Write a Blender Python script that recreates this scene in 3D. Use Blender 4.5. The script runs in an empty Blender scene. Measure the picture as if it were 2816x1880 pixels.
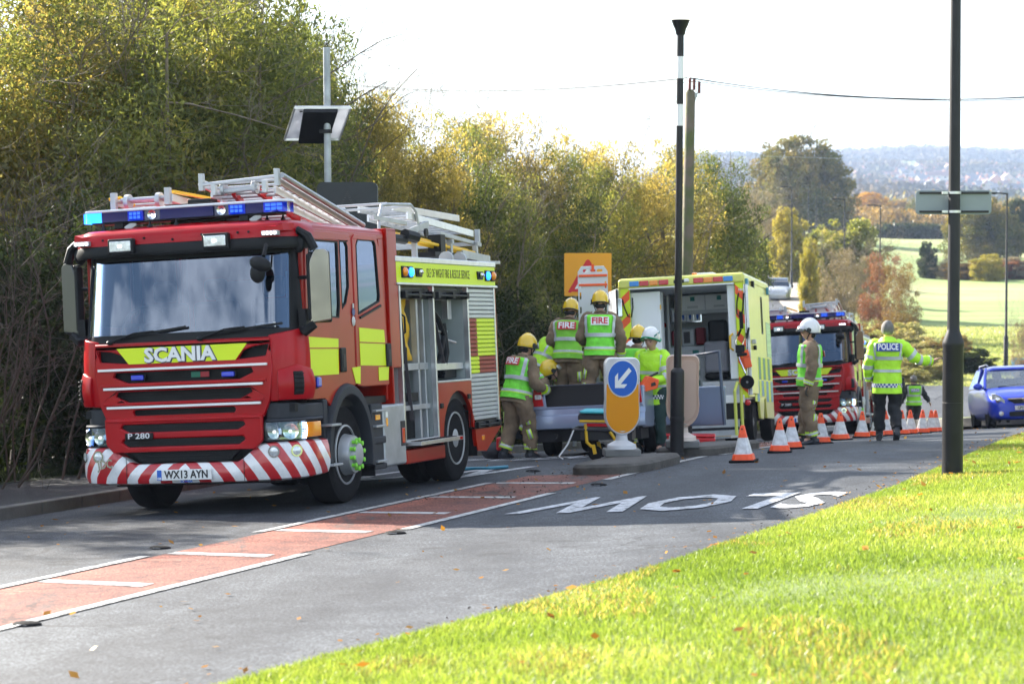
import bpy, bmesh, math, random
import numpy as np
from mathutils import Vector, Matrix, Euler, noise
from mathutils.geometry import tessellate_polygon
random.seed(7)
R=math.radians
sc=bpy.context.scene
COL=sc.collection
# ---------------------------------------------------------------- camera
PITCH=math.atan(224/5546)
cam=bpy.data.cameras.new('camera'); co=bpy.data.objects.new('camera',cam); COL.objects.link(co)
cam.sensor_width=36; cam.lens=85; cam.clip_end=20000; cam.clip_start=.1
co.location=(0,0,0); co.rotation_euler=(math.pi/2-PITCH,0,0)
cam.dof.use_dof=True; cam.dof.focus_distance=27.0; cam.dof.aperture_fstop=3.8
sc.camera=co
# ---------------------------------------------------------------- sky and sun (low autumn sun, ahead and to the left)
SUN_EL=R(25); SUN_AZ=R(-46)       # azimuth from +Y (ahead) towards +X
w=bpy.data.worlds.new('World'); sc.world=w; w.use_nodes=True
nt=w.node_tree; N=nt.nodes; L=nt.links
bg=N['Background']
sky=N.new('ShaderNodeTexSky'); sky.sky_type='NISHITA'; sky.sun_disc=False
sky.sun_elevation=SUN_EL; sky.sun_rotation=SUN_AZ; sky.air_density=1.0; sky.dust_density=1.0; sky.ozone_density=1.2; sky.altitude=50
tc=N.new('ShaderNodeTexCoord'); mp=N.new('ShaderNodeMapping'); mp.inputs['Scale'].default_value=(1,1,2.6)
nz=N.new('ShaderNodeTexNoise'); nz.inputs['Scale'].default_value=4.2; nz.inputs['Detail'].default_value=7; nz.inputs['Roughness'].default_value=.58
rp=N.new('ShaderNodeValToRGB'); rp.color_ramp.elements[0].position=.51; rp.color_ramp.elements[1].position=.60
mx=N.new('ShaderNodeMix'); mx.data_type='RGBA'
L.new(tc.outputs['Generated'],mp.inputs['Vector']); L.new(mp.outputs['Vector'],nz.inputs['Vector']); L.new(nz.outputs['Fac'],rp.inputs['Fac'])
sc1=N.new('ShaderNodeMath'); sc1.operation='MULTIPLY'; sc1.inputs[1].default_value=.75
L.new(rp.outputs['Color'],sc1.inputs[0]); L.new(sc1.outputs[0],mx.inputs['Factor'])
L.new(sky.outputs['Color'],mx.inputs['A']); mx.inputs['B'].default_value=(12,12.2,12.6,1)
L.new(mx.outputs['Result'],bg.inputs['Color']); bg.inputs['Strength'].default_value=.060
sd=bpy.data.lights.new('sun','SUN'); so=bpy.data.objects.new('sun',sd); COL.objects.link(so)
sd.energy=5.0; sd.angle=R(.55); sd.color=(1,.93,.82)
to_sun=Vector((math.sin(SUN_AZ)*math.cos(SUN_EL),math.cos(SUN_AZ)*math.cos(SUN_EL),math.sin(SUN_EL)))
so.rotation_euler=to_sun.to_track_quat('Z','Y').to_euler(); so.location=(-60,60,60)
vs=sc.view_settings; vs.view_transform='Standard'; vs.look='None'; vs.gamma=1; vs.exposure=2.35; vs.use_curve_mapping=False

# ---------------------------------------------------------------- materials
M={}
def mat(name,col,rough=.6,metal=0,coat=0,var=0,vscale=3,bump=0,bscale=40,spec=.5,trans=0,emit=0,ecol=None,alpha=1,col2=None,lo=.4,hi=.6,detail=4,sheen=0):
    if name in M: return M[name]
    m=bpy.data.materials.new(name); m.use_nodes=True; M[name]=m
    nt=m.node_tree; b=nt.nodes['Principled BSDF']; I=b.inputs
    c=(*col,1); I['Base Color'].default_value=c; I['Roughness'].default_value=rough; I['Metallic'].default_value=metal
    I['Coat Weight'].default_value=coat; I['Coat Roughness'].default_value=.04; I['Specular IOR Level'].default_value=spec
    I['Transmission Weight'].default_value=trans; I['Alpha'].default_value=alpha
    if sheen: I['Sheen Weight'].default_value=sheen
    if emit: I['Emission Color'].default_value=(*(ecol or col),1); I['Emission Strength'].default_value=emit
    tc=nt.nodes.new('ShaderNodeTexCoord')
    if var or col2:
        n=nt.nodes.new('ShaderNodeTexNoise'); n.inputs['Scale'].default_value=vscale; n.inputs['Detail'].default_value=detail
        nt.links.new(tc.outputs['Object'],n.inputs['Vector'])
        r=nt.nodes.new('ShaderNodeMapRange'); r.inputs['From Min'].default_value=lo if col2 else .3; r.inputs['From Max'].default_value=hi if col2 else .7
        nt.links.new(n.outputs['Fac'],r.inputs['Value'])
        mx=nt.nodes.new('ShaderNodeMix'); mx.data_type='RGBA'
        a=col if col2 else tuple(max(0,x*(1-var)) for x in col); bb=col2 if col2 else tuple(min(1,x*(1+var)) for x in col)
        mx.inputs['A'].default_value=(*a,1); mx.inputs['B'].default_value=(*bb,1)
        nt.links.new(r.outputs['Result'],mx.inputs['Factor']); nt.links.new(mx.outputs['Result'],I['Base Color'])
    if bump:
        n2=nt.nodes.new('ShaderNodeTexNoise'); n2.inputs['Scale'].default_value=bscale; n2.inputs['Detail'].default_value=3
        nt.links.new(tc.outputs['Object'],n2.inputs['Vector'])
        bu=nt.nodes.new('ShaderNodeBump'); bu.inputs['Strength'].default_value=bump; bu.inputs['Distance'].default_value=.02
        nt.links.new(n2.outputs['Fac'],bu.inputs['Height']); nt.links.new(bu.outputs['Normal'],I['Normal'])
    return m
red=mat('red_paint',(.36,.0015,.006),.33,0,.14,var=.12,vscale=1.5,spec=.22)
redside=mat('red_side_paint',(.34,.008,.002),.28,0,.08,var=.14,vscale=1.2,spec=.28)
white=mat('white_paint',(.78,.78,.78),.3,0,.4,var=.03)
hivis=mat('hivis_yellow_paint',(.66,.82,.01),.45)
blackp=mat('black_plastic',(.009,.010,.012),.5,var=.25,vscale=6,spec=.22)
greyp=mat('grey_plastic',(.030,.034,.042),.55,var=.15,vscale=4,spec=.25)
rubber=mat('rubber',(.008,.008,.009),.85,spec=.15,var=.3,vscale=9,bump=.3,bscale=60)
alum=mat('aluminium',(.62,.63,.65),.32,.85,var=.08,vscale=8)
dalum=mat('dull_aluminium',(.42,.44,.46),.45,.55,var=.12,vscale=6)
chrome=mat('chrome',(.75,.76,.78),.08,1)
shut=mat('shutter_grey',(.50,.53,.55),.4,.35,var=.05)
glassd=mat('dark_glass',(.012,.016,.022),.03,0,1,spec=.9)
bluelens=mat('blue_lens',(.008,.035,.55),.15,0,.6)
bluelit=mat('lit_blue_lens',(.02,.25,1),.12,emit=.7,ecol=(.02,.22,1))
bluedark=mat('dark_blue_lens',(.004,.008,.09),.1,0,.8)
lampw=mat('lit_white_lamp',(.9,.9,.95),.2,emit=1.6,ecol=(.95,.93,1))
lens=mat('lamp_lens',(.62,.66,.68),.08,.25,.8,var=.35,vscale=22)
amber=mat('amber_lens',(.85,.26,.01),.18,0,.6)
redlens=mat('red_lens',(.55,.01,.015),.15,0,.6)
darkred=mat('dark_red_panel',(.30,.035,.02),.5)
yellowp=mat('yellow_plastic',(.75,.45,.01),.5,var=.12,vscale=5)

# ---------------------------------------------------------------- mesh builder
def orth(d):
    d=Vector(d).normalized(); u=Vector((0,0,1)) if abs(d.z)<.9 else Vector((1,0,0))
    a=d.cross(u).normalized(); b=a.cross(d).normalized()
    return a,b
class MB:
    def __init__(s,m=None): s.v=[]; s.f=[]; s.mi=[]; s.ms=[]; s.cur=0; s.sharp=35; 
    def mat(s,m):
        if m not in s.ms: s.ms.append(m)
        s.cur=s.ms.index(m); return s
    def add(s,vs,fs):
        o=len(s.v); s.v+= [tuple(v) for v in vs]
        for f in fs: s.f.append(tuple(i+o for i in f)); s.mi.append(s.cur)
        return s
    def box(s,x0,x1,y0,y1,z0,z1,M4=None):
        vs=[Vector(p) for p in ((x0,y0,z0),(x1,y0,z0),(x1,y1,z0),(x0,y1,z0),(x0,y0,z1),(x1,y0,z1),(x1,y1,z1),(x0,y1,z1))]
        if M4: vs=[M4@v for v in vs]
        return s.add(vs,[(0,3,2,1),(4,5,6,7),(0,1,5,4),(1,2,6,5),(2,3,7,6),(3,0,4,7)])
    def cbox(s,c,sz,rot=(0,0,0)):
        M4=Matrix.Translation(c)@Euler(rot).to_matrix().to_4x4(); a,b,d=[q/2 for q in sz]
        return s.box(-a,a,-b,b,-d,d,M4)
    def bar(s,p,q,w,h,up=(0,0,1)):
        p=Vector(p);q=Vector(q);d=(q-p); u=Vector(up); a=d.cross(u)
        if a.length<1e-6: a=d.cross(Vector((1,0,0)))
        a=a.normalized()*w/2; b=a.cross(d).normalized()*h/2
        vs=[p-a-b,p+a-b,p+a+b,p-a+b,q-a-b,q+a-b,q+a+b,q-a+b]
        return s.add(vs,[(0,1,2,3),(7,6,5,4),(0,4,5,1),(1,5,6,2),(2,6,7,3),(3,7,4,0)])
    def tube(s,pts,r,n=8,caps=True,squash=None):
        pts=[Vector(p) for p in pts]; k=len(pts); rs=r if isinstance(r,(list,tuple)) else [r]*k
        d0=(pts[1]-pts[0]).normalized(); a,b=orth(d0); vs=[]
        for i,p in enumerate(pts):
            d=(pts[min(i+1,k-1)]-pts[max(i-1,0)])
            if d.length>1e-9: d.normalize(); a=(a-d*a.dot(d)); a=a.normalized() if a.length>1e-6 else orth(d)[0]; b=d.cross(a)
            for j in range(n):
                t=2*math.pi*j/n; vs.append(p+(a*math.cos(t)+b*math.sin(t)*(squash or 1))*rs[i])
        fs=[(i*n+j,i*n+(j+1)%n,(i+1)*n+(j+1)%n,(i+1)*n+j) for i in range(k-1) for j in range(n)]
        if caps: fs+=[tuple(range(n-1,-1,-1)),tuple((k-1)*n+j for j in range(n))]
        return s.add(vs,fs)
    def cyl(s,p,q,r0,r1=None,n=16,caps=True): return s.tube([p,q],[r0,r0 if r1 is None else r1],n,caps)
    def lathe(s,c,axis,prof,n=20):
        """prof: list of (t along axis, radius)"""
        c=Vector(c);ax=Vector(axis).normalized();a,b=orth(ax); vs=[]
        for t,r in prof:
            for j in range(n):
                an=2*math.pi*j/n; vs.append(c+ax*t+(a*math.cos(an)+b*math.sin(an))*r)
        k=len(prof)
        fs=[(i*n+j,i*n+(j+1)%n,(i+1)*n+(j+1)%n,(i+1)*n+j) for i in range(k-1) for j in range(n)]
        if prof[0][1]>1e-4: fs.append(tuple(range(n-1,-1,-1)))
        if prof[-1][1]>1e-4: fs.append(tuple((k-1)*n+j for j in range(n)))
        return s.add(vs,fs)
    def ell(s,c,r,n=14,m=9,M4=None,zmin=-1,zmax=1,fn=None):
        c=Vector(c); vs=[];t0=math.asin(zmin);t1=math.asin(zmax)
        for i in range(m+1):
            ph=t0+(t1-t0)*i/m
            for j in range(n):
                th=2*math.pi*j/n; p=Vector((math.cos(ph)*math.cos(th),math.cos(ph)*math.sin(th),math.sin(ph)))
                if fn: p=fn(p)
                p=Vector((p.x*r[0],p.y*r[1],p.z*r[2])); 
                if M4: p=M4@p
                vs.append(c+p)
        fs=[(i*n+j,i*n+(j+1)%n,(i+1)*n+(j+1)%n,(i+1)*n+j) for i in range(m) for j in range(n)]
        fs+=[tuple(range(n-1,-1,-1)),tuple(m*n+j for j in range(n))]
        return s.add(vs,fs)
    def loft(s,secs,close=True,caps=True):
        n=len(secs[0]);k=len(secs); vs=[p for q in secs for p in q]; e=n if close else n-1
        fs=[(i*n+j,i*n+(j+1)%n,(i+1)*n+(j+1)%n,(i+1)*n+j) for i in range(k-1) for j in range(e)]
        if caps and close: fs+=[tuple(range(n-1,-1,-1)),tuple((k-1)*n+j for j in range(n))]
        return s.add(vs,fs)
    def plate(s,outer,holes,origin,U,V,th):
        """flat panel with holes: 2D outlines in (U,V) at origin, thickness th along -(UxV)"""
        U=Vector(U);V=Vector(V);o=Vector(origin);Nn=U.cross(V).normalized()
        loops=[outer]+list(holes); flat=[p for l in loops for p in l]
        tris=tessellate_polygon([[Vector((p[0],p[1],0)) for p in l] for l in loops])
        P=[o+U*p[0]+V*p[1] for p in flat]; n=len(P); vs=P+[p-Nn*th for p in P]
        fs=[]
        for t in tris:
            a,b,c=[flat[i] for i in t]
            cr=(b[0]-a[0])*(c[1]-a[1])-(b[1]-a[1])*(c[0]-a[0])
            t=tuple(t) if cr>0 else tuple(t)[::-1]
            fs.append(t); fs.append(tuple(i+n for i in t[::-1]))
        k=0
        for li,l in enumerate(loops):
            m=len(l); ar=sum(l[i][0]*l[(i+1)%m][1]-l[(i+1)%m][0]*l[i][1] for i in range(m)); 
            for i in range(m):
                a=k+i;b=k+(i+1)%m
                q=(b,a,a+n,b+n)
                if (ar<0) != (li>0): q=q[::-1]
                fs.append(q)
            k+=m
        return s.add(vs,fs)
    def pieces(s):
        n=len(s.v); par=list(range(n))
        def fd(i):
            while par[i]!=i: par[i]=par[par[i]]; i=par[i]
            return i
        for f in s.f:
            a=fd(f[0])
            for i in f[1:]: par[fd(i)]=a
        isl={}
        for i in range(n): isl.setdefault(fd(i),[]).append(i)
        K=list(isl.values())
        if len(K)<2 or len(K)>400: return None
        V=np.array(s.v,float); lo=np.array([V[k].min(0) for k in K]); hi=np.array([V[k].max(0) for k in K]); sz=(hi-lo).max(1)
        gap=np.maximum(0,np.maximum(lo[:,None]-hi[None],lo[None]-hi[:,None])); near=np.sqrt((gap**2).sum(2))<=np.maximum(.02,.45*np.maximum(sz[:,None],sz[None]))
        cl=[-1]*len(K); c=0
        for i in range(len(K)):
            if cl[i]>=0: continue
            st=[i]; cl[i]=c
            while st:
                a=st.pop()
                for b in np.nonzero(near[a])[0]:
                    if cl[b]<0: cl[b]=c; st.append(b)
            c+=1
        if c<2: return None
        vc={}
        for k,q in zip(K,cl):
            for i in k: vc[i]=q
        out=[]
        for q in range(c):
            m=MB(); m.ms=list(s.ms); m.sharp=s.sharp; mp={}
            for f,mi in zip(s.f,s.mi):
                if vc[f[0]]==q:
                    for i in f:
                        if i not in mp: mp[i]=len(m.v); m.v.append(s.v[i])
                    m.f.append(tuple(mp[i] for i in f)); m.mi.append(mi)
            out.append(m)
        return out
    def build(s,name,parent=None,bevel=0,seg=2,smooth=True,label=None,sub=0,solid=0,M4=None,disp=0,dscale=4,sharp=None):
        if parent and 8<len(s.v)<9000 and name!='led_dots':
            ps=s.pieces()
            if ps: return [q.build(name,parent,bevel,seg,smooth,label,sub,solid,M4,disp,dscale,sharp) for q in ps][0]
        me=bpy.data.meshes.new(name)
        if disp:
            s.v=[tuple(Vector(v)+Vector(noise.noise_vector(Vector(v)*dscale))*disp) for v in s.v]
        me.from_pydata(s.v,[],s.f)
        for m in s.ms: me.materials.append(m)
        me.polygons.foreach_set('material_index',s.mi)
        if smooth: me.polygons.foreach_set('use_smooth',[True]*len(s.f))
        if smooth and not bevel and not sub: me.set_sharp_from_angle(angle=R(sharp or s.sharp))
        me.update()
        o=bpy.data.objects.new(name,me); COL.objects.link(o)
        if parent: o.parent=parent
        if M4: o.matrix_local=M4
        if solid: md=o.modifiers.new('solid','SOLIDIFY'); md.thickness=solid; md.offset=-1
        if bevel:
            md=o.modifiers.new('bevel','BEVEL'); md.width=bevel; md.segments=seg; md.limit_method='ANGLE'; md.angle_limit=R(38); md.harden_normals=True
        if sub: md=o.modifiers.new('sub','SUBSURF'); md.levels=sub; md.render_levels=sub
        if label: o['label']=label
        return o
def tag(o,label=None,cat=None,group=None,kind=None):
    if label: o['label']=label
    if cat: o['category']=cat
    if group: o['group']=group
    if kind: o['kind']=kind
    return o
def thing(name,label,cat,M4=None,group=None):
    o=bpy.data.objects.new(name,None); COL.objects.link(o); o.empty_display_size=.3
    if M4 is not None: o.matrix_world=M4
    return tag(o,label,cat,group)
def dup(root,M4=None,label=None,group=None,keep=None):
    """copy of a thing with its parts and sub-parts"""
    def rec(o,par):
        c=o.copy(); COL.objects.link(c)
        if par: c.parent=par; c.matrix_parent_inverse=o.matrix_parent_inverse.copy()
        for ch in KIDS(o):
            if keep is None or keep(ch): rec(ch,c)
        return c
    r=rec(root,None)
    if M4 is not None: r.matrix_world=M4
    if label: r['label']=label
    if group: r['group']=group
    return r
_kids={}
def KIDS(o): return list(o.children)
def TR(x,y,z,rz=0,s=1): return Matrix.Translation((x,y,z))@Matrix.Rotation(rz,4,'Z')@Matrix.Scale(s,4)
def text(name,body,size,mt,parent=None,M4=None,ext=.003,off=0,sx=1,align='CENTER',space=1,shear=0,label=None):
    cu=bpy.data.curves.new(name,'FONT'); cu.body=body; cu.size=size; cu.extrude=ext; cu.offset=off; cu.align_x=align; cu.align_y='CENTER'; cu.space_character=space; cu.shear=shear; cu.resolution_u=2
    t=bpy.data.objects.new('tmp',cu); COL.objects.link(t)
    dg=bpy.context.evaluated_depsgraph_get(); dg.update(); me=bpy.data.meshes.new_from_object(t.evaluated_get(dg)); bpy.data.objects.remove(t)
    co_=np.empty(len(me.vertices)*3); me.vertices.foreach_get('co',co_); co_=co_.reshape(-1,3); co_[:,0]*=sx; me.vertices.foreach_set('co',co_.ravel()); me.update()
    me.name=name; me.materials.clear(); me.materials.append(mt)
    o=bpy.data.objects.new(name,me); COL.objects.link(o)
    if parent: o.parent=parent
    if M4 is not None: o.matrix_local=M4
    if label: o['label']=label
    return o
def face(o,right,up):
    """matrix: local x->right, y->up, z->out"""
    r=Vector(right).normalized();u=Vector(up); u=(u-r*u.dot(r)).normalized(); n=r.cross(u); m=Matrix((r,u,n)).transposed().to_4x4(); m.translation=Vector(o); return m
def arc(c,r,a0,a1,n): return [(c[0]+r*math.cos(a0+(a1-a0)*i/n),c[1]+r*math.sin(a0+(a1-a0)*i/n)) for i in range(n+1)]
def rrect(x0,x1,y0,y1,r,n=4):
    r=min(r,(x1-x0)/2-1e-4,(y1-y0)/2-1e-4); p=math.pi
    return arc((x1-r,y0+r),r,-p/2,0,n)+arc((x1-r,y1-r),r,0,p/2,n)+arc((x0+r,y1-r),r,p/2,p,n)+arc((x0+r,y0+r),r,p,1.5*p,n)
def npmesh(name,V,F,mats,parent=None,attr=None,smooth=False,mi=None):
    """V (n,3), F (m,k) numpy arrays, k = 3 or 4"""
    me=bpy.data.meshes.new(name); V=np.ascontiguousarray(V,dtype=np.float32); F=np.ascontiguousarray(F,dtype=np.int32); k=F.shape[1]
    me.vertices.add(len(V)); me.vertices.foreach_set('co',V.ravel()); me.loops.add(F.size); me.loops.foreach_set('vertex_index',F.ravel())
    me.polygons.add(len(F)); me.polygons.foreach_set('loop_start',np.arange(0,F.size,k,dtype=np.int32))
    if mi is not None: me.polygons.foreach_set('material_index',np.asarray(mi,dtype=np.int32))
    if smooth: me.polygons.foreach_set('use_smooth',np.ones(len(F),dtype=bool))
    for m in mats: me.materials.append(m)
    me.update(calc_edges=True)
    if attr is not None:
        a=me.attributes.new('rnd','FLOAT','FACE'); a.data.foreach_set('value',np.asarray(attr,dtype=np.float32))
    o=bpy.data.objects.new(name,me); COL.objects.link(o)
    if parent: o.parent=parent
    return o
# ---------------------------------------------------------------- terrain
O0=np.array([-3.318,24.71]); HD=np.array([.302,.953]); XD=np.array([.953,-.302]); YAW=R(17.6)
def G0(x,y):
    x=np.asarray(x,float);y=np.asarray(y,float)
    return -1.57+.044*60*np.tanh(x/60)-.043*np.maximum(y,-60)-.04*np.where(y>31,np.sqrt(np.maximum(0,y-31)**2+36)-6,0)
PY=np.array([-1e4,75,82,98,120,150,186,250,300,450,800,1000,1500,2500,3300,4200,5000,9000.])
PL=np.array([-5.7,-5.7,-5.95,-5.9,-5.4,-4.75,-3.5,-1.9,-.6,1.6,5.5,8,20,55,95,140,140,60.])
PR=np.array([-5.7,-5.7,-5.95,-5.9,-5.75,-5.6,-5.2,-4.0,-3.0,.9,5.0,6.5,18,58,106,156,180,80.])
def sm(a,b,x): t=np.clip((x-a)/(b-a),0,1); return t*t*(3-2*t)
def H(x,y):
    x=np.asarray(x,float);y=np.asarray(y,float)
    r=np.sqrt(x*x+y*y); d=np.where(y>0,np.maximum(y,r*.8),y)
    t=sm(.12,.175,x/np.maximum(d,1))
    p=np.interp(d,PY,PL)*(1-t)+np.interp(d,PY,PR)*t
    p=np.where(d>1500,p*(.45+.55*sm(.03,.085,x/np.maximum(d,1))),p)
    wv=sm(62,92,d)
    hills=(np.sin(x/310+1.3)*8+np.sin(x/130+y/420)*4+np.sin(x/900-.6+y/1500)*10)*sm(1800,3600,d)+np.sin(x/60+y/90)*1.2*sm(250,700,d)
    return G0(x,y)*(1-wv)+(p+hills)*wv
def h(x,y): return float(H(x,y))
def sa(s,a): p=O0+HD*s+XD*a; return float(p[0]),float(p[1])
def edgeR(s): return float(np.interp(s,[-40,-12,-9.7,-7.5,-2.6,.9,12.4,60],[5.2,6.0,6.38,6.66,6.95,7.12,7.2,7.3]))
def onsa(s,a,dz=0): x,y=sa(s,a); return (x,y,h(x,y)+dz)
def nodemat(name):
    m=bpy.data.materials.new(name); m.use_nodes=True; M[name]=m; return m,m.node_tree.nodes,m.node_tree.links,m.node_tree.nodes['Principled BSDF']
def ramp(N,pts):
    r=N.new('ShaderNodeValToRGB'); e=r.color_ramp.elements
    while len(e)<len(pts): e.new(.5)
    for q,(p,c) in zip(e,pts): q.position=p; q.color=(*c,1)
    return r
def noise_n(N,L,scale,detail=4,vec=None,rough=.5,dist=0):
    n=N.new('ShaderNodeTexNoise'); n.inputs['Scale'].default_value=scale; n.inputs['Detail'].default_value=detail; n.inputs['Roughness'].default_value=rough; n.inputs['Distortion'].default_value=dist
    if vec: L.new(vec,n.inputs['Vector'])
    return n
def mixn(N,L,f,a,b,blend='MIX'):
    m=N.new('ShaderNodeMix'); m.data_type='RGBA'; m.blend_type=blend
    for k,v in (('Factor',f),('A',a),('B',b)):
        if isinstance(v,(int,float)): m.inputs[k].default_value=v
        elif isinstance(v,tuple): m.inputs[k].default_value=(*v,1)
        else: L.new(v,m.inputs[k])
    return m.outputs['Result']
def asphalt(name,c0,c1,wear=None):
    m,N,L,b=nodemat(name); tc=N.new('ShaderNodeTexCoord'); v=tc.outputs['Object']
    mp=N.new('ShaderNodeMapping'); mp.inputs['Rotation'].default_value=(0,0,YAW); mp.inputs['Scale'].default_value=(1,.16,1); L.new(v,mp.inputs['Vector'])
    streak=noise_n(N,L,1.3,5,mp.outputs['Vector'],.6); fine=noise_n(N,L,48,4,v,.8); med=noise_n(N,L,3.2,5,v,.6)
    r=ramp(N,[(.3,c0),(.7,c1)]); L.new(streak.outputs['Fac'],r.inputs['Fac'])
    r2=ramp(N,[(.34,(.22,.22,.22)),(.5,(.9,.9,.9)),(.62,(2.9,2.9,2.8))]); L.new(fine.outputs['Fac'],r2.inputs['Fac'])
    c=mixn(N,L,1.0,r.outputs['Color'],r2.outputs['Color'],'MULTIPLY')
    r3=ramp(N,[(.35,(.68,.68,.69)),(.65,(1.28,1.28,1.26))]); L.new(med.outputs['Fac'],r3.inputs['Fac'])
    c=mixn(N,L,1.0,c,r3.outputs['Color'],'MULTIPLY')
    if wear:
        wn=noise_n(N,L,1.7,7,mp.outputs['Vector'],.65,.4); rw=ramp(N,[(.56,(0,0,0)),(.66,(1,1,1))]); L.new(wn.outputs['Fac'],rw.inputs['Fac'])
        c=mixn(N,L,rw.outputs['Color'],c,wear)
    # cracks, oil drips and wheel tracks
    wob=noise_n(N,L,1.1,4,v,.6); va=N.new('ShaderNodeVectorMath'); va.operation='MULTIPLY_ADD'; va.inputs[1].default_value=(1.4,1.4,1.4); L.new(wob.outputs['Color'],va.inputs[0]); L.new(v,va.inputs[2])
    vo=N.new('ShaderNodeTexVoronoi'); vo.feature='DISTANCE_TO_EDGE'; vo.inputs['Scale'].default_value=.38; L.new(va.outputs[0],vo.inputs['Vector'])
    cr=ramp(N,[(.0,(.35,.35,.35)),(.008,(.55,.55,.55)),(.014,(1,1,1))]); L.new(vo.outputs['Distance'],cr.inputs['Fac']); msk=noise_n(N,L,.35,2,v); mk_=ramp(N,[(.50,(0,0,0)),(.58,(1,1,1))]); L.new(msk.outputs['Fac'],mk_.inputs['Fac'])
    c=mixn(N,L,mk_.outputs['Color'],c,mixn(N,L,1.0,c,cr.outputs['Color'],'MULTIPLY'))
    oil=noise_n(N,L,2.3,3,v,.5); ro=ramp(N,[(.66,(1,1,1)),(.72,(.50,.50,.52))]); L.new(oil.outputs['Fac'],ro.inputs['Fac']); c=mixn(N,L,1.0,c,ro.outputs['Color'],'MULTIPLY')
    wv_=N.new('ShaderNodeTexWave'); wv_.wave_type='BANDS'; wv_.bands_direction='X'; wv_.inputs['Scale'].default_value=.16; wv_.inputs['Distortion'].default_value=1.2; wv_.inputs['Detail'].default_value=3; mpw=N.new('ShaderNodeMapping'); mpw.inputs['Rotation'].default_value=(0,0,YAW); L.new(v,mpw.inputs['Vector']); L.new(mpw.outputs['Vector'],wv_.inputs['Vector'])
    rw2=ramp(N,[(.2,(.80,.80,.81)),(.8,(1.14,1.14,1.13))]); L.new(wv_.outputs['Fac'],rw2.inputs['Fac']); c=mixn(N,L,1.0,c,rw2.outputs['Color'],'MULTIPLY')
    L.new(c,b.inputs['Base Color']); 
    rr=N.new('ShaderNodeMapRange'); b.inputs['Specular IOR Level'].default_value=.32; rr.inputs['To Min'].default_value=.62; rr.inputs['To Max'].default_value=.85; L.new(med.outputs['Fac'],rr.inputs['Value']); L.new(rr.outputs['Result'],b.inputs['Roughness'])
    bu=N.new('ShaderNodeBump'); bu.inputs['Strength'].default_value=.8; bu.inputs['Distance'].default_value=.006; L.new(fine.outputs['Fac'],bu.inputs['Height']); L.new(bu.outputs['Normal'],b.inputs['Normal'])
    return m
m_road=asphalt('asphalt',(.020,.023,.030),(.048,.053,.062))
m_path=asphalt('pavement_asphalt',(.022,.023,.025),(.036,.037,.039))
m_redroad=asphalt('red_asphalt',(.14,.044,.030),(.20,.070,.048),wear=(.07,.06,.055))
def paintm():
    m,N,L,b=nodemat('road_paint'); tc=N.new('ShaderNodeTexCoord'); v=tc.outputs['Object']
    n=noise_n(N,L,9,8,v,.75); r=ramp(N,[(.40,(.10,.10,.10)),(.50,(.50,.50,.49)),(1,(.66,.66,.64))]); L.new(n.outputs['Fac'],r.inputs['Fac'])
    f=noise_n(N,L,90,2,v); r2=ramp(N,[(.3,(.75,.75,.75)),(.6,(1,1,1))]); L.new(f.outputs['Fac'],r2.inputs['Fac'])
    L.new(mixn(N,L,1.0,r.outputs['Color'],r2.outputs['Color'],'MULTIPLY'),b.inputs['Base Color']); b.inputs['Roughness'].default_value=.55; return m
m_paint=paintm()
def grassm(name,stops,sc1=.25,trans=.0):
    m,N,L,b=nodemat(name); tc=N.new('ShaderNodeTexCoord'); v=tc.outputs['Object']
    a=noise_n(N,L,sc1,6,v,.6); c=noise_n(N,L,14,5,v,.7); r=ramp(N,stops); L.new(a.outputs['Fac'],r.inputs['Fac'])
    r2=ramp(N,[(.3,(.55,.55,.5)),(.7,(1.35,1.35,1.3))]); L.new(c.outputs['Fac'],r2.inputs['Fac'])
    L.new(mixn(N,L,1.0,r.outputs['Color'],r2.outputs['Color'],'MULTIPLY'),b.inputs['Base Color']); b.inputs['Roughness'].default_value=.9
    bu=N.new('ShaderNodeBump'); bu.inputs['Strength'].default_value=.6; bu.inputs['Distance'].default_value=.05; L.new(c.outputs['Fac'],bu.inputs['Height']); L.new(bu.outputs['Normal'],b.inputs['Normal'])
    return m
m_grass=grassm('grass_ground',[(.3,(.07,.11,.02)),(.5,(.12,.17,.03)),(.7,(.17,.19,.05))])
m_verge=grassm('shaded_verge',[(.3,(.012,.02,.006)),(.7,(.03,.045,.012))])
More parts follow.
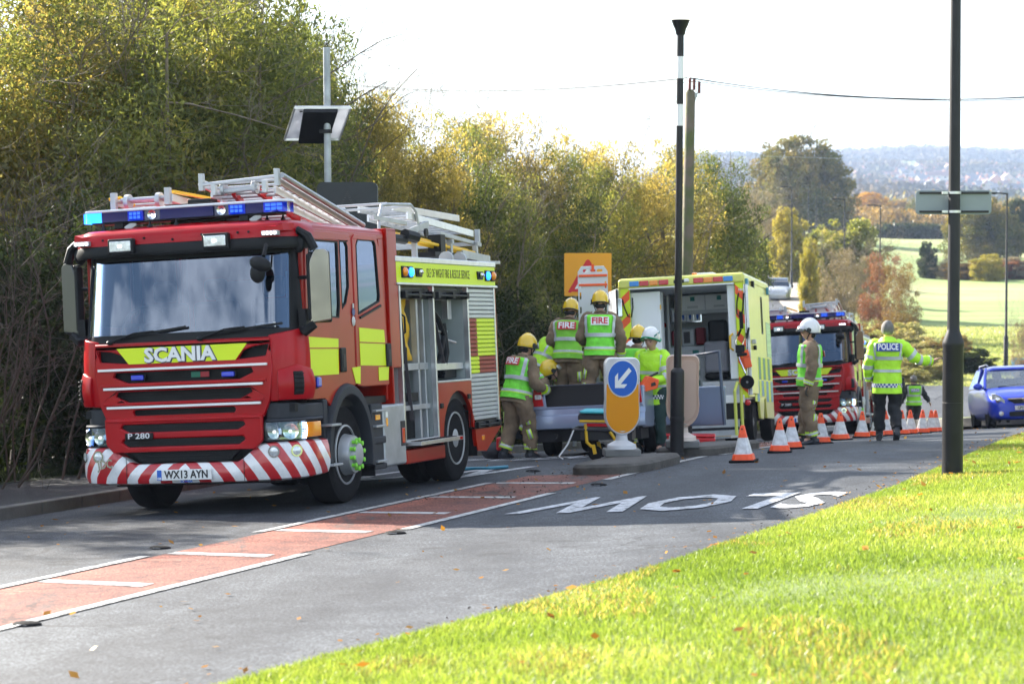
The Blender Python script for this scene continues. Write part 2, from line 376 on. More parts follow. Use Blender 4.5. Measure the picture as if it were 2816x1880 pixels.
def groundm():
    m,N,L,b=nodemat('field_grass'); tc=N.new('ShaderNodeTexCoord'); v=tc.outputs['Object']
    a=noise_n(N,L,.012,5,v,.6); r=ramp(N,[(.3,(.12,.19,.04)),(.48,(.17,.24,.05)),(.56,(.26,.27,.10)),(.7,(.15,.22,.045))]); L.new(a.outputs['Fac'],r.inputs['Fac'])
    mp=N.new('ShaderNodeMapping'); mp.inputs['Scale'].default_value=(.05,.35,1); L.new(v,mp.inputs['Vector'])
    st=noise_n(N,L,1,6,mp.outputs['Vector'],.65); r2=ramp(N,[(.35,(.7,.72,.6)),(.65,(1.3,1.22,1.25))]); L.new(st.outputs['Fac'],r2.inputs['Fac'])
    c=mixn(N,L,1.0,r.outputs['Color'],r2.outputs['Color'],'MULTIPLY')
    # far hill: patchwork of pasture, stubble and ploughed fields
    mv=N.new('ShaderNodeMapping'); mv.inputs['Scale'].default_value=(.0042,.0017,.001); mv.inputs['Rotation'].default_value=(0,0,.35); L.new(v,mv.inputs['Vector'])
    vo=N.new('ShaderNodeTexVoronoi'); vo.inputs['Scale'].default_value=1; L.new(mv.outputs['Vector'],vo.inputs['Vector'])
    sx=N.new('ShaderNodeSeparateColor'); L.new(vo.outputs['Color'],sx.inputs['Color'])
    rf=ramp(N,[(.0,(.10,.17,.05)),(.3,(.19,.24,.08)),(.5,(.24,.22,.14)),(.7,(.12,.19,.05)),(1,(.22,.25,.12))]); rf.color_ramp.interpolation='CONSTANT'; L.new(sx.outputs['Red'],rf.inputs['Fac'])
    sy=N.new('ShaderNodeSeparateXYZ'); L.new(v,sy.inputs['Vector']); mr=N.new('ShaderNodeMapRange'); mr.inputs['From Min'].default_value=1200; mr.inputs['From Max'].default_value=1800; L.new(sy.outputs['Y'],mr.inputs['Value'])
    c=mixn(N,L,mr.outputs['Result'],c,rf.outputs['Color']); L.new(c,b.inputs['Base Color']); b.inputs['Roughness'].default_value=.9
    return m
m_field=groundm()
# wide terrain sheet, polar grid round the camera
ang=np.concatenate([np.arange(-180,-24,6.),np.arange(-24,24,.5),np.arange(24,180.1,6.)]); rad=np.concatenate([[0.01],np.geomspace(3,60,26),np.geomspace(64,9000,110)])
A_,R_=np.meshgrid(np.radians(ang),rad); X_=np.sin(A_)*R_; Y_=np.cos(A_)*R_
Z_=H(X_,Y_); S_=(X_-O0[0])*HD[0]+(Y_-O0[1])*HD[1]; T_=(X_-O0[0])*XD[0]+(Y_-O0[1])*XD[1]
Z_-=np.where((S_<58)&(S_>-45)&(T_>-45)&(T_<45),.55,0)
nA=len(ang); idx=np.arange(Z_.size).reshape(Z_.shape)
F_=np.stack([idx[:-1,:-1],idx[:-1,1:],idx[1:,1:],idx[1:,:-1]],-1).reshape(-1,4)[:,::-1]
g=npmesh('fields',np.stack([X_,Y_,Z_],-1).reshape(-1,3),F_,[m_field],smooth=True); tag(g,kind='structure')
def ribbon(name,ss,aa,m,dz=0,kind='structure',skirt=None,parent=None,zf=None):
    """sheet over (s,a) road coordinates; aa(s) gives the list of a values"""
    V=[];n=None
    for s_ in ss:
        al=aa(s_) if callable(aa) else aa; n=len(al)
        for a_ in al:
            x,y=sa(s_,a_); V.append((x,y,h(x,y)+dz+(zf(s_,a_) if zf else 0)))
    k=len(ss); F=[(i*n+j,i*n+j+1,(i+1)*n+j+1,(i+1)*n+j) for i in range(k-1) for j in range(n-1)]
    o=npmesh(name,np.array(V),np.array(F),[m],smooth=True,parent=parent)
    if kind: o['kind']=kind
    return o
lin=lambda a,b,n:[a+(b-a)*i/n for i in range(n+1)]
SS=lin(-42,60,136)
JS=44.0   # side road leaves on the right here
road=ribbon('road',SS,lambda s:lin(-2.12,edgeR(s)+.1 if s<JS else edgeR(s)+min(6,(s-JS)*.6),18),m_road)
ribbon('pavement',SS,lin(-4.9,-2.24,4),m_path,.115)
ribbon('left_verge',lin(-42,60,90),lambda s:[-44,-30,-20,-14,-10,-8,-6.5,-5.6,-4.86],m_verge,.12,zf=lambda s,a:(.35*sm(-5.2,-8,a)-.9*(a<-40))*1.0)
def bankz(s,a): return .05+.05*noise.noise(Vector((s*.4,a*.4,0)))+ .05*sm(0,1.5,a-edgeR(s)) - (.9 if a>38 else 0)
ribbon('right_verge',lin(-42,JS-1.2,96),lambda s:[edgeR(s)-.02,edgeR(s)+.15]+[edgeR(s)+.15+q for q in (.35,.7,1.2,1.8,2.6,3.6,5,7,10,14,20,28)]+[43],m_grass,0,zf=bankz)
m_soil=mat('edge_soil',(.035,.028,.018),.95,var=.5,vscale=6,bump=.8,bscale=20)
ribbon('soil_edge',lin(-16,40,224),lambda s:[edgeR(s)-.10-.10*abs(noise.noise(Vector((s*1.3,3,0))))-.05*noise.noise(Vector((s*5,1,0))),edgeR(s)+.04],m_soil,.012)
# side road and the far verge beyond it
def quadstrip(name,L1,L2,m,dz,nx=10,ny=5,kind='structure'):
    V=[]
    for i in range(nx+1):
        t=i/nx
        def ip(Lx):
            q=t*(len(Lx)-1); k=min(int(q),len(Lx)-2); f=q-k; return np.array(Lx[k])*(1-f)+np.array(Lx[k+1])*f
        p,q=ip(L1),ip(L2)
        for j in range(ny+1):
            r=p+(q-p)*j/ny; V.append((r[0],r[1],h(r[0],r[1])+dz))
    n=ny+1; F=[(i*n+j,i*n+j+1,(i+1)*n+j+1,(i+1)*n+j) for i in range(nx) for j in range(ny)]
    o=npmesh(name,np.array(V),np.array(F),[m],smooth=True); tag(o,kind=kind); return o

quadstrip('side_road',[(5,82),(12,67),(24,58),(60,50)],[(11,100),(20,98.5),(35,97),(60,92)],m_road,.09,24,16)
quadstrip('field_verge',[(27,45),(40,42),(60,38)],[(24,57.5),(40,54.5),(60,49)],m_grass,.12,8,6)
# grass corner between the two roads
_isl=[(11.9,72.5),(12.6,68.5),(14.5,66),(19,63.5),(30,60),(46,58),(46,72),(30,76),(19,78),(14,77.5),(12.3,75.5)]
b_=MB().mat(m_grass); top=[(x,y,h(x,y)+.30) for x,y in _isl]; bot=[(x,y,h(x,y)-.2) for x,y in _isl]
cx_=sum(p[0] for p in _isl)/len(_isl); cy_=sum(p[1] for p in _isl)/len(_isl)
n_=len(_isl); b_.add(top+bot+[(cx_,cy_,h(cx_,cy_)+.34)],[(i,(i+1)%n_,2*n_) for i in range(n_)]+[((i+1)%n_,i,i+n_,(i+1)%n_+n_) for i in range(n_)])
tag(b_.build('grass_corner'),kind='structure')
m_kerb=mat('kerb_concrete',(.11,.107,.10),.85,var=.25,vscale=3,bump=.4,bscale=30)
kb=MB().mat(m_kerb)
for i in range(5):
    (x0,y0),(x1,y1)=_isl[(i-1)%n_],_isl[i]; kb.bar((x0,y0,h(x0,y0)+.24),(x1,y1,h(x1,y1)+.24),.16,.26)
tag(kb.build('corner_kerb',bevel=.02),kind='structure')
def pathstrip(name,pts,wd,m,dz,kind='structure',off=0):
    P=[Vector((x,y,0)) for x,y in pts]; C=[]
    for i in range(len(P)-1):
        a,b,c,d=P[max(i-1,0)],P[i],P[i+1],P[min(i+2,len(P)-1)]
        for k in range(6):
            t=k/6; C.append(.5*((2*b)+(c-a)*t+(2*a-5*b+4*c-d)*t*t+(3*b-a-3*c+d)*t**3))
    C.append(P[-1]); V=[];n=5
    for i,c in enumerate(C):
        d=(C[min(i+1,len(C)-1)]-C[max(i-1,0)]).normalized(); nn=Vector((d.y,-d.x,0))
        for j in range(n):
            q=c+nn*(off+wd*(j/(n-1)-.5)); V.append((q.x,q.y,h(q.x,q.y)+dz))
    F=[(i*n+j,i*n+j+1,(i+1)*n+j+1,(i+1)*n+j) for i in range(len(C)-1) for j in range(n-1)]
    o=npmesh(name,np.array(V),np.array(F),[m],smooth=True); tag(o,kind=kind); return o
FP=[(12.5,92),(15.5,104),(15.2,122),(14.2,142),(15,168),(17.5,190),(19,203),(17.5,215),(9,226),(-10,238)]
pathstrip('far_road',FP,7.2,m_road,.10)
m_palek=mat('pale_footway',(.30,.26,.22),.8,var=.15,vscale=1)
pathstrip('far_footway',FP[2:],1.6,m_palek,.12,off=4.4)
# left kerb: one stone after the other
kroot=bpy.data.objects.new('kerb',None); COL.objects.link(kroot); tag(kroot,kind='structure')
for i in range(78):
    s0=-12+i*.915; p=Vector(onsa(s0,-2.18,.05)); q=Vector(onsa(s0+.905,-2.18,.05))
    MB().mat(m_kerb).bar(p,q,.13,.17).build('kerb_stone',kroot,bevel=.015)
# ---------------------------------------------------------------- road markings
def patch(name,quad,m=None,dz=.008,parent=None,sub=6,kind='structure'):
    """quad: four (s,a) corners, ordered along the long side"""
    a,b,c,d=[np.array(p,float) for p in quad]; V=[];ny=3
    for i in range(sub+1):
        t=i/sub; p=a+(b-a)*t; q=d+(c-d)*t
        for j in range(ny):
            r=p+(q-p)*j/(ny-1); V.append(onsa(r[0],r[1],dz))
    F=[(i*ny+j,i*ny+j+1,(i+1)*ny+j+1,(i+1)*ny+j) for i in range(sub) for j in range(ny-1)]
    V=np.array(V); F=np.array(F); 
    n0=np.cross(V[F[0][1]]-V[F[0][0]],V[F[0][2]]-V[F[0][0]])
    if n0[2]<0: F=F[:,::-1]
    o=npmesh(name,V,F,[m or m_paint],parent=parent)
    if kind and not parent: o['kind']=kind
    return o
ribbon('red_central_strip',lin(-40,5.6,92),lambda s:lin(1.93,3.18,4),m_redroad,.004)
ribbon('red_strip_ahead',lin(10.2,40,60),lambda s:lin(2.1,3.35,4),m_redroad,.004)
mk=bpy.data.objects.new('road_markings',None); COL.objects.link(mk); tag(mk,kind='structure')
def lane(a,s0,s1,w_=.11): patch('lane_line',[(s0,a-w_/2),(s1,a-w_/2),(s1,a+w_/2),(s0,a+w_/2)],parent=mk,sub=10)
for s0,s1 in ((-30,-19),(-17,-10.7),(-9,-4.75),(-2.47,4.3)): lane(1.84,s0,s1)
for s0,s1 in ((-30,-20),(-18,-11.5),(-9.9,-4.75),(-2.46,2.1),(4.3,9.3)): lane(3.26,s0,s1)
for s0,s1 in ((9.6,14.5),(16.5,22),(24,29),(31,36),(38,43)): lane(3.42,s0,s1); lane(2.02,s0,s1)
for i,s0 in enumerate([-16,-13.8,-11.6,-9.3,-6.9,-4.72,-2.5,-.4,1.72,3.98,11.3,13.5,15.6,17.8]):
    patch('cross_bar',[(s0+.15,1.95),(s0-.3,3.02),(s0-.08,3.02),(s0+.33,1.95)],parent=mk,sub=5)
m_paint2=m_paint.copy(); M['worn_paint']=m_paint2; [setattr(e,'color',(c*.62,c*.63,c*.66,1)) for n in m_paint2.node_tree.nodes if n.type=='VALTORGB' and len(n.color_ramp.elements)==3 for e,c in zip(n.color_ramp.elements,(.10,.80,.92))]
def road_text(body,s_c,a_c,width,length,flip,parent):
    o=text('road_lettering',body,1,m_paint2,parent=parent,ext=0,off=.025)
    me=o.data; n=len(me.vertices); c=np.empty(n*3); me.vertices.foreach_get('co',c); c=c.reshape(-1,3)
    x0,x1=c[:,0].min(),c[:,0].max(); y0,y1=c[:,1].min(),c[:,1].max(); u=(c[:,0]-(x0+x1)/2)/(x1-x0)*width; v=(c[:,1]-(y0+y1)/2)/(y1-y0)*length
    if flip: u=-u; v=-v
    for i in range(n): c[i]=onsa(s_c+v[i],a_c+u[i],.009)
    me.vertices.foreach_set('co',c.ravel()); me.update(); return o
road_text('SLOW',.15,5.16,2.95,2.15,True,mk)
road_text('SLOW',6.6,-.1,3.0,2.3,False,mk)
road_text('KEEP CLEAR',11,-.1,3.2,1.6,False,mk)
# cat's eyes
cats=[(-4.0,1.62),(-2.9,3.34),(6.5,1.7),(3.3,3.45),(-9.4,3.34)]
for i,(s0,a0) in enumerate(cats):
    x,y=sa(s0,a0); b_=MB().mat(rubber).ell((0,0,.004),(.10,.07,.022),10,5,zmin=0); b_.mat(chrome).box(-.035,.035,-.072,-.05,.006,.014)
    o=b_.build('cats_eye',M4=TR(x,y,h(x,y)+.004,-YAW)); tag(o,['black rubber cat\'s eye beside the left edge of the red strip nearest the engine front','black rubber cat\'s eye on the lane side of the red strip below the SLOW lettering','cat\'s eye stud next to the kerbed island tip','cat\'s eye stud on the right edge of the red strip near the islands','cat\'s eye stud on the red strip in the lit foreground'][i],'road stud','cat\'s eyes along the red strip')
# ---------------------------------------------------------------- vegetation
def leafmat(name,cols,trans=.5,scale=.5):
    m,N,L,b=nodemat(name); N.remove(b); out=[n for n in N if n.type=='OUTPUT_MATERIAL'][0]
    at=N.new('ShaderNodeAttribute'); at.attribute_name='rnd'; tc=N.new('ShaderNodeTexCoord'); oi=N.new('ShaderNodeObjectInfo')
    mo=N.new('ShaderNodeVectorMath'); mo.operation='ADD'; L.new(tc.outputs['Object'],mo.inputs[0]); L.new(oi.outputs['Location'],mo.inputs[1])
    n=noise_n(N,L,scale,3,mo.outputs[0],.6); ad=N.new('ShaderNodeMath'); ad.operation='MULTIPLY_ADD'; ad.inputs[1].default_value=.32; L.new(at.outputs['Fac'],ad.inputs[0]); L.new(n.outputs['Fac'],ad.inputs[2])
    k=len(cols); r=ramp(N,[(.38+.55*i/(k-1),c) for i,c in enumerate(cols)]); L.new(ad.outputs[0],r.inputs['Fac'])
    d=N.new('ShaderNodeBsdfDiffuse'); t=N.new('ShaderNodeBsdfTranslucent'); g=N.new('ShaderNodeBsdfGlossy'); g.inputs['Roughness'].default_value=.38; g.inputs['Color'].default_value=(.5,.5,.5,1)
    tcx=mixn(N,L,1.0,r.outputs['Color'],(1.35,1.25,.75),'MULTIPLY')
    L.new(r.outputs['Color'],d.inputs['Color']); L.new(tcx,t.inputs['Color'])
    a=N.new('ShaderNodeMixShader'); a.inputs[0].default_value=trans; L.new(d.outputs[0],a.inputs[1]); L.new(t.outputs[0],a.inputs[2])
    c=N.new('ShaderNodeMixShader'); c.inputs[0].default_value=.035; L.new(a.outputs[0],c.inputs[1]); L.new(g.outputs[0],c.inputs[2]); L.new(c.outputs[0],out.inputs['Surface'])
    return m
lf_green=leafmat('willow_leaves_green',[(0.043,0.066,0.022),(0.079,0.111,0.036),(0.146,0.172,0.055),(0.316,0.276,0.082)],.58)
lf_olive=leafmat('willow_leaves_olive',[(0.061,0.077,0.024),(0.122,0.150,0.044),(0.231,0.243,0.068),(0.413,0.332,0.096)],.58)
lf_yellow=leafmat('leaves_yellow_green',[(0.104,0.105,0.035),(0.195,0.183,0.061),(0.340,0.287,0.096),(0.535,0.398,0.137)],.6)
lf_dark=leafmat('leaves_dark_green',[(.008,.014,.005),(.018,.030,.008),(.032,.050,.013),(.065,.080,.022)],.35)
lf_brown=leafmat('leaves_autumn_brown',[(.10,.075,.03),(.18,.13,.05),(.26,.17,.06),(.34,.22,.07)],.35)
lf_orange=leafmat('leaves_orange',[(.20,.13,.03),(.34,.20,.03),(.46,.24,.03),(.50,.32,.06)],.4)
lf_gold=leafmat('leaves_gold',[(.14,.15,.03),(.25,.23,.04),(.36,.31,.06),(.44,.38,.10)],.45)
lf_rust=leafmat('leaves_rust',[(.16,.07,.04),(.26,.10,.055),(.30,.15,.08),(.24,.18,.09)],.3)
lf_grey=leafmat('twigs_grey_brown',[(.14,.115,.075),(.20,.165,.11),(.26,.215,.14),(.30,.25,.16)],.25)
lf_oak=leafmat('oak_leaves',[(.05,.065,.015),(.10,.11,.025),(.18,.15,.035),(.27,.18,.05)],.4,.12)
lf_scrub=leafmat('scrub_leaves',[(.15,.18,.05),(.26,.27,.11),(.36,.32,.16),(.34,.26,.14)],.45)
bark=mat('bark',(.13,.105,.075),.9,var=.35,vscale=5,bump=.5,bscale=20)
barkp=mat('pale_bark',(.20,.165,.12),.9,var=.3,vscale=5)
rng=np.random.RandomState(11)
def leafcloud(cl,n,size,asp=.42,shell=.55,rs=None,droop=.0,up=0):
    """n leaf quads spread through clumps cl = [(x,y,z,r)], denser near each clump's skin"""
    rs=rs or rng; cl=np.array(cl,float); w_=cl[:,3]**2; k=rs.choice(len(cl),n,p=w_/w_.sum())
    d=rs.normal(size=(n,3)); d/=np.linalg.norm(d,axis=1)[:,None]; rr=(shell+(1-shell)*rs.rand(n)**.6)*(1+.22*rs.normal(size=n)*(rs.rand(n)<.35))
    c=cl[k,:3]+d*(cl[k,3]*rr)[:,None]*np.array([1,1,.9])
    t=rs.normal(size=(n,3)); t[:,2]-=droop; t[:,2]+=up; t/=np.linalg.norm(t,axis=1)[:,None]
    q=np.cross(t,rs.normal(size=(n,3))); q/=np.linalg.norm(q,axis=1)[:,None]
    s=(size*(.6+.8*rs.rand(n)))[:,None]; a=t*s; b=q*s*asp
    V=np.stack([c-a,c+b*.9-a*.1,c+a,c-b*.9-a*.1],1).reshape(-1,3); F=np.arange(4*n).reshape(-1,4)
    at=np.clip(rs.rand(n)*.8+.25*(d[:,2]*.5+.5)-.1,0,1)
    return V,F,at
def limbs(mb,rs,base,top,r,depth,curl=.35,spread=.8,n=4,out=None,seg=6):
    base=Vector(base);top=Vector(top);L_=(top-base).length; pts=[base];d=(top-base).normalized(); p=base.copy()
    for i in range(seg):
        d=(d+Vector((rs.normal(),rs.normal(),rs.normal()*.5))*curl*.35).normalized(); d=(d*.7+(top-p).normalized()*.3 if (top-p).length>.1 else d).normalized()
        p=p+d*L_/seg; pts.append(p.copy())
    mb.tube(pts,[r*(1-.72*i/seg) for i in range(seg+1)],6 if r>.04 else (4 if r>.012 else 3),caps=False)
    if out is not None: out+=pts[seg//2:]
    if depth>0:
        for i in range(n):
            k=1+int(rs.rand()*seg); q=pts[k]; dd=(pts[k]-pts[k-1]).normalized(); sd=Vector((rs.normal(),rs.normal(),rs.normal()*.6+.25)).normalized()
            e=q+(dd*(1-spread*.5)+sd*spread).normalized()*L_*(.30+.24*rs.rand())
            limbs(mb,rs,q,e,max(.004,r*(1-.72*k/seg)*.6),depth-1,curl,spread,n,out,max(3,seg-1))
def make_tree(kind,seed,ht,wd,nleaf,lsz,lm,bm=bark,depth=3,nb=5,curl=.5,cr0=.12,asp=.35,shape='round',ncl=46,clr=.17,droop=.3,trunks=1,tr=.14,inner=True):
    """tree of unit placement (base at the origin): object trunk and crown; the crown follows uneven clumps on the limbs"""
    rs=np.random.RandomState(seed); tb=MB().mat(bm); pts=[]
    for t in range(trunks):
        a=rs.rand()*6.3; o=.0 if trunks==1 else .5
        b0=(math.cos(a)*o,math.sin(a)*o,-.2); tp=(math.cos(a)*wd*.22*(trunks>1)+rs.normal()*.2,math.sin(a)*wd*.22*(trunks>1)+rs.normal()*.2,ht*(.9 if trunks==1 else .8+.15*rs.rand()))
        limbs(tb,rs,b0,tp,tr*(1 if trunks==1 else .7),depth,curl,.85,nb,pts,7)
    cl=[]
    for i in range(ncl):
        z=cr0+(1-cr0)*rs.rand(); 
        if shape=='round': rad=math.sqrt(max(.05,1-((z-(.5+cr0*.4))/(.56))**2))
        elif shape=='dome': rad=math.sqrt(max(.03,1-(max(0,z-.38)/.62)**2))*(1 if z>.25 else .8+z*.8)
        elif shape=='column': rad=.9 if z<.8 else .9-(z-.8)*2.6
        else: rad=(1-z)**.6+.12
        a=rs.rand()*6.3; q=(.55+.45*rs.rand()**.5)*rad*wd/2*.85
        cl.append((math.cos(a)*q,math.sin(a)*q,z*ht*.97,ht*clr*(.45+.8*rs.rand())*(1.15-.5*z)))
    if inner:
        for i in range(ncl//4): z=.2+.6*rs.rand(); cl.append((rs.normal()*wd*.12,rs.normal()*wd*.12,z*ht,ht*clr*1.2))
    if pts and len(pts)>20:
        for i in rs.choice(len(pts),min(len(pts),ncl)):
            p=pts[i]
            if p.z>ht*cr0*.8 and p.z<ht*.98 and math.hypot(p.x,p.y)<wd*.55: cl.append((p.x,p.y,p.z,ht*clr*.33))
    V,F,at=leafcloud(cl,nleaf,lsz,asp,.45,rs,droop)
    V[:,2]=np.maximum(V[:,2],.02)
    root=bpy.data.objects.new(kind,None); COL.objects.link(root); root.empty_display_size=.5
    tb.build('trunk',root,smooth=True,sharp=60)
    npmesh('crown',V,F,[lm],root,attr=at)
    return root
def translu(name,col,mix=.6):
    m,N,L,b=nodemat(name); out=[n for n in N if n.type=='OUTPUT_MATERIAL'][0]; b.inputs['Base Color'].default_value=(*col,1); b.inputs['Roughness'].default_value=.35
    t=N.new('ShaderNodeBsdfTranslucent'); t.inputs['Color'].default_value=(*col,1); a=N.new('ShaderNodeMixShader'); a.inputs[0].default_value=mix; L.new(b.outputs[0],a.inputs[1]); L.new(t.outputs[0],a.inputs[2]); L.new(a.outputs[0],out.inputs['Surface']); return m
def plant_tree(src,used,x,y,label,cat='tree',group=None,s=1,rz=0,lm=None,sz=None,dz=0,name=None):
    o=dup(src) if used[0] else src; used[0]=1
    o.matrix_world=Matrix.Translation((x,y,h(x,y)+dz))@Matrix.Rotation(rz,4,'Z')@Matrix.Diagonal((s,s,sz or s,1))
    tag(o,label,cat,group)
    if name: o.name=name
    if lm:
        for c in o.children:
            if c.name.startswith('crown'): c.material_slots[0].link='OBJECT'; c.material_slots[0].material=lm
    return o
def at_px(u,d): return (u-1174)/5546*d
protoA=make_tree('willow_tree',3,8,5.2,84000,.056,lf_green,depth=3,nb=6,curl=.95,cr0=.06,trunks=4,tr=.12,ncl=70,clr=.13)
protoB=make_tree('willow_tree',8,8,4.6,72000,.056,lf_olive,barkp,depth=3,nb=7,curl=1.1,cr0=.05,trunks=5,tr=.11,ncl=60,clr=.12,shape='round')
uA,uB=[0],[0]
# left tree line: (pixel column in the photo as a measuring aid, metres ahead, height scale, proto, leaves, label)
SKY=[(-200,-150),(300,-120),(480,-90),(560,-40),(620,10),(690,95),(750,170),(800,215),(850,250),(900,262),(950,246),(1000,240),(1050,262),(1100,292),(1150,275),(1190,262),(1240,305),(1290,335),(1330,385),(1390,340),(1450,322),(1520,308),(1580,330),(1640,385),(1690,465),(1735,560)]
def skyv(u): return float(np.interp(u,[q[0] for q in SKY],[q[1] for q in SKY]))
row=[(-60,38,5.6,'B',lf_yellow,'tall yellowing willow at the far left edge, pale twisted limbs showing'),
(95,42,6,'A',lf_olive,'tall yellow-green willow left of the fire engine cab, second from the left'),
(215,37.5,4.8,'B',lf_olive,'olive willow with bare twisting stems above the engine mirror'),
(330,45,5.6,'A',lf_yellow,'sunlit yellow willow behind the roof ladders'),
(430,39.5,4.6,'A',lf_olive,'olive yellow willow above the left half of the light bar'),
(520,44,4.6,'A',lf_green,'broad green willow directly above the blue light bar'),
(590,50,4.4,'B',lf_green,'dark green willow crown left of the solar panel'),
(655,46,3.2,'A',lf_green,'green willow just left of the solar panel post'),
(725,51,3.4,'B',lf_olive,'thin-topped willow right of the grey solar post'),
(800,49,3.0,'A',lf_yellow,'low yellow willow behind the black electronic sign'),
(870,54,3.4,'B',lf_olive,'willow with bare curly top shoots above the engine body'),
(945,51,3.0,'A',lf_yellow,'yellow-tipped willow behind the engine rear ladders'),
(1015,56,3.6,'B',lf_olive,'olive willow above the rear end of the roof ladders'),
(1090,54,3.0,'B',lf_green,'willow with ragged pale tips above the engine rear'),
(1185,60,3.8,'A',lf_yellow,'feathery willow rising above the left firefighter'),
(1265,58,3.0,'B',lf_green,'small dark green willow left of the orange sign'),
(1345,64,3.4,'A',lf_olive,'low olive willow right above the orange sign'),
(1430,66,3.6,'A',lf_yellow,'bright yellow-green willow above the spinal board'),
(1515,70,4.0,'B',lf_yellow,'leafy willow just left of the black and white post'),
(1595,73,3.8,'A',lf_green,'green willow right of the utility pole'),
(1665,78,3.2,'B',lf_green,'last and lowest willow of the row, leaning over the ambulance roof')]
for i,(u,d,wd_,k,lm,lab) in enumerate(row):
    src,us=(protoA,uA) if k=='A' else (protoB,uB); x=at_px(u,d); ht=-(skyv(u)-560)/5546*d-h(x,d)
    plant_tree(src,us,x,d,lab,'tree','willows along the left side of the road',wd_/5.0,i*2.1,lm,sz=ht/8.15)
# leaf-poor understorey in front of and behind the willows
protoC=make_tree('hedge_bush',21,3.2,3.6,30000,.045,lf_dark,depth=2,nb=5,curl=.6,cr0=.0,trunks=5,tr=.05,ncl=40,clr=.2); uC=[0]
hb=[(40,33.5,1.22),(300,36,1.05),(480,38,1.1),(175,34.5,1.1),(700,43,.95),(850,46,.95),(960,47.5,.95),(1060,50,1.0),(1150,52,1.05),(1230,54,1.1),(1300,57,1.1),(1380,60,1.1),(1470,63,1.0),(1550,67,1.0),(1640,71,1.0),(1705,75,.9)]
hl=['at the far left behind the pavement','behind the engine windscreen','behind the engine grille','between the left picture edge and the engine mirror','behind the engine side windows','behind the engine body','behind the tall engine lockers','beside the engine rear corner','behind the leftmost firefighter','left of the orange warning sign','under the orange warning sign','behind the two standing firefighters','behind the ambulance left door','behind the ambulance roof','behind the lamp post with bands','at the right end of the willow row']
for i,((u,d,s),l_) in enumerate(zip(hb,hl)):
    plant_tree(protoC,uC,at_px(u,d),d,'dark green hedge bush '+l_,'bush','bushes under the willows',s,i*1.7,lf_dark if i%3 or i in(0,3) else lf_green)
# bare twiggy bush at the left edge
def twig_bush(name,seed,ht,wd,n,m,r=.012,lean=(0,0)):
    rs=np.random.RandomState(seed); b=MB().mat(m)
    for i in range(n):
        a=rs.rand()*6.3; q=rs.rand()**.5*wd/2; b0=Vector((math.cos(a)*q*.45,math.sin(a)*q*.45,0)); tp=Vector((math.cos(a)*q*1.1+lean[0],math.sin(a)*q*1.1+lean[1],ht*(.55+.45*rs.rand())))
        limbs(b,rs,b0,tp,r*(1+rs.rand()),2,.6,.7,5,None,5)
    return b
twigm=mat('bare_twigs',(.060,.046,.036),.85,var=.3,vscale=2)
for i,(u,d,ht,wd,lab) in enumerate([(25,31.5,3.9,3.8,'tangled bare twig bush filling the left edge beside the door mirror'),(-90,30,3.0,3.2,'bare twig bush cut by the left edge of the picture'),(190,34.5,3.1,2.6,'lower bare twig bush above the engine mirror on the left')]):
    o=twig_bush('twig',40+i,ht,wd,20,twigm); x=at_px(u,d)
    ob=o.build('bare_bush',M4=TR(x,d,h(x,d)+.1),smooth=False); tag(ob,lab,'bush','bare bushes on the left')
# ---------------------------------------------------------------- background vegetation, town, haze
zz=lambda v,d: -(v-560)/5546*d
def far_tree(src,used,u,d,vtop,wd,H0,W0,label,cat,lm,group=None,rz=0):
    x=at_px(u,d); g_=h(x,d); ht=max(.8,zz(vtop,d)-g_)*.96; o=plant_tree(src,used,x,d,label,cat,group,1,rz,lm)
    o.matrix_world=Matrix.Translation((x,d,g_-.1))@Matrix.Rotation(rz,4,'Z')@Matrix.Diagonal((wd/W0,wd/W0,ht/H0,1)); return o
pBush=make_tree('bush',31,5,4,26000,.085,lf_scrub,depth=2,nb=5,curl=.5,cr0=.0,trunks=5,tr=.04,ncl=60,clr=.11,asp=.5); uBu=[0]
pTwig=make_tree('bush',32,5,4,15000,.060,lf_grey,barkp,depth=3,nb=6,curl=.5,cr0=.1,trunks=6,tr=.035,ncl=50,clr=.10,asp=.35); uTw=[0]
pOak=make_tree('oak_tree',33,17,20,46000,.24,lf_oak,depth=3,nb=6,curl=.6,cr0=.10,trunks=1,tr=.55,ncl=120,clr=.12,asp=.6,shape='dome'); uOa=[0]
far_tree(pOak,uOa,1838,400,310,21,16.6,20,'great round oak with browning crown standing against the far hills','tree',lf_oak)
far_tree(pOak,uOa,2255,330,448,12.5,16.6,20,'dark spreading field oak at the right edge behind the lamp posts','tree',lf_oak,rz=1.1)
far_tree(pOak,uOa,2330,345,455,9,16.6,20,'half-cut dark oak touching the right picture edge','tree',lf_dark,rz=2.4)
far_tree(pOak,uOa,1995,620,440,15,16.6,20,'orange-brown tree at the field end right of the great oak','tree',lf_orange,'autumn trees beyond the fields',.5)
far_tree(pOak,uOa,2062,640,458,12,16.6,20,'brown tree beyond the hedge, left of the foreground column','tree',lf_brown,'autumn trees beyond the fields',1.5)
far_tree(pOak,uOa,2110,600,452,10,16.6,20,'olive tree beyond the hedge, touching the foreground column','tree',lf_oak,'autumn trees beyond the fields',2.5)
far_tree(pOak,uOa,1930,560,465,10,16.6,20,'orange tree at the foot of the great oak, on its right','tree',lf_orange,'autumn trees beyond the fields',3.5)
far_tree(pOak,uOa,1722,520,455,10,16.6,20,'brown tree at the foot of the great oak, on its left','tree',lf_brown,'autumn trees beyond the fields',4.5)
far_tree(pOak,uOa,2200,700,462,14,16.6,20,'brown tree beyond the polytunnel','tree',lf_brown,'autumn trees beyond the fields',5.5)
far_tree(pBush,uBu,1812,198,466,3.6,5,4,'small golden tree above the bend of the far road','tree',lf_gold)
far_tree(pTwig,uTw,1735,235,425,6.2,5,4,'pale brown leafless tree left of the golden tree','tree',lf_grey)
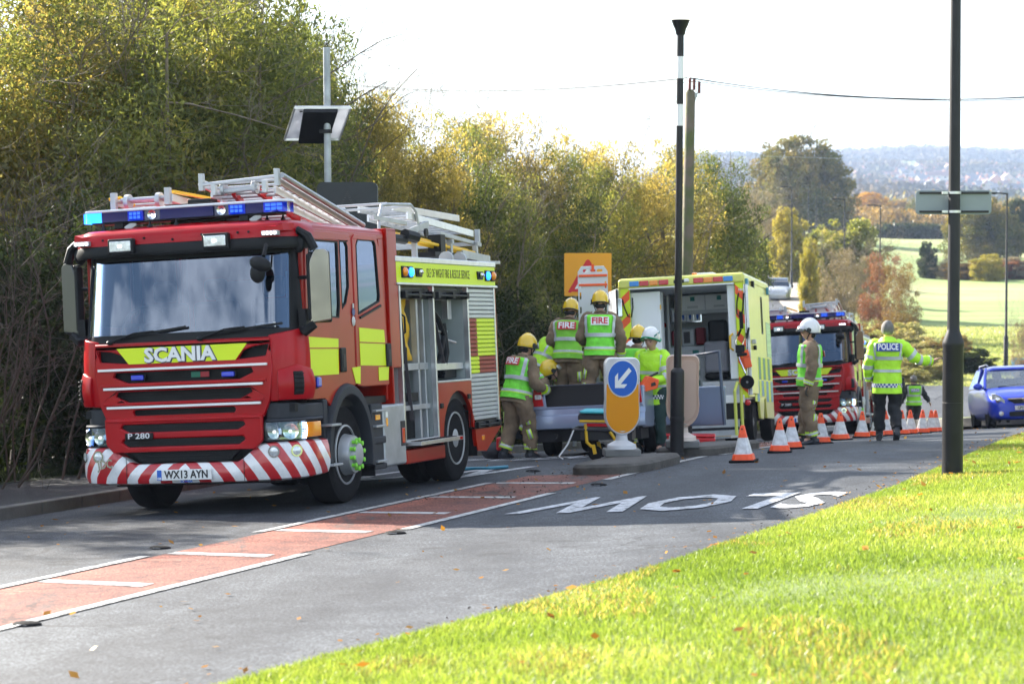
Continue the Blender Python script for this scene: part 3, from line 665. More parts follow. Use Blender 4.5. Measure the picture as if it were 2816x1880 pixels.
far_tree(pTwig,uTw,1785,250,470,4.5,5,4,'brown leafless tree just behind the golden tree','tree',lf_brown,rz=2)
far_tree(pBush,uBu,1760,215,540,3.6,5,4,'dark green bush beside the far road bend','bush',lf_dark,rz=1)
far_tree(pBush,uBu,1858,148,535,1.5,5,4,'tall golden willow bush left of the dark sign plate','bush',lf_gold,rz=1)
far_tree(pBush,uBu,1935,172,492,6.4,5,4,'broad olive willow dome behind the grey bush','bush',lf_olive,rz=2)
far_tree(pBush,uBu,1885,168,520,3.4,5,4,'olive green bush between the golden and the grey bush','bush',lf_olive,rz=4)
far_tree(pTwig,uTw,1925,143,556,3.1,5,4,'grey leafless bush behind the dark sign plate','bush',lf_grey,rz=3)
far_tree(pTwig,uTw,1965,147,570,2.4,5,4,'grey brown leafless bush left of the rust red one','bush',lf_grey,rz=5)
far_tree(pTwig,uTw,2022,140,566,3.0,5,4,'rust red leafless bush right of the grey bushes','bush',lf_rust,rz=4)
far_tree(pTwig,uTw,2065,137,590,2.6,5,4,'brown sprawling bush at the right of the rust red bush','bush',lf_brown,rz=1)
sc_sp=[(1960,118,735,3.2),(2010,116,722,3.2),(2062,113,718,3.0),(2105,111,752,2.6),(2150,108,780,2.2),(2055,106,765,2.8),(2000,107,775,3),(2100,104,790,2.4),(2140,103,805,2),(1955,106,790,2.6),(2030,102,815,2.4),(2085,101,825,2.0)]
for i,(u,d,vt,wd) in enumerate(sc_sp): 
    o=far_tree(pBush,uBu,u,d,vt+12,wd*1.0,5,4,['green-brown bramble clump at the upper left of the bank under the rust red bush','brown bramble clump high on the bank right above the second engine','tall bramble clump in the upper middle of the bank','bramble clump at the upper right end of the bank','low bramble clump beside the foreground column, furthest right','brown bramble clump in the middle of the bank','bramble clump left of the police officer head','low green bramble clump above the police officer raised arm','smallest bramble clump by the outstretched hand','bramble clump directly behind the second engine roof','brown bramble clump at the foot of the bank behind the officer','lowest bramble clump at the foot of the bank by the side road'][i],'scrub',[lf_scrub,lf_brown,lf_scrub,lf_scrub][i%4],'bramble scrub on the bank',i*1.3)
far_tree(pBush,uBu,2225,108,790,2.4,5,4,'dark green low bush on the grass right of the foreground column','bush',lf_dark,rz=2)
far_tree(pBush,uBu,2180,110,760,2.4,5,4,'brown bramble bush behind the foreground column','bush',lf_brown,rz=3)
far_tree(pTwig,uTw,2345,95,720,1.2,5,4,'leafless brown shrub at the right edge above the blue car','bush',lf_grey,rz=3)
for i,(u,d,vt,wd,lm,lab) in enumerate([(2128,262,548,2.4,lf_dark,'upright dark thorn tree in the field hedge'),(2160,262,588,5,lf_grey,'greyish hedge bush right of the thorn tree'),(2215,260,592,6,lf_brown,'brown hedge bush right of the foreground column'),(2262,255,578,4,lf_gold,'yellow-leaved hedge bush below the field oak'),(2300,262,590,6,lf_rust,'rusty hedge bush between the two right lamp posts'),(2345,262,585,6,lf_grey,'grey hedge bush cut by the right picture edge'),(2185,266,600,4,lf_dark,'low dark hedge bush behind the foreground column')]): far_tree(pBush if i!=1 else pTwig,uBu if i!=1 else uTw,u,d,vt,wd,5,4,lab,'bush',lm,rz=i)
# clipped field hedge beyond the meadow
def stuffcloud(name,cl,n,size,lm,asp=.6,shell=.3): V,F,at_=leafcloud(cl,n,size,asp,shell,np.random.RandomState(len(cl)+n)); o=npmesh(name,V,F,[lm],attr=at_); tag(o,kind='stuff'); return o
cl=[(at_px(u,455),455,h(at_px(u,455),455)+1.2,1.9) for u in range(2020,2560,9)]; tag(stuffcloud('field_hedge',cl,16000,.3,lf_dark),'long dark clipped hedge across the far edge of the meadow','hedge')
cl=[(at_px(u,540+25*math.sin(u)),540+25*math.sin(u),h(at_px(u,540),540)+2.2,3+1.6*abs(math.sin(u*1.7))) for u in range(1650,2600,13)]; tag(stuffcloud('hedgerow_trees',cl,22000,.45,lf_brown),'far brown and green hedgerow trees running behind the meadow','hedgerow')
cl=[(at_px(u,860+60*math.sin(u*2.3)),860+60*math.sin(u*2.3),h(at_px(u,860),860)+4,6+3*abs(math.sin(u*1.1))) for u in range(1560,2700,12)]; tag(stuffcloud('tree_belt',cl,26000,.8,lf_oak),'belt of trees in front of the distant town','wood')
# woods on the far hillside
mat('wood_leaves',(.055,.065,.03),.95,col2=(.16,.11,.05),vscale=.004,spec=.1)
rs=np.random.RandomState(5); cl=[]
for i in range(9000):
    d=1300+3300*rs.rand()**.8; u=1450+1200*rs.rand(); x=at_px(u,d); m_=noise.noise(Vector((x/330,d/480,0)))+.35*noise.noise(Vector((x/90,d/120,3)))
    band_=1900<d<2700
    if m_>(.02 if 2700<d<3600 else (.10 if band_ else .16)): r_=7+6*rs.rand(); cl.append((x,d,h(x,d)+r_*.45,r_))
tag(stuffcloud('hill_woods',cl,130000,2.6,mat('hill_wood',(.075,.08,.035),.9,col2=(.20,.13,.06),vscale=.006) if 0 else M['wood_leaves'],.8,.5),'woods and hedges scattered over the hazy far hillside','wood')
# town houses
m_hw=mat('house_wall',(.34,.28,.23),.9,col2=(.52,.50,.46),vscale=.05); m_hb=mat('house_brick',(.42,.19,.12),.8); m_hr=mat('roof_tile',(.13,.085,.075),.8,col2=(.26,.12,.08),vscale=.05); m_hr2=mat('roof_slate',(.12,.13,.15),.7)
def house(wm,rm):
    r_=thing('house','','house',None,'houses of the distant town'); MB().mat(wm).box(-4.5,4.5,-3.5,3.5,-3,5.2).add([(-4.5,-3.5,5.2),(-4.5,3.5,5.2),(-4.5,0,8)],[(0,2,1)]).add([(4.5,-3.5,5.2),(4.5,3.5,5.2),(4.5,0,8)],[(0,1,2)]).build('wall',r_,smooth=False)
    ro=MB().mat(rm).add([(-4.9,-3.9,5.05),(4.9,-3.9,5.05),(4.9,0,8.15),(-4.9,0,8.15),(4.9,3.9,5.05),(-4.9,3.9,5.05)],[(0,1,2,3),(3,2,4,5)]).build('roof',r_,smooth=False); MB().mat(m_hb).box(2.8,3.8,-.5,.5,7,9.3).build('chimney',ro)
    wn=MB().mat(glassd); 
    for x_ in (-2.6,0,2.6):
        for z_ in (1.0,3.6): wn.box(x_-.6,x_+.6,-3.53,-3.5,z_,z_+1.2)
    o=wn.build('window',r_,smooth=False); return r_
hp=[house(m_hw,m_hr),house(m_hb,m_hr2),house(m_hw,m_hr2)]; hu=[0,0,0]; rs=np.random.RandomState(9)
cnt=0
for i in range(110):
    d=1950+850*rs.rand(); u=1960+420*rs.rand(); x=at_px(u,d); k=int(rs.rand()*3); o=dup(hp[k]) if hu[k] else hp[k]; hu[k]=1
    s_=1.0+.6*rs.rand(); o.matrix_world=Matrix.Translation((x,d,h(x,d)+1.5))@Matrix.Rotation(R(rs.choice([0,90,20,-25,60])+rs.rand()*12),4,'Z')@Matrix.Diagonal((s_*(1+.8*(rs.rand()<.3)),s_,s_,1))
    o['label']=['pale-walled house with tiled roof among those of the hazy distant town','brick house with slate roof among those of the hazy distant town','pale-walled house with slate roof among those of the hazy distant town'][k]
# polytunnel
d=790; x=at_px(2140,d); pt=thing('polytunnel','white half-round polytunnel behind the clipped field hedge','polytunnel',TR(x,d,h(x,d)+.3,R(8)))
MB().mat(mat('tunnel_plastic',(.78,.78,.76),.5,trans=.2)).loft([[Vector((3.1*math.cos(a),y,4.2*math.sin(a)**.9)) for a in [math.pi*k/12 for k in range(13)]] for y in (0,10,20)],caps=True).build('cover',pt,smooth=True,sharp=60); MB().mat(mat('tunnel_door',(.10,.25,.25),.5)).box(-.7,.9,-.1,-.02,0,2.4).build('door',pt)
MB().mat(dalum).tube([(3.12*math.cos(a),-.05,4.22*max(0,math.sin(a))**.9) for a in [math.pi*k/12 for k in range(13)]],.09,6).build('hoop',pt)
# unseen trees: left willows added as shadow casters, right ones reflected in the engine
for i,(x,y,s_,lm,lab) in enumerate([(-11.5,28.6,.78,lf_olive,'unseen shade-casting willow beyond the left picture edge, nearest to the camera'),(-9.8,32.2,.82,lf_green,'unseen shade-casting willow beyond the left picture edge, closest to the pavement'),(-14.2,32.5,.95,lf_olive,'unseen shade-casting willow beyond the left picture edge, set back from the road'),(16.5,40,1.25,lf_brown,'brown tree on the right verge outside the picture, nearest to the road'),(20,45,1.4,lf_orange,'orange tree on the right verge outside the picture, behind the nearest one'),(25,50.5,1.5,lf_yellow,'yellow tree on the right verge outside the picture, towards the side road'),(30,53,1.4,lf_brown,'brown tree on the right verge outside the picture, furthest along'),(23,39,1.6,lf_orange,'orange tree on the right verge outside the picture, set back'),(31,45,1.6,lf_dark,'dark tree on the right verge outside the picture'),(29,16,1.5,lf_brown,'brown tree to the right of the camera'),(38,56,1.5,lf_olive,'olive tree on the right verge outside the picture')]):
    plant_tree(protoB,uB,x,y,lab,'tree','trees outside the picture',s_,i*1.9,lm)
# air
hzb=MB().mat(mat('haze_air',(1,1,1))).box(-7000,7000,-300,9500,-40,260); hz=hzb.build('haze',smooth=False); tag(hz,kind='stuff')
m=M['haze_air']; m.node_tree.nodes.clear(); o_=m.node_tree.nodes.new('ShaderNodeOutputMaterial'); v_=m.node_tree.nodes.new('ShaderNodeVolumePrincipled'); v_.inputs['Density'].default_value=.00016; v_.inputs['Color'].default_value=(.54,.68,.95,1); v_.inputs['Anisotropy'].default_value=0; m.node_tree.links.new(v_.outputs[0],o_.inputs['Volume'])
# ---------------------------------------------------------------- grass blades and fallen leaves
lf_blade=leafmat('grass_blades',[(.09,.15,.025),(.15,.23,.036),(.24,.31,.06),(.36,.38,.13)],.5,.32)
def blades(name,n,fn,L0,wd,lm,seed,label=None):
    rs=np.random.RandomState(seed); P=fn(rs,n); n=len(P); a=rs.rand(n)*6.283; L_=L0*(.5+rs.rand(n)); tilt=rs.normal(size=(n,2))*.45; w_=wd*(.7+.6*rs.rand(n))
    dx=np.cos(a)*w_; dy=np.sin(a)*w_; tip=P+np.stack([tilt[:,0]*L_,tilt[:,1]*L_,L_],1); midp=P+np.stack([tilt[:,0]*L_*.3,tilt[:,1]*L_*.3,L_*.55],1)
    o_=np.stack([dx,dy,np.zeros(n)],1); V=np.stack([P-o_,P+o_,midp+o_*.8,tip,midp-o_*.8],1).reshape(-1,3); b_=np.arange(n)[:,None]*5
    F=np.concatenate([b_+np.array([[0,1,2,4]]),b_+np.array([[4,2,3,3]])],0) if 0 else None
    T3=np.concatenate([b_+np.array([[0,1,2]]),b_+np.array([[0,2,4]]),b_+np.array([[4,2,3]])],0); at_=np.tile(rs.rand(n),3)
    o=npmesh(name,V,T3,[lm],attr=at_); tag(o,label,None,None,'stuff'); return o
def verge_pts(rs,n):
    s_=-17+32*rs.rand(n*2)**1.15; er=np.interp(s_,[-40,-12,-9.7,-7.5,-2.6,.9,12.4,60],[5.2,6.0,6.38,6.66,6.95,7.12,7.2,7.3]); a_=er+.0+rs.rand(n*2)**1.45*10.5
    X=O0[0]+HD[0]*s_+XD[0]*a_; Y=O0[1]+HD[1]*s_+XD[1]*a_; u=1174+5546*X/np.maximum(Y,.1); ok=(Y>6.5)&(u<2500)&(u>150); X,Y,s_,a_=X[ok][:n],Y[ok][:n],s_[ok][:n],a_[ok][:n]
    Z=H(X,Y)+.06+.05*sm(0,1.5,a_-np.interp(s_,[-12,0,12],[6.0,7.0,7.2])); return np.stack([X,Y,Z-.01],1)
blades('verge_grass',370000,verge_pts,.034,.0030,lf_blade,3)
def far_verge(rs,n):
    s_=13+28*rs.rand(n); a_=7.25+rs.rand(n)**1.4*9; X=O0[0]+HD[0]*s_+XD[0]*a_; Y=O0[1]+HD[1]*s_+XD[1]*a_; return np.stack([X,Y,H(X,Y)+.09],1)
blades('verge_grass',40000,far_verge,.075,.008,lf_blade,4)
def left_pts(rs,n):
    s_=-6+34*rs.rand(n); a_=-4.95-rs.rand(n)**1.2*3.0; X=O0[0]+HD[0]*s_+XD[0]*a_; Y=O0[1]+HD[1]*s_+XD[1]*a_; return np.stack([X,Y,H(X,Y)+.13+.35*sm(-5.2,-8,a_)],1)
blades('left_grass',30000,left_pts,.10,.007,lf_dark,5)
def field_pts(rs,n):
    d=99+60*rs.rand(n)**1.3; u=1850+520*rs.rand(n); X=(u-1174)/5546*d; return np.stack([X,d,H(X,d)-.02],1)
def weeds(rs,n): P=verge_pts(rs,n*4); k=np.array([noise.noise(Vector((float(a)*1.1,float(b)*.6,7))) for a,b in P[:,:2]]); return P[k>.18][:n]
blades('verge_weeds',16000,weeds,.040,.006,M['leaves_yellow_green'],14)
blades('meadow_grass',40000,field_pts,.16,.04,leafmat('meadow_blades',[(.15,.20,.07),(.24,.29,.11),(.34,.37,.17),(.42,.42,.24)],.4,.1),6)
m_fl=leafmat('fallen_leaf',[(.16,.07,.02),(.34,.16,.03),(.50,.30,.06)],.3)
def litter(name,n,fn,size,lm,seed): 
    rs=np.random.RandomState(seed); P=fn(rs,n); n=len(P); t=rs.normal(size=(n,3))*np.array([1,1,.25]); t/=np.linalg.norm(t,axis=1)[:,None]; q=np.cross(t,np.array([0,0,1.])+rs.normal(size=(n,3))*.25); q/=np.linalg.norm(q,axis=1)[:,None]; s_=(size*(.5+rs.rand(n)))[:,None]
    V=np.stack([P-t*s_,P+q*s_*.6,P+t*s_,P-q*s_*.6],1).reshape(-1,3); o=npmesh(name,V,np.arange(4*n).reshape(-1,4),[lm],attr=rs.rand(n)); tag(o,kind='stuff')
def road_pts(rs,n): s_=-12+50*rs.rand(n); a_=-2+8.8*rs.rand(n)**1.3; X=O0[0]+HD[0]*s_+XD[0]*a_; Y=O0[1]+HD[1]*s_+XD[1]*a_; return np.stack([X,Y,H(X,Y)+.018],1)
litter('fallen_leaves',420,road_pts,.028,m_fl,8)
def vp2(rs,n): P=verge_pts(rs,n*3); P=P[rs.choice(len(P),n)]; P[:,2]+=.05; return P
litter('fallen_leaves',110,vp2,.030,m_fl,9)
def debris(rs,n): s_=1+34*rs.rand(n); a_=2.0+1.35*rs.rand(n)+rs.normal(size=n)*.25; X=O0[0]+HD[0]*s_+XD[0]*a_; Y=O0[1]+HD[1]*s_+XD[1]*a_; return np.stack([X,Y,H(X,Y)+.014],1)
def edge_pts(rs,n): s_=-14+50*rs.rand(n); er=np.interp(s_,[-40,-12,-9.7,-7.5,-2.6,.9,12.4,60],[5.2,6.0,6.38,6.66,6.95,7.12,7.2,7.3]); a_=er-.02-.5*rs.rand(n)**2.2; X=O0[0]+HD[0]*s_+XD[0]*a_; Y=O0[1]+HD[1]*s_+XD[1]*a_; return np.stack([X,Y,H(X,Y)+.02],1)
litter('edge_litter',900,edge_pts,.020,m_fl,12); litter('road_grit',2200,edge_pts,.012,mat('grit',(.06,.045,.035),.9),13)
litter('road_grit',2600,debris,.014,mat('grit',(.06,.045,.035),.9),10)
# ---------------------------------------------------------------- fire engine (x to its left side, y backwards, z up)
def placeframe(x,y,yaw,wb=3.6,side=1.0):
    """matrix standing on the sloping road: local y runs along the heading"""
    a=R(yaw); hd=Vector((math.sin(a),math.cos(a),0)); xd=Vector((hd.y,-hd.x,0)); g=lambda v: Vector((v.x,v.y,h(v.x,v.y)))
    o=Vector((x,y,0)); f=g(o); Yv=(g(o+hd*wb)-f).normalized(); Xv=(g(o+xd*side)-g(o-xd*side)); Xv=(Xv-Yv*Xv.dot(Yv)).normalized(); Zv=Xv.cross(Yv)
    m=Matrix((Xv,Yv,Zv)).transposed().to_4x4(); m.translation=f+Vector((0,0,.004)); return m
def winglass(name,tint=(.25,.3,.34),k=.5,base=.10):
    m,N,L,b=nodemat(name); N.remove(b); out=[n for n in N if n.type=='OUTPUT_MATERIAL'][0]
    t=N.new('ShaderNodeBsdfTransparent'); t.inputs['Color'].default_value=(*tint,1); g=N.new('ShaderNodeBsdfGlossy'); g.inputs['Roughness'].default_value=.015; g.inputs['Color'].default_value=(.66,.78,.98,1)
    f=N.new('ShaderNodeFresnel'); f.inputs['IOR'].default_value=1.52; ma=N.new('ShaderNodeMath'); ma.operation='MULTIPLY_ADD'; ma.inputs[1].default_value=1.0; ma.inputs[2].default_value=base; L.new(f.outputs[0],ma.inputs[0])
    mx=N.new('ShaderNodeMixShader'); L.new(ma.outputs[0],mx.inputs[0]); L.new(t.outputs[0],mx.inputs[1]); L.new(g.outputs[0],mx.inputs[2]); L.new(mx.outputs[0],out.inputs['Surface']); return m
m_wind=winglass('windscreen_glass',(.24,.28,.32),base=.095)
m_side=winglass('side_glass',(.10,.11,.12),base=.16)
m_clear=winglass('clear_glass',(.8,.85,.85),base=.04)
def stripes():
    m,N,L,b=nodemat('bumper_stripes'); tc=N.new('ShaderNodeTexCoord'); s=N.new('ShaderNodeSeparateXYZ'); L.new(tc.outputs['Object'],s.inputs[0])
    def mth(op,a,b_=None,c=None):
        n=N.new('ShaderNodeMath'); n.operation=op
        for i,v in enumerate((a,b_,c)):
            if v is None: continue
            if isinstance(v,(int,float)): n.inputs[i].default_value=v
            else: L.new(v,n.inputs[i])
        return n.outputs[0]
    ax=mth('ABSOLUTE',s.outputs['X']); f=mth('ADD',ax,mth('MULTIPLY',s.outputs['Y'],.8)); f=mth('MULTIPLY_ADD',s.outputs['Z'],.8,f)
    fr=mth('FRACT',mth('MULTIPLY_ADD',f,3.75,-.03)); st=mth('GREATER_THAN',fr,.5)
    n=noise_n(N,L,7,6,tc.outputs['Object'],.7); r=ramp(N,[(.3,(.60,.62,.64)),(.55,(.76,.77,.78))]); L.new(n.outputs['Fac'],r.inputs['Fac'])
    L.new(mixn(N,L,st,r.outputs['Color'],(.45,.013,.018)),b.inputs['Base Color']); b.inputs['Roughness'].default_value=.3; b.inputs['Coat Weight'].default_value=.5; return m
m_bump=stripes()
m_seat=mat('seat_fabric',(.035,.04,.045),.8); m_int=mat('cab_interior',(.035,.038,.042),.7); m_intw=mat('cab_white_panel',(.40,.42,.45),.6)
m_mirrorcov=mat('mirror_cover',(.24,.22,.19),.20,.8,.2,var=.16,vscale=5)
m_lock=mat('locker_metal',(.33,.37,.37),.5,.3,var=.1,vscale=3)
m_letter=mat('black_lettering',(.01,.01,.012),.5); m_silverl=mat('silver_lettering',(.66,.68,.72),.3,.3,.3)
m_green_nut=mat('green_nut_marker',(.25,.72,.06),.5)
m_hose=mat('black_hose',(.02,.02,.022),.5); m_rhose=mat('red_hose',(.35,.02,.02),.5); m_yfab=mat('yellow_sheet',(.72,.43,.02),.55,var=.15,vscale=6,bump=.6,bscale=9)
m_plate=mat('number_plate',(.72,.73,.72),.35); m_eu=mat('plate_blue',(.01,.11,.50),.4)
XM,RX,RY=1.25,.30,.36
ALEN=math.pi/2*math.sqrt((RX*RX+RY*RY)/2)
def pc(u,off=0,xm=XM):
    s_=1 if u>=0 else -1; u=abs(u); x1=xm-RX
    if u<=x1: x,y,nx,ny=u,.03*(u/x1)**2,0,-1
    elif u<=x1+ALEN:
        t=(u-x1)/ALEN*math.pi/2; x=x1+RX*math.sin(t); y=.03+RY*(1-math.cos(t)); nx,ny=math.sin(t),-math.cos(t)
    else: x=xm; y=.03+RY+(u-x1-ALEN); nx,ny=1,0
    return s_*(x+nx*off),y+ny*off
def uof(x=None,y=None):   # arclength of a point on the wrap
    if x is not None:
        if x<=XM-RX: return x
        return XM-RX+math.asin(min(1,(x-(XM-RX))/RX))/(math.pi/2)*ALEN
    return XM-RX+ALEN+(y-.03-RY)
def band(mb,u0,u1,zl,zh,off=0,th=.03,n=14,nz=1,lean=0,bul=0):
    """panel following the plan curve of the cab front; zl, zh numbers or functions of u"""
    fl=zl if callable(zl) else (lambda u:zl); fh=zh if callable(zh) else (lambda u:zh)
    secs=[]
    for i in range(n+1):
        u=u0+(u1-u0)*i/n; a,b=fl(u),fh(u); sec=[]
        for j in range(nz+1):
            z=a+(b-a)*j/nz; o=off+bul*math.sin(math.pi*j/nz); x,y=pc(u,o); sec.append(Vector((x,y+lean*(z-1.0),z)))
        for j in range(nz,-1,-1):
            z=a+(b-a)*j/nz; x,y=pc(u,off-th); sec.append(Vector((x,y+lean*(z-1.0),z)))
        secs.append(sec)
    if u1<u0: secs=secs[::-1]
    return mb.loft([s[::-1] for s in secs])
def wheel(parent,x,y,z,r,w,side,front):
    """side=+1 outer face towards +x"""
    s_=side; hub=MB().mat(rubber)
    hub.lathe((x,y,z),(s_,0,0),[(-w,r*.62),(-w,r*.93),(-w*.93,r*.985),(-w*.8,r),(-w*.2,r),(-.02,r*.985),(0,r*.93),(.004,r*.8),(-.012,r*.62)],40)
    tyre=hub.build('wheel',parent,smooth=True)
    rim=MB().mat(dalum)
    if front:
        rim.lathe((x,y,z),(s_,0,0),[(-.05,r*.63),(.0,r*.62),(.005,r*.585),(-.06,r*.56),(-.05,r*.44),(.07,r*.40),(.10,r*.38),(.105,.125),(.15,.115),(.16,.07),(.16,.0)],36)
    else:
        rim.lathe((x,y,z),(s_,0,0),[(-.05,r*.63),(.0,r*.62),(.0,r*.585),(-.12,r*.53),(-.17,r*.42),(-.17,.2),(-.10,.15),(-.02,.13),(.0,.08),(.0,0)],36)
    rim.build('rim',tyre)
    if side>0 or front:
        base=.105 if front else -.165
        proto=None
        for k in range(10):
            a=2*math.pi*k/10+.2; rr=r*.295 if front else r*.36; c=(x+s_*base,y+math.cos(a)*rr,z+math.sin(a)*rr)
            if proto is None:
                nb=MB().mat(chrome if not front else m_green_nut); nb.lathe((0,0,0),(s_,0,0),[(-.01,.021),(.028,.019),(.038,.026),(.05,.024),(.056,.006)],8)
                proto=nb.build('wheel_nut',tyre); o=proto
            else:
                o=proto.copy(); COL.objects.link(o); o.parent=tyre
            o.location=c
    return tyre
def build_engine(root):
    P=root
    # ---- lower front
    fr=MB().mat(red); hs=lambda x0,x1,z0,z1,c=.05: [(x0,z1),(x0+c*.4,z0),(x1-c*.4,z0),(x1,z1)][::-1]
    outer=[(-.88,.98),(.88,.98),(.96,1.16),(1.0,1.50),(.98,1.79),(-.98,1.79),(-1.0,1.50),(-.96,1.16)]
    slot=lambda hw,z0,z1,c: [(-hw+c,z0),(hw-c,z0),(hw,z0+(z1-z0)*.6),(hw-.02,z1),(-hw+.02,z1),(-hw,z0+(z1-z0)*.6)]
    intake=[(.62,1.575),(.93,1.60),(1.01-.04,1.72),(.80,1.70),(.68,1.66)]
    holes=[slot(.79,1.375,1.485,.16),slot(.77,1.175,1.285,.14),slot(.58,1.035,1.095,.02),intake,[(-a,b) for a,b in intake[::-1]]]
    fr.plate(outer,holes,(0,0,0),(1,0,0),(0,0,1),.05)
    fr.build('front_panel',P,bevel=.012)
    b=MB().mat(blackp).box(-.98,.98,.10,.13,.6,1.79)
    for k in range(0): b.box(-.8,-.7,.075,.10,1.03,1.5)
    for z in (1.42,1.45,1.22,1.25,1.06): b.box(-.8,.8,.08,.10,z,z+.006)
    b.build('grille_mesh',P)
    for z,hw in ((1.515,.95),(1.32,.895),(1.125,.865)):
        MB().mat(white).box(-hw,hw,-.03,.0,z-.013,z+.013).build('grille_bar',P,bevel=.004)
    for z,hw in ((1.335,.93),(1.14,.90)): MB().mat(red).box(-hw,hw,-.024,.0,z+.004,z+.035).build('grille_ridge',P,bevel=.008)
    # lower grille frame, proud
    lg=MB().mat(red); lo=[(-.80,.66),(.80,.66),(.875,.74),(.885,1.01),(-.885,1.01),(-.875,.74)]
    lg.plate(lo,[slot(.70,.865,.945,.09),slot(.69,.715,.795,.07)],(0,-.055,0),(1,0,0),(0,0,1),.06); lg.build('lower_grille',P,bevel=.018,seg=3)
    lm_=MB().mat(blackp).box(-.78,.78,-.02,.02,.69,.97)
    for z in (.73,.76,.88,.91): lm_.box(-.7,.7,-.03,-.02,z,z+.006)
    lm_.build('grille_mesh',P)
    MB().mat(red).bar((-.87,-.05,.985),(.87,-.05,.985),.03,.03).build('grille_ridge',P,bevel=.01)
    # badge panel
    yp=MB().mat(hivis).plate([(-.735,1.735),(-.60,1.57),(.60,1.57),(.735,1.735)],[],(0,-.006,0),(1,0,0),(0,0,1),.005); yb=yp.build('badge_panel',P,smooth=False)
    text('lettering','SCANIA',.20,mat('lettering_edge',(.06,.07,.09),.4),yb,face((-.015,-.008,1.644),(1,0,0),(0,0,1)),.002,.014,1.12); text('lettering','SCANIA',.20,m_silverl,yb,face((-.02,-.012,1.648),(1,0,0),(0,0,1)),.008,.007,1.12)
    mb_=MB().mat(blackp).box(-.64,-.325,-.085,-.06,.795,.86); o=mb_.build('model_badge',P,bevel=.006); text('lettering','P 280',.082,m_silverl,o,face((-.482,-.088,.828),(1,0,0),(0,0,1)),.004,.001,1.35)
    # small blue repeaters in the grille
    for x in (-.51,.51):
        o=MB().mat(blackp).box(x-.075,x+.075,.02,.05,1.395,1.46).build('repeater_light',P,bevel=.01); MB().mat(bluelens).box(x-.07,x+.07,-.02,.02,1.40,1.455).build('lens',o,bevel=.012)
    MB().mat(mat('green_tag',(.01,.16,.10),.5)).box(.07,.17,.06,.066,1.41,1.465).build('sticker',P); MB().mat(mat('red_tag',(.35,.02,.03),.5)).box(.175,.27,.06,.066,1.41,1.465).build('sticker',P)
    # ---- corner deflectors with vents
    for s_ in (-1,1):
        c=MB().mat(red)
        zl=lambda u: 1.13+.03*(abs(u)-.9); zh=lambda u: 1.80+.07*min(1,(abs(u)-.9)/.5)
        band(c,s_*.955,s_*1.47,zl,zh,.0,.05,14,8,lean=.0,bul=.018); c.build('corner_panel',P,bevel=.012)
        c=MB().mat(red); band(c,s_*(1.05),s_*(1.47),lambda u:1.14,lambda u:1.50-.25*abs(abs(u)-1.25),.028,.04,12,6,bul=.035); cb=c.build('vent_bulge',P,bevel=.012)
        v=MB().mat(blackp); band(v,s_*1.20,s_*1.30,1.19,1.43,.052,.02,5,6,bul=.022)
        for k in range(5): band(v,s_*1.205,s_*1.295,1.22+.045*k,1.232+.045*k,.085,.02,4)
        v.build('vent',cb,bevel=.006)
        # grey housing over the lamps, headlamp, indicator
        g_=MB().mat(greyp); band(g_,s_*.89,s_*uof(y=.80),.945,lambda u:1.115-.02*(abs(u)>1.3),-.02,.06,16); band(g_,s_*.885,s_*uof(y=.66),.915,.955,.022,.06,16); g_.build('lamp_surround',P,bevel=.02)
        hl=MB().mat(blackp); band(hl,s_*.88,s_*uof(y=.62),.72,.925,-.03,.03,16); hb_=hl.build('headlamp',P,bevel=.008)
        for (u_,r_) in ((.985,.075),(1.16,.082)):
            x,y=pc(s_*u_,.0); MB().mat(chrome).lathe((x,y+.005,.822),(s_*math.sin(max(0,u_-.95)*2.2),-1,0),[(-.05,.02),(-.02,r_*.75),(.0,r_),(.006,r_),(.004,r_*.9)],20).build('reflector',hb_); MB().mat(mat('bulb',(.8,.8,.78),.2,emit=.35)).ell((x,y-.008,.822),(.018,.018,.018),8,6).build('bulb',hb_)
        f=MB().mat(chrome); band(f,s_*.90,s_*1.28,.745,.765,-.012,.02,12); band(f,s_*1.24,s_*1.33,.745,.90,-.008,.02,6); f.build('reflector_trim',hb_)
        cl=MB().mat(m_clear); band(cl,s_*.885,s_*1.34,.73,.92,.012,.01,14,4,bul=.006); cl.build('lens',hb_)
        dr=MB().mat(lampw)
        for k in range(7): 
            x,y=pc(s_*(1.325+.022*math.sin(k*.45)),.014); dr.ell((x,y,.75+.024*k),(.011,.011,.011),8,6)
        dr.build('daytime_light',hb_)
        am=MB().mat(amber); band(am,s_*1.362,s_*uof(y=.60),.75,.905,.010,.03,6,3,bul=.004); am.build('indicator',hb_,bevel=.006)
        # door mounted blue light
        o=MB().mat(blackp).box(s_*1.24,s_*1.275,.44,.58,1.235,1.37).build('side_blue_light',P,bevel=.02,M4=None)
        MB().mat(bluelens).box(*sorted((s_*1.275,s_*1.31)),.455,.565,1.25,1.355).build('lens',o,bevel=.018,seg=3)
    # ---- bumper
    bm=MB().mat(m_bump)
    top=lambda u: .70+.02*min(1,max(0,(abs(u)-.75)/.2)) if abs(u)>.80 else (.70-.16*min(1,(.80-abs(u))/.2))
    def zl(u): return .325+.03*max(0,abs(u)-.9)
    secs=[];nn=56;ue=uof(y=.72)
    for i in range(nn+1):
        u=-ue+2*ue*i/nn; a,b_=zl(u),top(u); sec=[]
        for t,o_ in ((0,-.06),(.05,-.015),(.22,.012),(.5,.018),(.8,.005),(.96,-.01),(1,-.05)): x,y=pc(u,o_+.035); sec.append(Vector((x,y,a+(b_-a)*t)))
        x,y=pc(u,-.09); sec+= [Vector((x,y,b_)),Vector((x,y,a))]
        secs.append(sec[::-1])
    bm.loft(secs); bm.build('bumper',P,smooth=True)
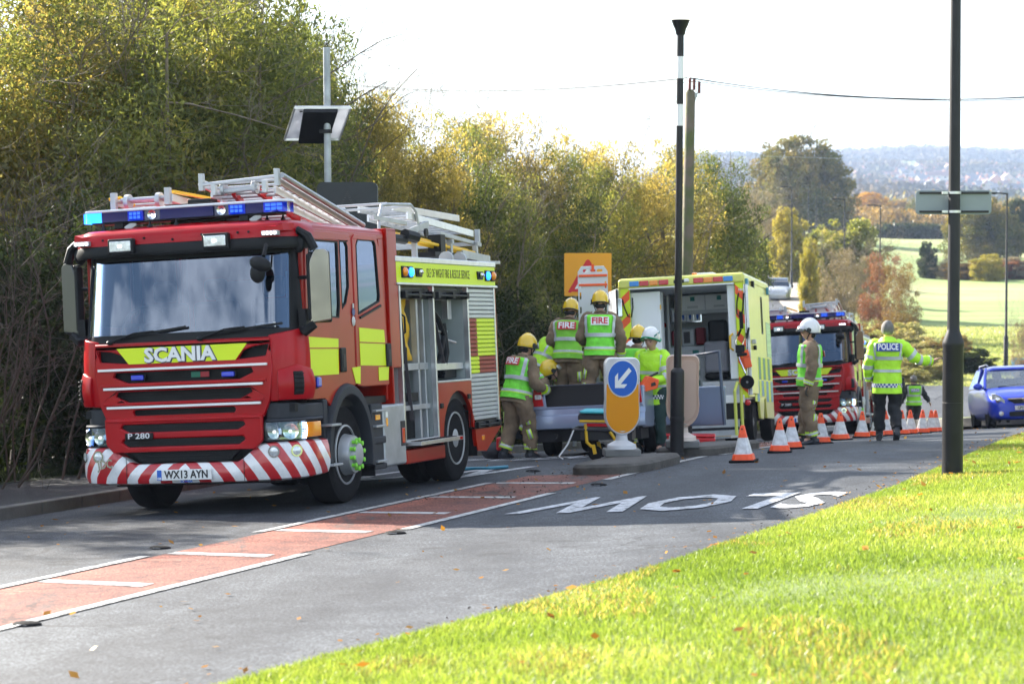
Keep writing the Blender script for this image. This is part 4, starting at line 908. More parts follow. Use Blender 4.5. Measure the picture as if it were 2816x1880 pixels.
    bi=MB().mat(blackp); bi.plate([(-.50,.555),(.50,.555),(.66,.71),(-.66,.71)],[],(0,-.012,0),(1,0,0),(0,0,1),.05)
    for k in range(4): bi.box(-.5-.03*k,.5+.03*k,-.03,-.01,.58+.03*k,.588+.03*k)
    bi.build('bumper_intake',P,bevel=.008)
    for s_ in (-1,1):
        for u_ in (.985,1.20):
            x,y=pc(s_*u_,.045); n=pc(s_*u_,1.045); d=(n[0]-x,n[1]-y,0)
            o=MB().mat(chrome).lathe((x,y,.625),d,[(-.03,.03),(.004,.058),(.012,.062),(.012,.052)],20).build('fog_lamp',P); MB().mat(lens).lathe((x,y,.625),d,[(.002,.054),(.012,.045),(.017,.02),(.018,0)],20).build('lens',o)
    for s_ in (-1,1):   # bumper seams
        pp=[pc(s_*.66,.054)+(z,) for z in (.34,.42,.50,.58,.60)]; MB().mat(m_letter).tube(pp,.0035,5).build('seam',P)
    pl=MB().mat(m_plate).box(-.295,.315,-.085,-.07,.365,.475); po=pl.build('number_plate',P,bevel=.006)
    MB().mat(m_eu).box(-.293,-.243,-.088,-.084,.368,.472).build('country_band',po); text('lettering','GB',.032,white,po,face((-.268,-.0895,.385),(1,0,0),(0,0,1)),.001,.001)
    text('lettering','WX13 AYN',.112,m_letter,po,face((.035,-.0868,.42),(1,0,0),(0,0,1)),.002,.0025,.86)
    em=text('dealer_badge','JDC',.13,chrome,P,face((-.885,-.075,.545),(1,0,.08),(0,0,1)),.004,.004,.75); MB().mat(m_letter).box(-.91,-.72,-.07,-.062,.455,.485).build('badge_strip',em)
    text('small_lettering','SCANIA',.032,m_eu,P,face((.03,-.075,.352),(1,0,0),(0,0,1)),.001,.001,1.2)
    # ---- windscreen and visor
    wl=.16  # rake
    ws=MB().mat(m_wind); 
    def wp(u,z,off=0):
        x,y=pc(u,off,1.22); return Vector((x*(1-.02*(z-1.8)),y+wl*(z-1.85)*.9+.03,z))
    uw=uof(x=1.16)
    ws.loft([[wp(-uw+2*uw*i/24,z) for z in (1.80,2.05,2.3,2.5,2.72)] for i in range(25)],close=False); ws.build('windscreen',P)
    fb=MB().mat(blackp)
    def frame_strip(z0,z1,u0,u1,off): 
        fb.loft([[wp(u0+(u1-u0)*i/20,z0,off),wp(u0+(u1-u0)*i/20,z1,off),wp(u0+(u1-u0)*i/20,z1,off-.05),wp(u0+(u1-u0)*i/20,z0,off-.05)][::-1] for i in range(21)])
    frame_strip(1.765,1.875,-uw-.12,uw+.12,.012); frame_strip(2.64,2.72,-uw-.1,uw+.1,.006)
    for s_ in (-1,1): 
        a,b_=sorted((s_*(uw-.02),s_*(uw+.15))); fb.loft([[wp(a+(b_-a)*i/4,z,.008) for z in (1.8,2.1,2.4,2.72)]+[wp(a+(b_-a)*i/4,z,-.05) for z in (2.72,2.4,2.1,1.8)] for i in range(5)][::1])
    fb.build('windscreen_frame',P,bevel=.008)
    vi=MB().mat(red)
    def vp(u,z,off): x,y=pc(u,off,1.24); return Vector((x,y+.02,z))
    uv=uof(x=1.235)
    vi.loft([[vp(u,2.80,.05),vp(u,2.88,.045),vp(u,2.93,.02),vp(u,2.965,-.06),vp(u,2.93,-.12),vp(u,2.80,-.05)][::-1] for u in [-uv-.25+(2*uv+.5)*i/30 for i in range(31)]]); vi.build('roof_visor',P,smooth=True,sharp=50)
    vb=MB().mat(blackp); vb.loft([[vp(u,2.68,.055),vp(u,2.72,.07),vp(u,2.80,.046),vp(u,2.80,.0),vp(u,2.68,.02)][::-1] for u in [-uv-.2+(2*uv+.4)*i/30 for i in range(31)]]); vb.build('sun_visor',P,bevel=.006)
    bt=None
    for x in (-.82,-.03,.82,-.35,.7,.3):
        o=MB().mat(blackp).lathe((x,-.035,2.86 if abs(x)<.85 and x not in(-.03,) else 2.83),(0,-1,0),[(0,.014),(.012,.012),(.014,0)],8).build('bolt',P)
    for x in (-.595,.47):
        o=MB().mat(blackp).box(x-.145,x+.145,-.10,-.02,2.705,2.865).build('work_lamp',P,bevel=.018,seg=3); MB().mat(lens).box(x-.12,x+.12,-.112,-.09,2.73,2.84).build('lens',o,bevel=.01); MB().mat(lampw).box(x-.018,x+.018,-.118,-.105,2.775,2.80).build('bulb',o)
    for x,y in ((-1.07,.035),(1.05,.03)):
        o=MB().mat(dalum).box(x-.09,x+.09,y-.075,y,2.81,2.86).build('marker_light',P,bevel=.008); 
        l=MB().mat(lampw)
        for k in range(4): l.ell((x-.06+.04*k,y-.078,2.835),(.015,.008,.017),10,6)
        l.build('bulb',o)
    # ---- roof and cab back
    rf=MB().mat(red); ys=[.02,.12,.35,.8,1.5,2.2,2.6,2.76]
    def rsec(y):
        t=.0 if y<.1 else 1; zc={.02:2.93,.12:2.965}.get(y,3.0 if y<2.5 else 2.985); hwid=1.225 if y>.1 else 1.18
        return [Vector((-hwid,y,2.86)),Vector((-hwid+.01,y,2.93)),Vector((-hwid+.09,y,zc-.025)),Vector((-.7,y,zc)),Vector((0,y,zc+.012)),Vector((.7,y,zc)),Vector((hwid-.09,y,zc-.025)),Vector((hwid-.01,y,2.93)),Vector((hwid,y,2.86)),Vector((0,y,2.86))]
    rf.loft([rsec(y) for y in ys]); rf.build('cab_roof',P,smooth=True,sharp=50)
    MB().mat(redside).box(-1.2,1.2,2.74,2.78,1.05,2.9).build('cab_rear_wall',P,bevel=.01)
    MB().mat(blackp).box(-1.18,1.18,.12,2.74,1.02,1.10).build('cab_floor',P)
    # ---- cab sides with doors
    wr=.66; wy=1.43
    for s_ in (1,-1):
        o3=(s_*1.235,0,0); U=(0,s_,0)
        f=lambda l: [(p[0]*s_,p[1]) for p in (l if s_>0 else l[::-1])]
        fix=lambda l: [(p[0],p[1]) for p in l]
        def plate(mb,outer,holes,th=.035,x=1.235): 
            if s_>0: return mb.plate(outer,holes,(x,0,0),(0,1,0),(0,0,1),th)
            return mb.plate([(-p[0],p[1]) for p in outer[::-1]],[[(-p[0],p[1]) for p in hh[::-1]] for hh in holes],(-x,0,0),(0,-1,0),(0,0,1),th)
        archf=[(wy+wr*math.cos(t),.50+wr*math.sin(t)*1.16) for t in [R(d) for d in (150,135,120,105,90)]]
        archr=[(wy+wr*math.cos(t),.50+wr*math.sin(t)*1.16) for t in [R(d) for d in (78,65,50,38)]]
        d1=[(.38,1.13),(.80,1.13)]+archf[1:]+[(1.70,1.235),(1.73,1.9),(1.735,2.80),(1.68,2.875),(.50,2.875),(.44,2.80),(.38,1.95)]
        w1=[(.52,1.985),(1.30,1.965),(1.34,2.10),(1.35,2.78),(.56,2.78),(.52,2.70)]
        w1b=[(1.40,2.06),(1.52,2.12),(1.62,2.30),(1.63,2.74),(1.58,2.79),(1.40,2.79)]
        dm=MB().mat(redside); plate(dm,d1,[w1,w1b]); door=dm.build('door',P,bevel=.012)
        gm=MB().mat(blackp); 
        def rim(l,k=.022):
            cx=sum(p[0] for p in l)/len(l); cz=sum(p[1] for p in l)/len(l); return [(p[0]-(p[0]-cx)*k*2.4,p[1]-(p[1]-cz)*k*1.8) for p in l]
        for l in (w1,w1b):
            wm=MB().mat(blackp); plate(wm,[(p[0],p[1]) for p in l],[rim(l)],.02,1.238); wm.build('window_frame',door)
            gl=MB().mat(m_side); plate(gl,l,[],.006,1.222); gl.build('window',door,smooth=False)
        d2=[(1.76,1.235),(1.95,1.215),(2.70,1.215),(2.76,1.5),(2.66,2.10),(2.58,2.75),(2.52,2.875),(1.84,2.875),(1.77,2.82)]
        w2=[(1.87,2.0),(2.52,2.14),(2.545,2.2),(2.48,2.78),(2.44,2.82),(1.93,2.82),(1.88,2.76)]
        dm=MB().mat(redside); plate(dm,d2,[w2]); door2=dm.build('door',P,bevel=.012)
        wm=MB().mat(blackp); plate(wm,w2,[rim(w2,.02)],.02,1.238); wm.build('window_frame',door2); gl=MB().mat(m_side); plate(gl,w2,[],.006,1.222); gl.build('window',door2,smooth=False)
        MB().mat(blackp).bar((s_*1.24,1.89,1.965),(s_*1.24,2.54,2.10),.03,.025).build('window_sill',door2,bevel=.006)
        for dd,(hy,hz) in ((door,(1.33,1.52)),(door2,(2.71,1.55))):
            hm=MB().mat(blackp).box(*sorted((s_*1.235,s_*1.262)),hy-.075,hy+.075,hz-.13,hz+.13); ho=hm.build('handle',dd,bevel=.03,seg=3); MB().mat(m_letter).box(*sorted((s_*1.262,s_*1.266)),hy-.035,hy+.045,hz-.08,hz+.06).build('recess',ho,bevel=.01)
        # pillars, sill and rocker under the doors
        k=MB().mat(redside); k.box(*sorted((s_*1.19,s_*1.225)),.36,2.76,2.84,2.90); k.box(*sorted((s_*1.18,s_*1.222)),1.62,1.88,1.25,2.86); k.box(*sorted((s_*1.18,s_*1.222)),2.60,2.77,1.22,2.86); k.box(*sorted((s_*1.18,s_*1.22)),.36,.48,1.13,2.86)
        k.build('side_frame',P,bevel=.01)
        # chequers of reflective film, flush squares
        for poly,pr in (([(.40,1.50),(1.24,1.36),(1.23,1.74),(.40,1.76)],door),([(1.86,1.45),(2.665,1.43),(2.62,1.83),(1.86,1.86)],door2),([(1.60,1.43),(1.70,1.26),(1.83,1.25),(1.855,1.44)],door2),([(2.40,1.27),(2.69,1.27),(2.73,1.42),(2.40,1.42)],door2)):
            q=MB().mat(hivis); poly=[(.40,1.37),(1.21,1.37),(1.24,1.745),(.40,1.775)] if poly[0]==(.40,1.50) else poly
            plate(q,poly,[],.004,1.2405); q.build('yellow_square',pr,smooth=False)
        for (a,b_) in (((.38,1.655),(1.25,1.645)),((1.86,1.70),(2.66,1.68))): MB().mat(red).bar((s_*1.242,a[0],a[1]),(s_*1.242,b_[0],b_[1]),.004,.012).build('crease',door)
        cr=MB().mat(mat('crest_blue',(.05,.07,.22),.4)).lathe((s_*1.243,1.70,2.03),(s_,0,0),[(0,.045),(.004,.045),(.004,0)],10); cr.mat(mat('crest_silver',(.55,.56,.62),.4,.5)).lathe((s_*1.242,1.70,1.93),(s_,0,0),[(0,.055),(.005,.03),(.006,0)],8).box(*sorted((s_*1.24,s_*1.247)),1.68,1.72,2.06,2.12); cr.build('service_crest',P,smooth=False)
        # wheel arch, steps, battery box
        ar=MB().mat(greyp); th=[R(d) for d in range(-12,193,9)]; secs=[]
        for t in th:
            c_,s__=math.cos(t),math.sin(t); secs.append([Vector((s_*x,wy+r_*c_,.50+r_*s__*1.13)) for x,r_ in ((.95,.66),(1.24,.68),(1.285,.66),(1.285,.575),(1.24,.56),(.95,.58))])
        ar.loft(secs if s_>0 else secs); ar.build('wheel_arch',P,bevel=.01)
        st=MB().mat(greyp); st.box(*sorted((s_*.95,s_*1.24)),2.12,2.46,.30,1.02); st.box(*sorted((s_*.95,s_*1.26)),2.12,2.5,.58,.66); st.box(*sorted((s_*.95,s_*1.26)),2.12,2.5,.30,.36)
        st.box(*sorted((s_*1.05,s_*1.24)),.74,.86,.40,1.12); st.box(*sorted((s_*1.05,s_*1.262)),.735,.80,.66,.72); so_=st.build('step_housing',P,bevel=.015)
        for (y0,y1,z) in ((2.14,2.44,.93),(2.14,2.44,.76),(2.14,2.46,.375)): MB().mat(dalum).box(*sorted((s_*1.18,s_*1.29)),y0,y1,z,z+.025).build('step',so_,bevel=.006)
        MB().mat(amber).box(*sorted((s_*1.24,s_*1.25)),2.22,2.36,.84,.90).build('side_marker',so_,bevel=.004)
        for (y0,y1,z) in ((.72,.98,.835),(.72,.98,.42)): MB().mat(dalum).box(*sorted((s_*1.14,s_*1.34)),y0,y1,z,z+.025).build('step',so_,bevel=.006)
        bx=MB().mat(dalum).box(*sorted((s_*.9,s_*1.25)),2.47,3.165,.31,1.0); bo=bx.build('battery_box',P,bevel=.03); MB().mat(redlens).box(*sorted((s_*1.25,s_*1.262)),3.02,3.10,.55,.72).build('latch',bo,bevel=.008); MB().mat(m_letter).box(*sorted((s_*1.249,s_*1.256)),2.99,3.13,.52,.80).build('latch_recess',bo)
        q=MB().mat(white).box(*sorted((s_*1.25,s_*1.253)),2.53,2.59,.86,.92); q.mat(amber).box(*sorted((s_*1.25,s_*1.253)),2.53,2.59,.76,.85); q.build('sticker',bo)
        # mirrors
        x0=1.34 if s_>0 else 1.30; mh=MB().mat(m_mirrorcov if s_>0 else mat('mirror_cover_hedge_reflection',(.06,.065,.07),.3,.5,.3)); prof=[(0,.0),(.235,.03),(.235,.72),(.19,.76),(.07,.76),(.0,.62)]  # left cover is the same part; its dark hedge reflection is in the colour
        x=s_*x0; mm=[]; 
        for p_,q_ in prof: mm.append((p_,1.90+q_))
        U=Vector((s_*.86,.30,0)) 
        if s_>0: mh.plate(mm,[],(x,.24,0),U,(0,0,1),.035)
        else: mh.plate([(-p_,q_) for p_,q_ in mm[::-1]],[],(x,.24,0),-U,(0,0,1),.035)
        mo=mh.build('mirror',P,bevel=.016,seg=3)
        hk=MB().mat(blackp); V2=U.normalized(); nv=Vector((V2.y,-V2.x,0))*s_; oo=Vector((x,.24,0))
        def bxp(a,b_,z0,z1,d0,d1): 
            pts=[oo+V2*a-nv*d0,oo+V2*b_-nv*d0,oo+V2*b_-nv*d1,oo+V2*a-nv*d1]; vs=[p+Vector((0,0,z0)) for p in pts]+[p+Vector((0,0,z1)) for p in pts]; fs=[(0,1,2,3),(7,6,5,4),(0,4,5,1),(1,5,6,2),(2,6,7,3),(3,7,4,0)]; hk.add(vs,fs)
        bxp(.0,.22,1.91,2.64,.037,.10); bxp(-.02,.035,1.93,2.62,.0,.10)
        hk.build('mirror_back',mo,bevel=.02)
        gm_=MB().mat(m_side); p0=oo+V2*.015-nv*.103; p1=oo+V2*.205-nv*.103; gm_.add([p0+Vector((0,0,1.93)),p1+Vector((0,0,1.93)),p1+Vector((0,0,2.6)),p0+Vector((0,0,2.6))],[(0,1,2,3)]); gm_.build('mirror_glass',mo,smooth=False)
        am_=MB().mat(blackp); am_.tube([(s_*1.20,.30,2.80),(s_*1.26,.22,2.86),(s_*1.34,.26,2.80),(s_*1.40,.28,2.66)],[.03,.042,.05,.05],8); am_.tube([(s_*1.20,.32,2.38),(s_*1.36,.28,2.38)],.02,8); am_.tube([(s_*1.20,.30,1.86),(s_*1.28,.24,1.83),(s_*1.38,.27,1.90)],[.04,.055,.045],8)
        am_.ell((s_*1.24,.26,2.73),(.07,.05,.10),10,8); am_.box(*sorted((s_*1.21,s_*1.29)),.24,.36,1.86,2.06); am_.build('mirror_arm',P,bevel=.0)
    # kerb mirror hanging at the windscreen
    km=MB().mat(blackp); km.tube([(1.02,-.06,2.72),(1.02,-.14,2.60)],.022,8); km.ell((.99,-.16,2.52),(.125,.07,.075),14,10,Matrix.Rotation(.35,4,'Y')); km.ell((.95,-.15,2.43),(.085,.05,.10),12,8); km.build('kerb_mirror',P)
    # wipers
    for (px,pz,tx,tz) in ((-.80,1.80,.06,1.925),(.22,1.80,1.13,1.915)):
        wm=MB().mat(blackp); wm.tube([(px,-.03,pz),(px+.28,-.02,pz+.085),(px+.5,-.01,pz+.10)],.011,6); wm.tube([(px+.02,-.025,pz+.015),(tx-.25,.0,tz-.02),(tx,.01,tz)],.008,5); wm.bar((px+.05,-.02,pz+.04),(tx,.005,tz+.005),.012,.025); wm.ell((px,-.02,pz),(.04,.03,.025),10,6); wm.build('wiper',P)
    # sign strip and card in the windscreen
    cd=MB().mat(white).box(.80,1.02,.085,.09,1.885,1.935).build('windscreen_card',P); text('lettering','H71P1',.034,m_letter,cd,face((.91,.083,1.91),(1,0,0),(0,0,1)),.0008,.0)
    hs_=text('height_notice','3.30m - 10\'10',.07,mat('faint_lettering',(.35,.36,.38),.6),P,face((-.02,.19,2.655),(-1,0,0),(0,0,1)),.001,0)
    # interior
    it=MB().mat(m_int); it.box(-1.15,1.15,.18,.55,1.55,1.86); it.box(-1.1,1.1,.5,.6,1.2,1.7); it.build('dashboard',P,bevel=.05,seg=3)
    sw=MB().mat(blackp); c=Vector((-.62,.42,1.98)); pts=[]
    for k in range(25):
        a=2*math.pi*k/24; pts.append(c+Vector((math.cos(a)*.235,math.sin(a)*.12,math.sin(a)*.19)))
    sw.tube(pts,.017,8,caps=False); sw.tube([c+Vector((-.22,0,0)),c+Vector((.22,0,0))],.02,6); sw.tube([c,c+Vector((0,-.2,-.25))],.04,8); sw.build('steering_wheel',P)
    for x in (-.65,.62,-.05):
        s2=MB().mat(m_seat); s2.box(x-.25,x+.25,.95,1.12,1.5,2.2); s2.box(x-.25,x+.25,.6,1.05,1.4,1.55); s2.box(x-.13,x+.13,.97,1.09,2.22,2.44); s2.build('seat',P,bevel=.05,seg=3)
    iw=MB().mat(m_intw); iw.box(-.28,.30,1.5,1.53,1.85,2.42); iw.box(.55,.75,1.5,1.53,1.85,2.5); iw.box(.85,1.0,1.5,1.53,1.9,2.5); iw.build('bulkhead_panel',P,bevel=.02)
    # ---- light bar
    lb=MB().mat(mat('light_bar_top',(.62,.66,.74),.15,0,.6)); LBY,LBT=.42,.30
    hx=lambda x,y0,y1,z0,z1: None
    lb.plate([(-1.17,-.06),(-1.11,-.16),(1.11,-.16),(1.17,-.06),(1.17,.06),(1.11,.16),(-1.11,.16),(-1.17,.06)],[],(-.05,LBY,3.195),(1,0,0),(0,1,0),.028)
    lt=lb.build('light_bar',P,bevel=.012,seg=3)
    MB().mat(blackp).box(-1.10,1.0,LBY-.14,LBY+.14,3.045,3.065).build('tray',lt,bevel=.008)
    segs=[(-1.22,-.98,bluelit),(-.975,-.68,bluedark),(-.675,-.50,bluelens),(-.495,-.31,'w'),(-.305,.0,bluedark),(.0,.30,bluedark),(.305,.47,'w'),(.475,.66,bluelens),(.665,.86,bluedark),(.865,1.10,bluelens)]
    for a,b_,m_ in segs:
        if m_=='w':
            o=MB().mat(bluedark).box(a,b_,LBY-.13,LBY+.13,3.065,3.168).build('lens',lt); cx=(a+b_)/2
            MB().mat(chrome).lathe((cx,LBY-.125,3.117),(0,-1,0),[(-.0,.055),(.02,.05),(.008,.03),(.0,.012),(.0,0)],18).build('lamp',lt); MB().mat(lampw).ell((cx,LBY-.135,3.112),(.016,.01,.012),8,6).build('bulb',lt)
        else:
            e0=.07 if a<-1.2 else 0; e1=.07 if b_>1.05 else 0
            lm2=MB().mat(m_); lm2.plate([(a,-.155+e0),(a+e0,-.155),(b_-e1,-.155),(b_,-.155+e1),(b_,.155-e1),(b_-e1,.155),(a+e0,.155),(a,.155-e0)],[],(0,LBY,3.168),(1,0,0),(0,1,0),.103); lm2.build('lens',lt,bevel=.008)
            if m_ is bluelens:
                for k in range(3): 
                    for z in (3.085,3.125): MB().mat(mat('bright_blue',(.02,.12,.8),.2,emit=.15,ecol=(.02,.15,1))).box(a+.02+k*(b_-a-.04)/3,a+.01+(k+1)*(b_-a-.04)/3,LBY-.158,LBY-.15,z,z+.03).build('led',lt)
    for x in (-.78,.64):
        bk=MB().mat(blackp).box(x-.05,x+.05,LBY-.16,LBY+.2,2.99,3.045); bk.mat(dalum).bar((x+.06,LBY-.12,2.98),(x+.16,LBY-.08,3.05),.05,.06); bk.build('light_bar_bracket',P,bevel=.006)
    MB().mat(blackp).plate([(-.28,-.3),(.36,-.3),(.42,.25),(-.34,.25)],[],(0,.75,3.06),(1,0,0),(0,1,0),.055).build('roof_hatch',P,bevel=.02)
    bt_=MB().mat(blackp); bt_.box(-.36,.20,.5,.8,3.195,3.225); bt_.box(-.12,.14,.55,.75,3.225,3.27); bt_.build('aerial_base',P,bevel=.012)
    for x,y in ((-.95,.25),(-.1,.22),(.8,.5),(.98,.5),(-.4,.22)): MB().mat(blackp).lathe((x,y,2.97),(0,0,1),[(0,.03),(.03,.028),(.05,.012),(.09,.008),(.09,0)],10).build('aerial',P)
    # ---- chassis and body
    ch=MB().mat(mat('chassis_black',(.012,.012,.014),.8)); ch.box(-.45,.45,.5,6.4,.45,.85); ch.box(-1.0,1.0,3.2,4.3,.35,.9); ch.box(-.9,.9,.2,.9,.30,.9); ch.box(-1.0,1.0,5.7,6.5,.5,.8); ch.box(-1.05,-.7,2.1,3.1,.35,1.0); ch.tube([(-1.0,wy,.5),(1.0,wy,.5)],.09,10); ch.tube([(-1.0,5.02,.5),(1.0,5.02,.5)],.10,10); ch.box(-.5,.5,4.8,5.25,.28,.7); ch.build('chassis',P)  # chassis and axles, with boxes filled out to block light underneath
    for s_ in (1,-1):
        wheel(P,s_*1.20,wy,.51,.515,.30,s_,True); wheel(P,s_*1.20,5.05,.51,.515,.29,s_,False); wheel(P,s_*.84,5.05,.51,.515,.27,s_,False) if 0 else None
        iw_=MB().mat(rubber).lathe((s_*.83,5.05,.51),(s_,0,0),[(-.27,.3),(-.27,.48),(-.22,.515),(-.04,.515),(0,.48),(0,.3)],32).build('wheel',P)
    MB().mat(mat('arch_black',(.01,.01,.011),.9)).plate([(wy+.60*math.cos(R(d)),.5+.60*math.sin(R(d))*1.1) for d in range(0,181,12)],[],(.93,0,0),(0,1,0),(0,0,1),.02).build('arch_liner',P)
    mf=MB().mat(rubber).box(.85,1.27,2.06,2.085,.24,.75); mf.box(-1.27,-.85,2.06,2.085,.24,.75); mf.box(.9,1.24,5.68,5.70,.26,.7); mf.build('mud_flap',P)
    # bulkhead between cab and body
    bk=MB().mat(redside); 
    bk.plate([(2.80,1.40),(3.10,1.40),(3.10,2.97),(2.80,2.97)],[],(1.25,0,0),(0,1,0),(0,0,1),.06); bk.box(-1.25,1.25,2.82,2.86,1.0,2.97); bk.box(-1.25,-1.19,2.80,3.1,1.4,2.97); bk.box(-1.25,1.25,2.84,3.10,2.93,2.97); bk.build('body_bulkhead',P,bevel=.012)
    MB().mat(redside).box(-1.1,1.1,2.79,3.1,1.0,1.42).build('body_front',P)
    # body shell: roof, floor, back, off side
    bs=MB().mat(redside); bs.box(-1.25,-1.21,3.1,6.67,.6,2.62); bs.box(-1.25,1.25,6.63,6.67,.6,2.62); bs.build('body_shell',P,bevel=.01)
    MB().mat(dalum).box(-1.22,1.22,3.1,6.66,2.58,2.625).build('body_roof',P)
    MB().mat(m_lock).box(-.1,-.06,3.14,6.6,.56,2.56).build('locker_back',P)
    ft=MB().mat(alum).box(1.18,1.262,3.04,6.69,2.60,2.665); ft.box(1.2,1.275,3.04,6.70,2.335,2.365); ft.build('roof_rail',P,bevel=.01)
    yb2=MB().mat(hivis).box(1.20,1.252,3.06,6.67,2.366,2.60).build('side_banner',P); text('lettering','ISLE OF WIGHT FIRE & RESCUE SERVICE',.150,m_letter,yb2,face((1.2535,4.87,2.483),(0,1,0),(0,0,1)),.001,-.001,.60)
    for y,m_,k in ((3.30,amber,0),(3.50,bluelit,0),(6.33,bluelit,0),(6.55,amber,0)):
        o=MB().mat(blackp).box(1.25,1.268,y-.085,y+.085,2.42,2.555).build('side_lamp',P,bevel=.03,seg=3); MB().mat(m_).ell((1.272,y,2.487),(.035,.066,.056),14,10).build('lens',o)
    for y in (3.80,6.05): MB().mat(blackp).plate([(-.1,-.05),(.1,-.05),(.12,.05),(-.12,.05)],[],(1.268,y,2.487),(0,1,0),(0,0,1),.02).build('scene_light',P,bevel=.008); MB().mat(chrome).ell((1.285,y,2.49),(.03,.06,.03),10,6).build('scene_lens',P)
    # frames round the lockers
    lf=MB().mat(alum)
    for y in (3.145,4.285,5.545,6.60): lf.box(1.19,1.256,y-.022,y+.022,.56 if y<4.5 else (1.20 if y<6 else .60),2.335)
    lf.box(1.19,1.256,3.12,4.3,.54,.57); lf.box(1.19,1.256,4.28,5.56,1.19,1.215); lf.build('locker_frame',P,bevel=.006)
    dv=MB().mat(m_lock)
    for y in (3.13,4.275,5.535): dv.box(-.06,1.19,y-.012,y+.012,.57 if y<5 else 1.2,2.34)
    dv.box(-.06,1.2,3.13,4.28,.54,.56); dv.box(-.06,1.2,4.28,5.54,1.17,1.20); dv.build('locker_wall',P)
    # rolled shutters, their bottom bars and brackets
    for y0,y1,z in ((3.18,4.25,2.235),(4.32,5.51,2.235),(5.60,6.57,.64)):
        r_=MB().mat(blackp).box(1.17,1.21,y0,y1,z-.05,z+.06) if z>1 else MB().mat(blackp).box(1.20,1.262,y0,y1,z-.05,z+.03)
        r_.tube([(1.285,y0+.03,z-.01),(1.285,y1-.03,z-.01)],.016,8)
        for k in range(3): yy=y0+.07+(y1-y0-.14)*k/2; r_.box(1.2,1.30,yy-.045,yy+.045,z-.045,z+.035)
        r_.build('shutter_bar',P,bevel=.008)
        if z>1: MB().mat(shut).tube([(1.05,y0,2.27),(1.05,y1,2.27)],.09,12).build('rolled_shutter',P)
    # closed shutter, slat by slat
    nsl=31; z0=.70; dz=(2.325-z0)/nsl; pr={}
    for k in range(nsl):
        za=z0+k*dz; zc=za+dz/2
        key='p' if (zc>1.95 or zc<1.30) else ('t' if zc>1.51 else 'b')
        if key not in pr:
            sm_=MB(); 
            def slat(y0,y1,m_): sm_.mat(m_); sm_.plate([(0,0),(.018,.004),(.018,dz-.010),(0,dz-.003),(-.01,dz-.003),(-.01,0)],[],(1.228,y1,0),(1,0,0),(0,0,1),-(y1-y0) if 0 else (y1-y0)) if 0 else sm_.loft([[Vector((1.222,y,0)),Vector((1.246,y,.004)),Vector((1.246,y,dz-.012)),Vector((1.222,y,dz-.004))] for y in (y0,y1)])
            if key=='p': slat(5.57,6.575,shut)
            elif key=='t': slat(5.57,5.875,darkred); slat(5.875,6.575,hivis)
            else: slat(5.57,5.92,hivis); slat(5.92,6.575,darkred)
            pr[key]=sm_.build('shutter_slat',P,smooth=False); o=pr[key]
        else: o=pr[key].copy(); COL.objects.link(o); o.parent=P
        o.location=(0,0,za)
    MB().mat(m_letter).box(1.20,1.222,5.56,6.585,.6,2.33).build('shutter_backing',P)
    # lower body: wheel arch panel, rear skirt, sill
    ra=.60; arch=[(5.05+ra*math.cos(R(d)),.47+ra*math.sin(R(d))*1.02) for d in range(180,-1,-12)]
    lo_=MB().mat(redside); outer=[(4.32,.56),(4.36,.54)]+[p for p in arch]+[(5.70,.32),(6.05,.30),(6.62,.56),(6.66,.62),(5.56,.62),(5.56,1.19),(4.32,1.19)]
    lo_.plate(outer,[],(1.25,0,0),(0,1,0),(0,0,1),.05); lo_.build('lower_panel',P,bevel=.012)
    MB().mat(redside).box(.9,1.245,3.18,4.5,.30,.46).build('sill_panel',P,bevel=.015); MB().mat(redside).box(-1.25,1.25,6.60,6.70,.56,.70).build('rear_sill',P,bevel=.02)
    MB().mat(m_letter).box(.8,1.2,4.3,5.75,.9,1.16).build('arch_inner',P)
    MB().mat(amber).box(1.25,1.262,5.86,5.96,.44,.50).build('side_marker',P,bevel=.004)
    for y,z in ((4.40,.92),(5.42,1.0)): MB().mat(blackp).box(1.25,1.27,y-.05,y+.05,z-.03,z+.03).build('catch',P,bevel=.008)
    # folding step below the first locker
    fs=MB().mat(alum); fs.box(1.16,1.40,3.24,4.72,.505,.55); fs.mat(blackp); 
    for k in range(12): fs.box(1.18,1.38,3.3+.11*k,3.35+.11*k,.55,.556)
    fs.build('folding_step',P,bevel=.008)
    MB().mat(redlens).box(1.40,1.403,4.60,4.70,.51,.545).build('step_marker',P)
    # contents of the first locker
    L1=MB().mat(dalum); L1.box(.2,1.16,3.16,4.26,1.36,1.44); L1.box(.2,1.17,3.16,4.26,.90,.96); L1.box(1.08,1.16,3.92,3.98,.56,2.2); L1.box(1.1,1.16,4.14,4.18,.56,2.2); L1.build('shelf',P,bevel=.006)
    pn=MB().mat(m_lock); pn.box(.78,.80,3.16,4.27,.58,2.25); pn.build('slide_panel',P)
    yt=MB().mat(m_yfab); secs=[]
    for k in range(14):
        z=1.47+.78*k/13; w_=.30*(1-.35*(k/13)**3)*(1.1 if k<3 else 1); cy=3.72+.10*(1-k/13)*1.0-.02*math.sin(k); secs.append([Vector((.95+.13*math.cos(t)*(1+.25*math.sin(3*t+k)),cy+w_*.62*math.sin(t)*(1+.1*math.sin(5*t+k*.7)),z)) for t in [2*math.pi*j/16 for j in range(16)]])
    yt.loft(secs); yt.build('yellow_sheeting',P,smooth=True,sharp=80)
    tk=MB().mat(blackp); tk.box(.95,1.12,3.18,3.36,1.5,2.25)
    for z in (1.62,1.75,1.9,2.08): tk.box(1.0,1.15,3.19,3.40,z,z+.05)
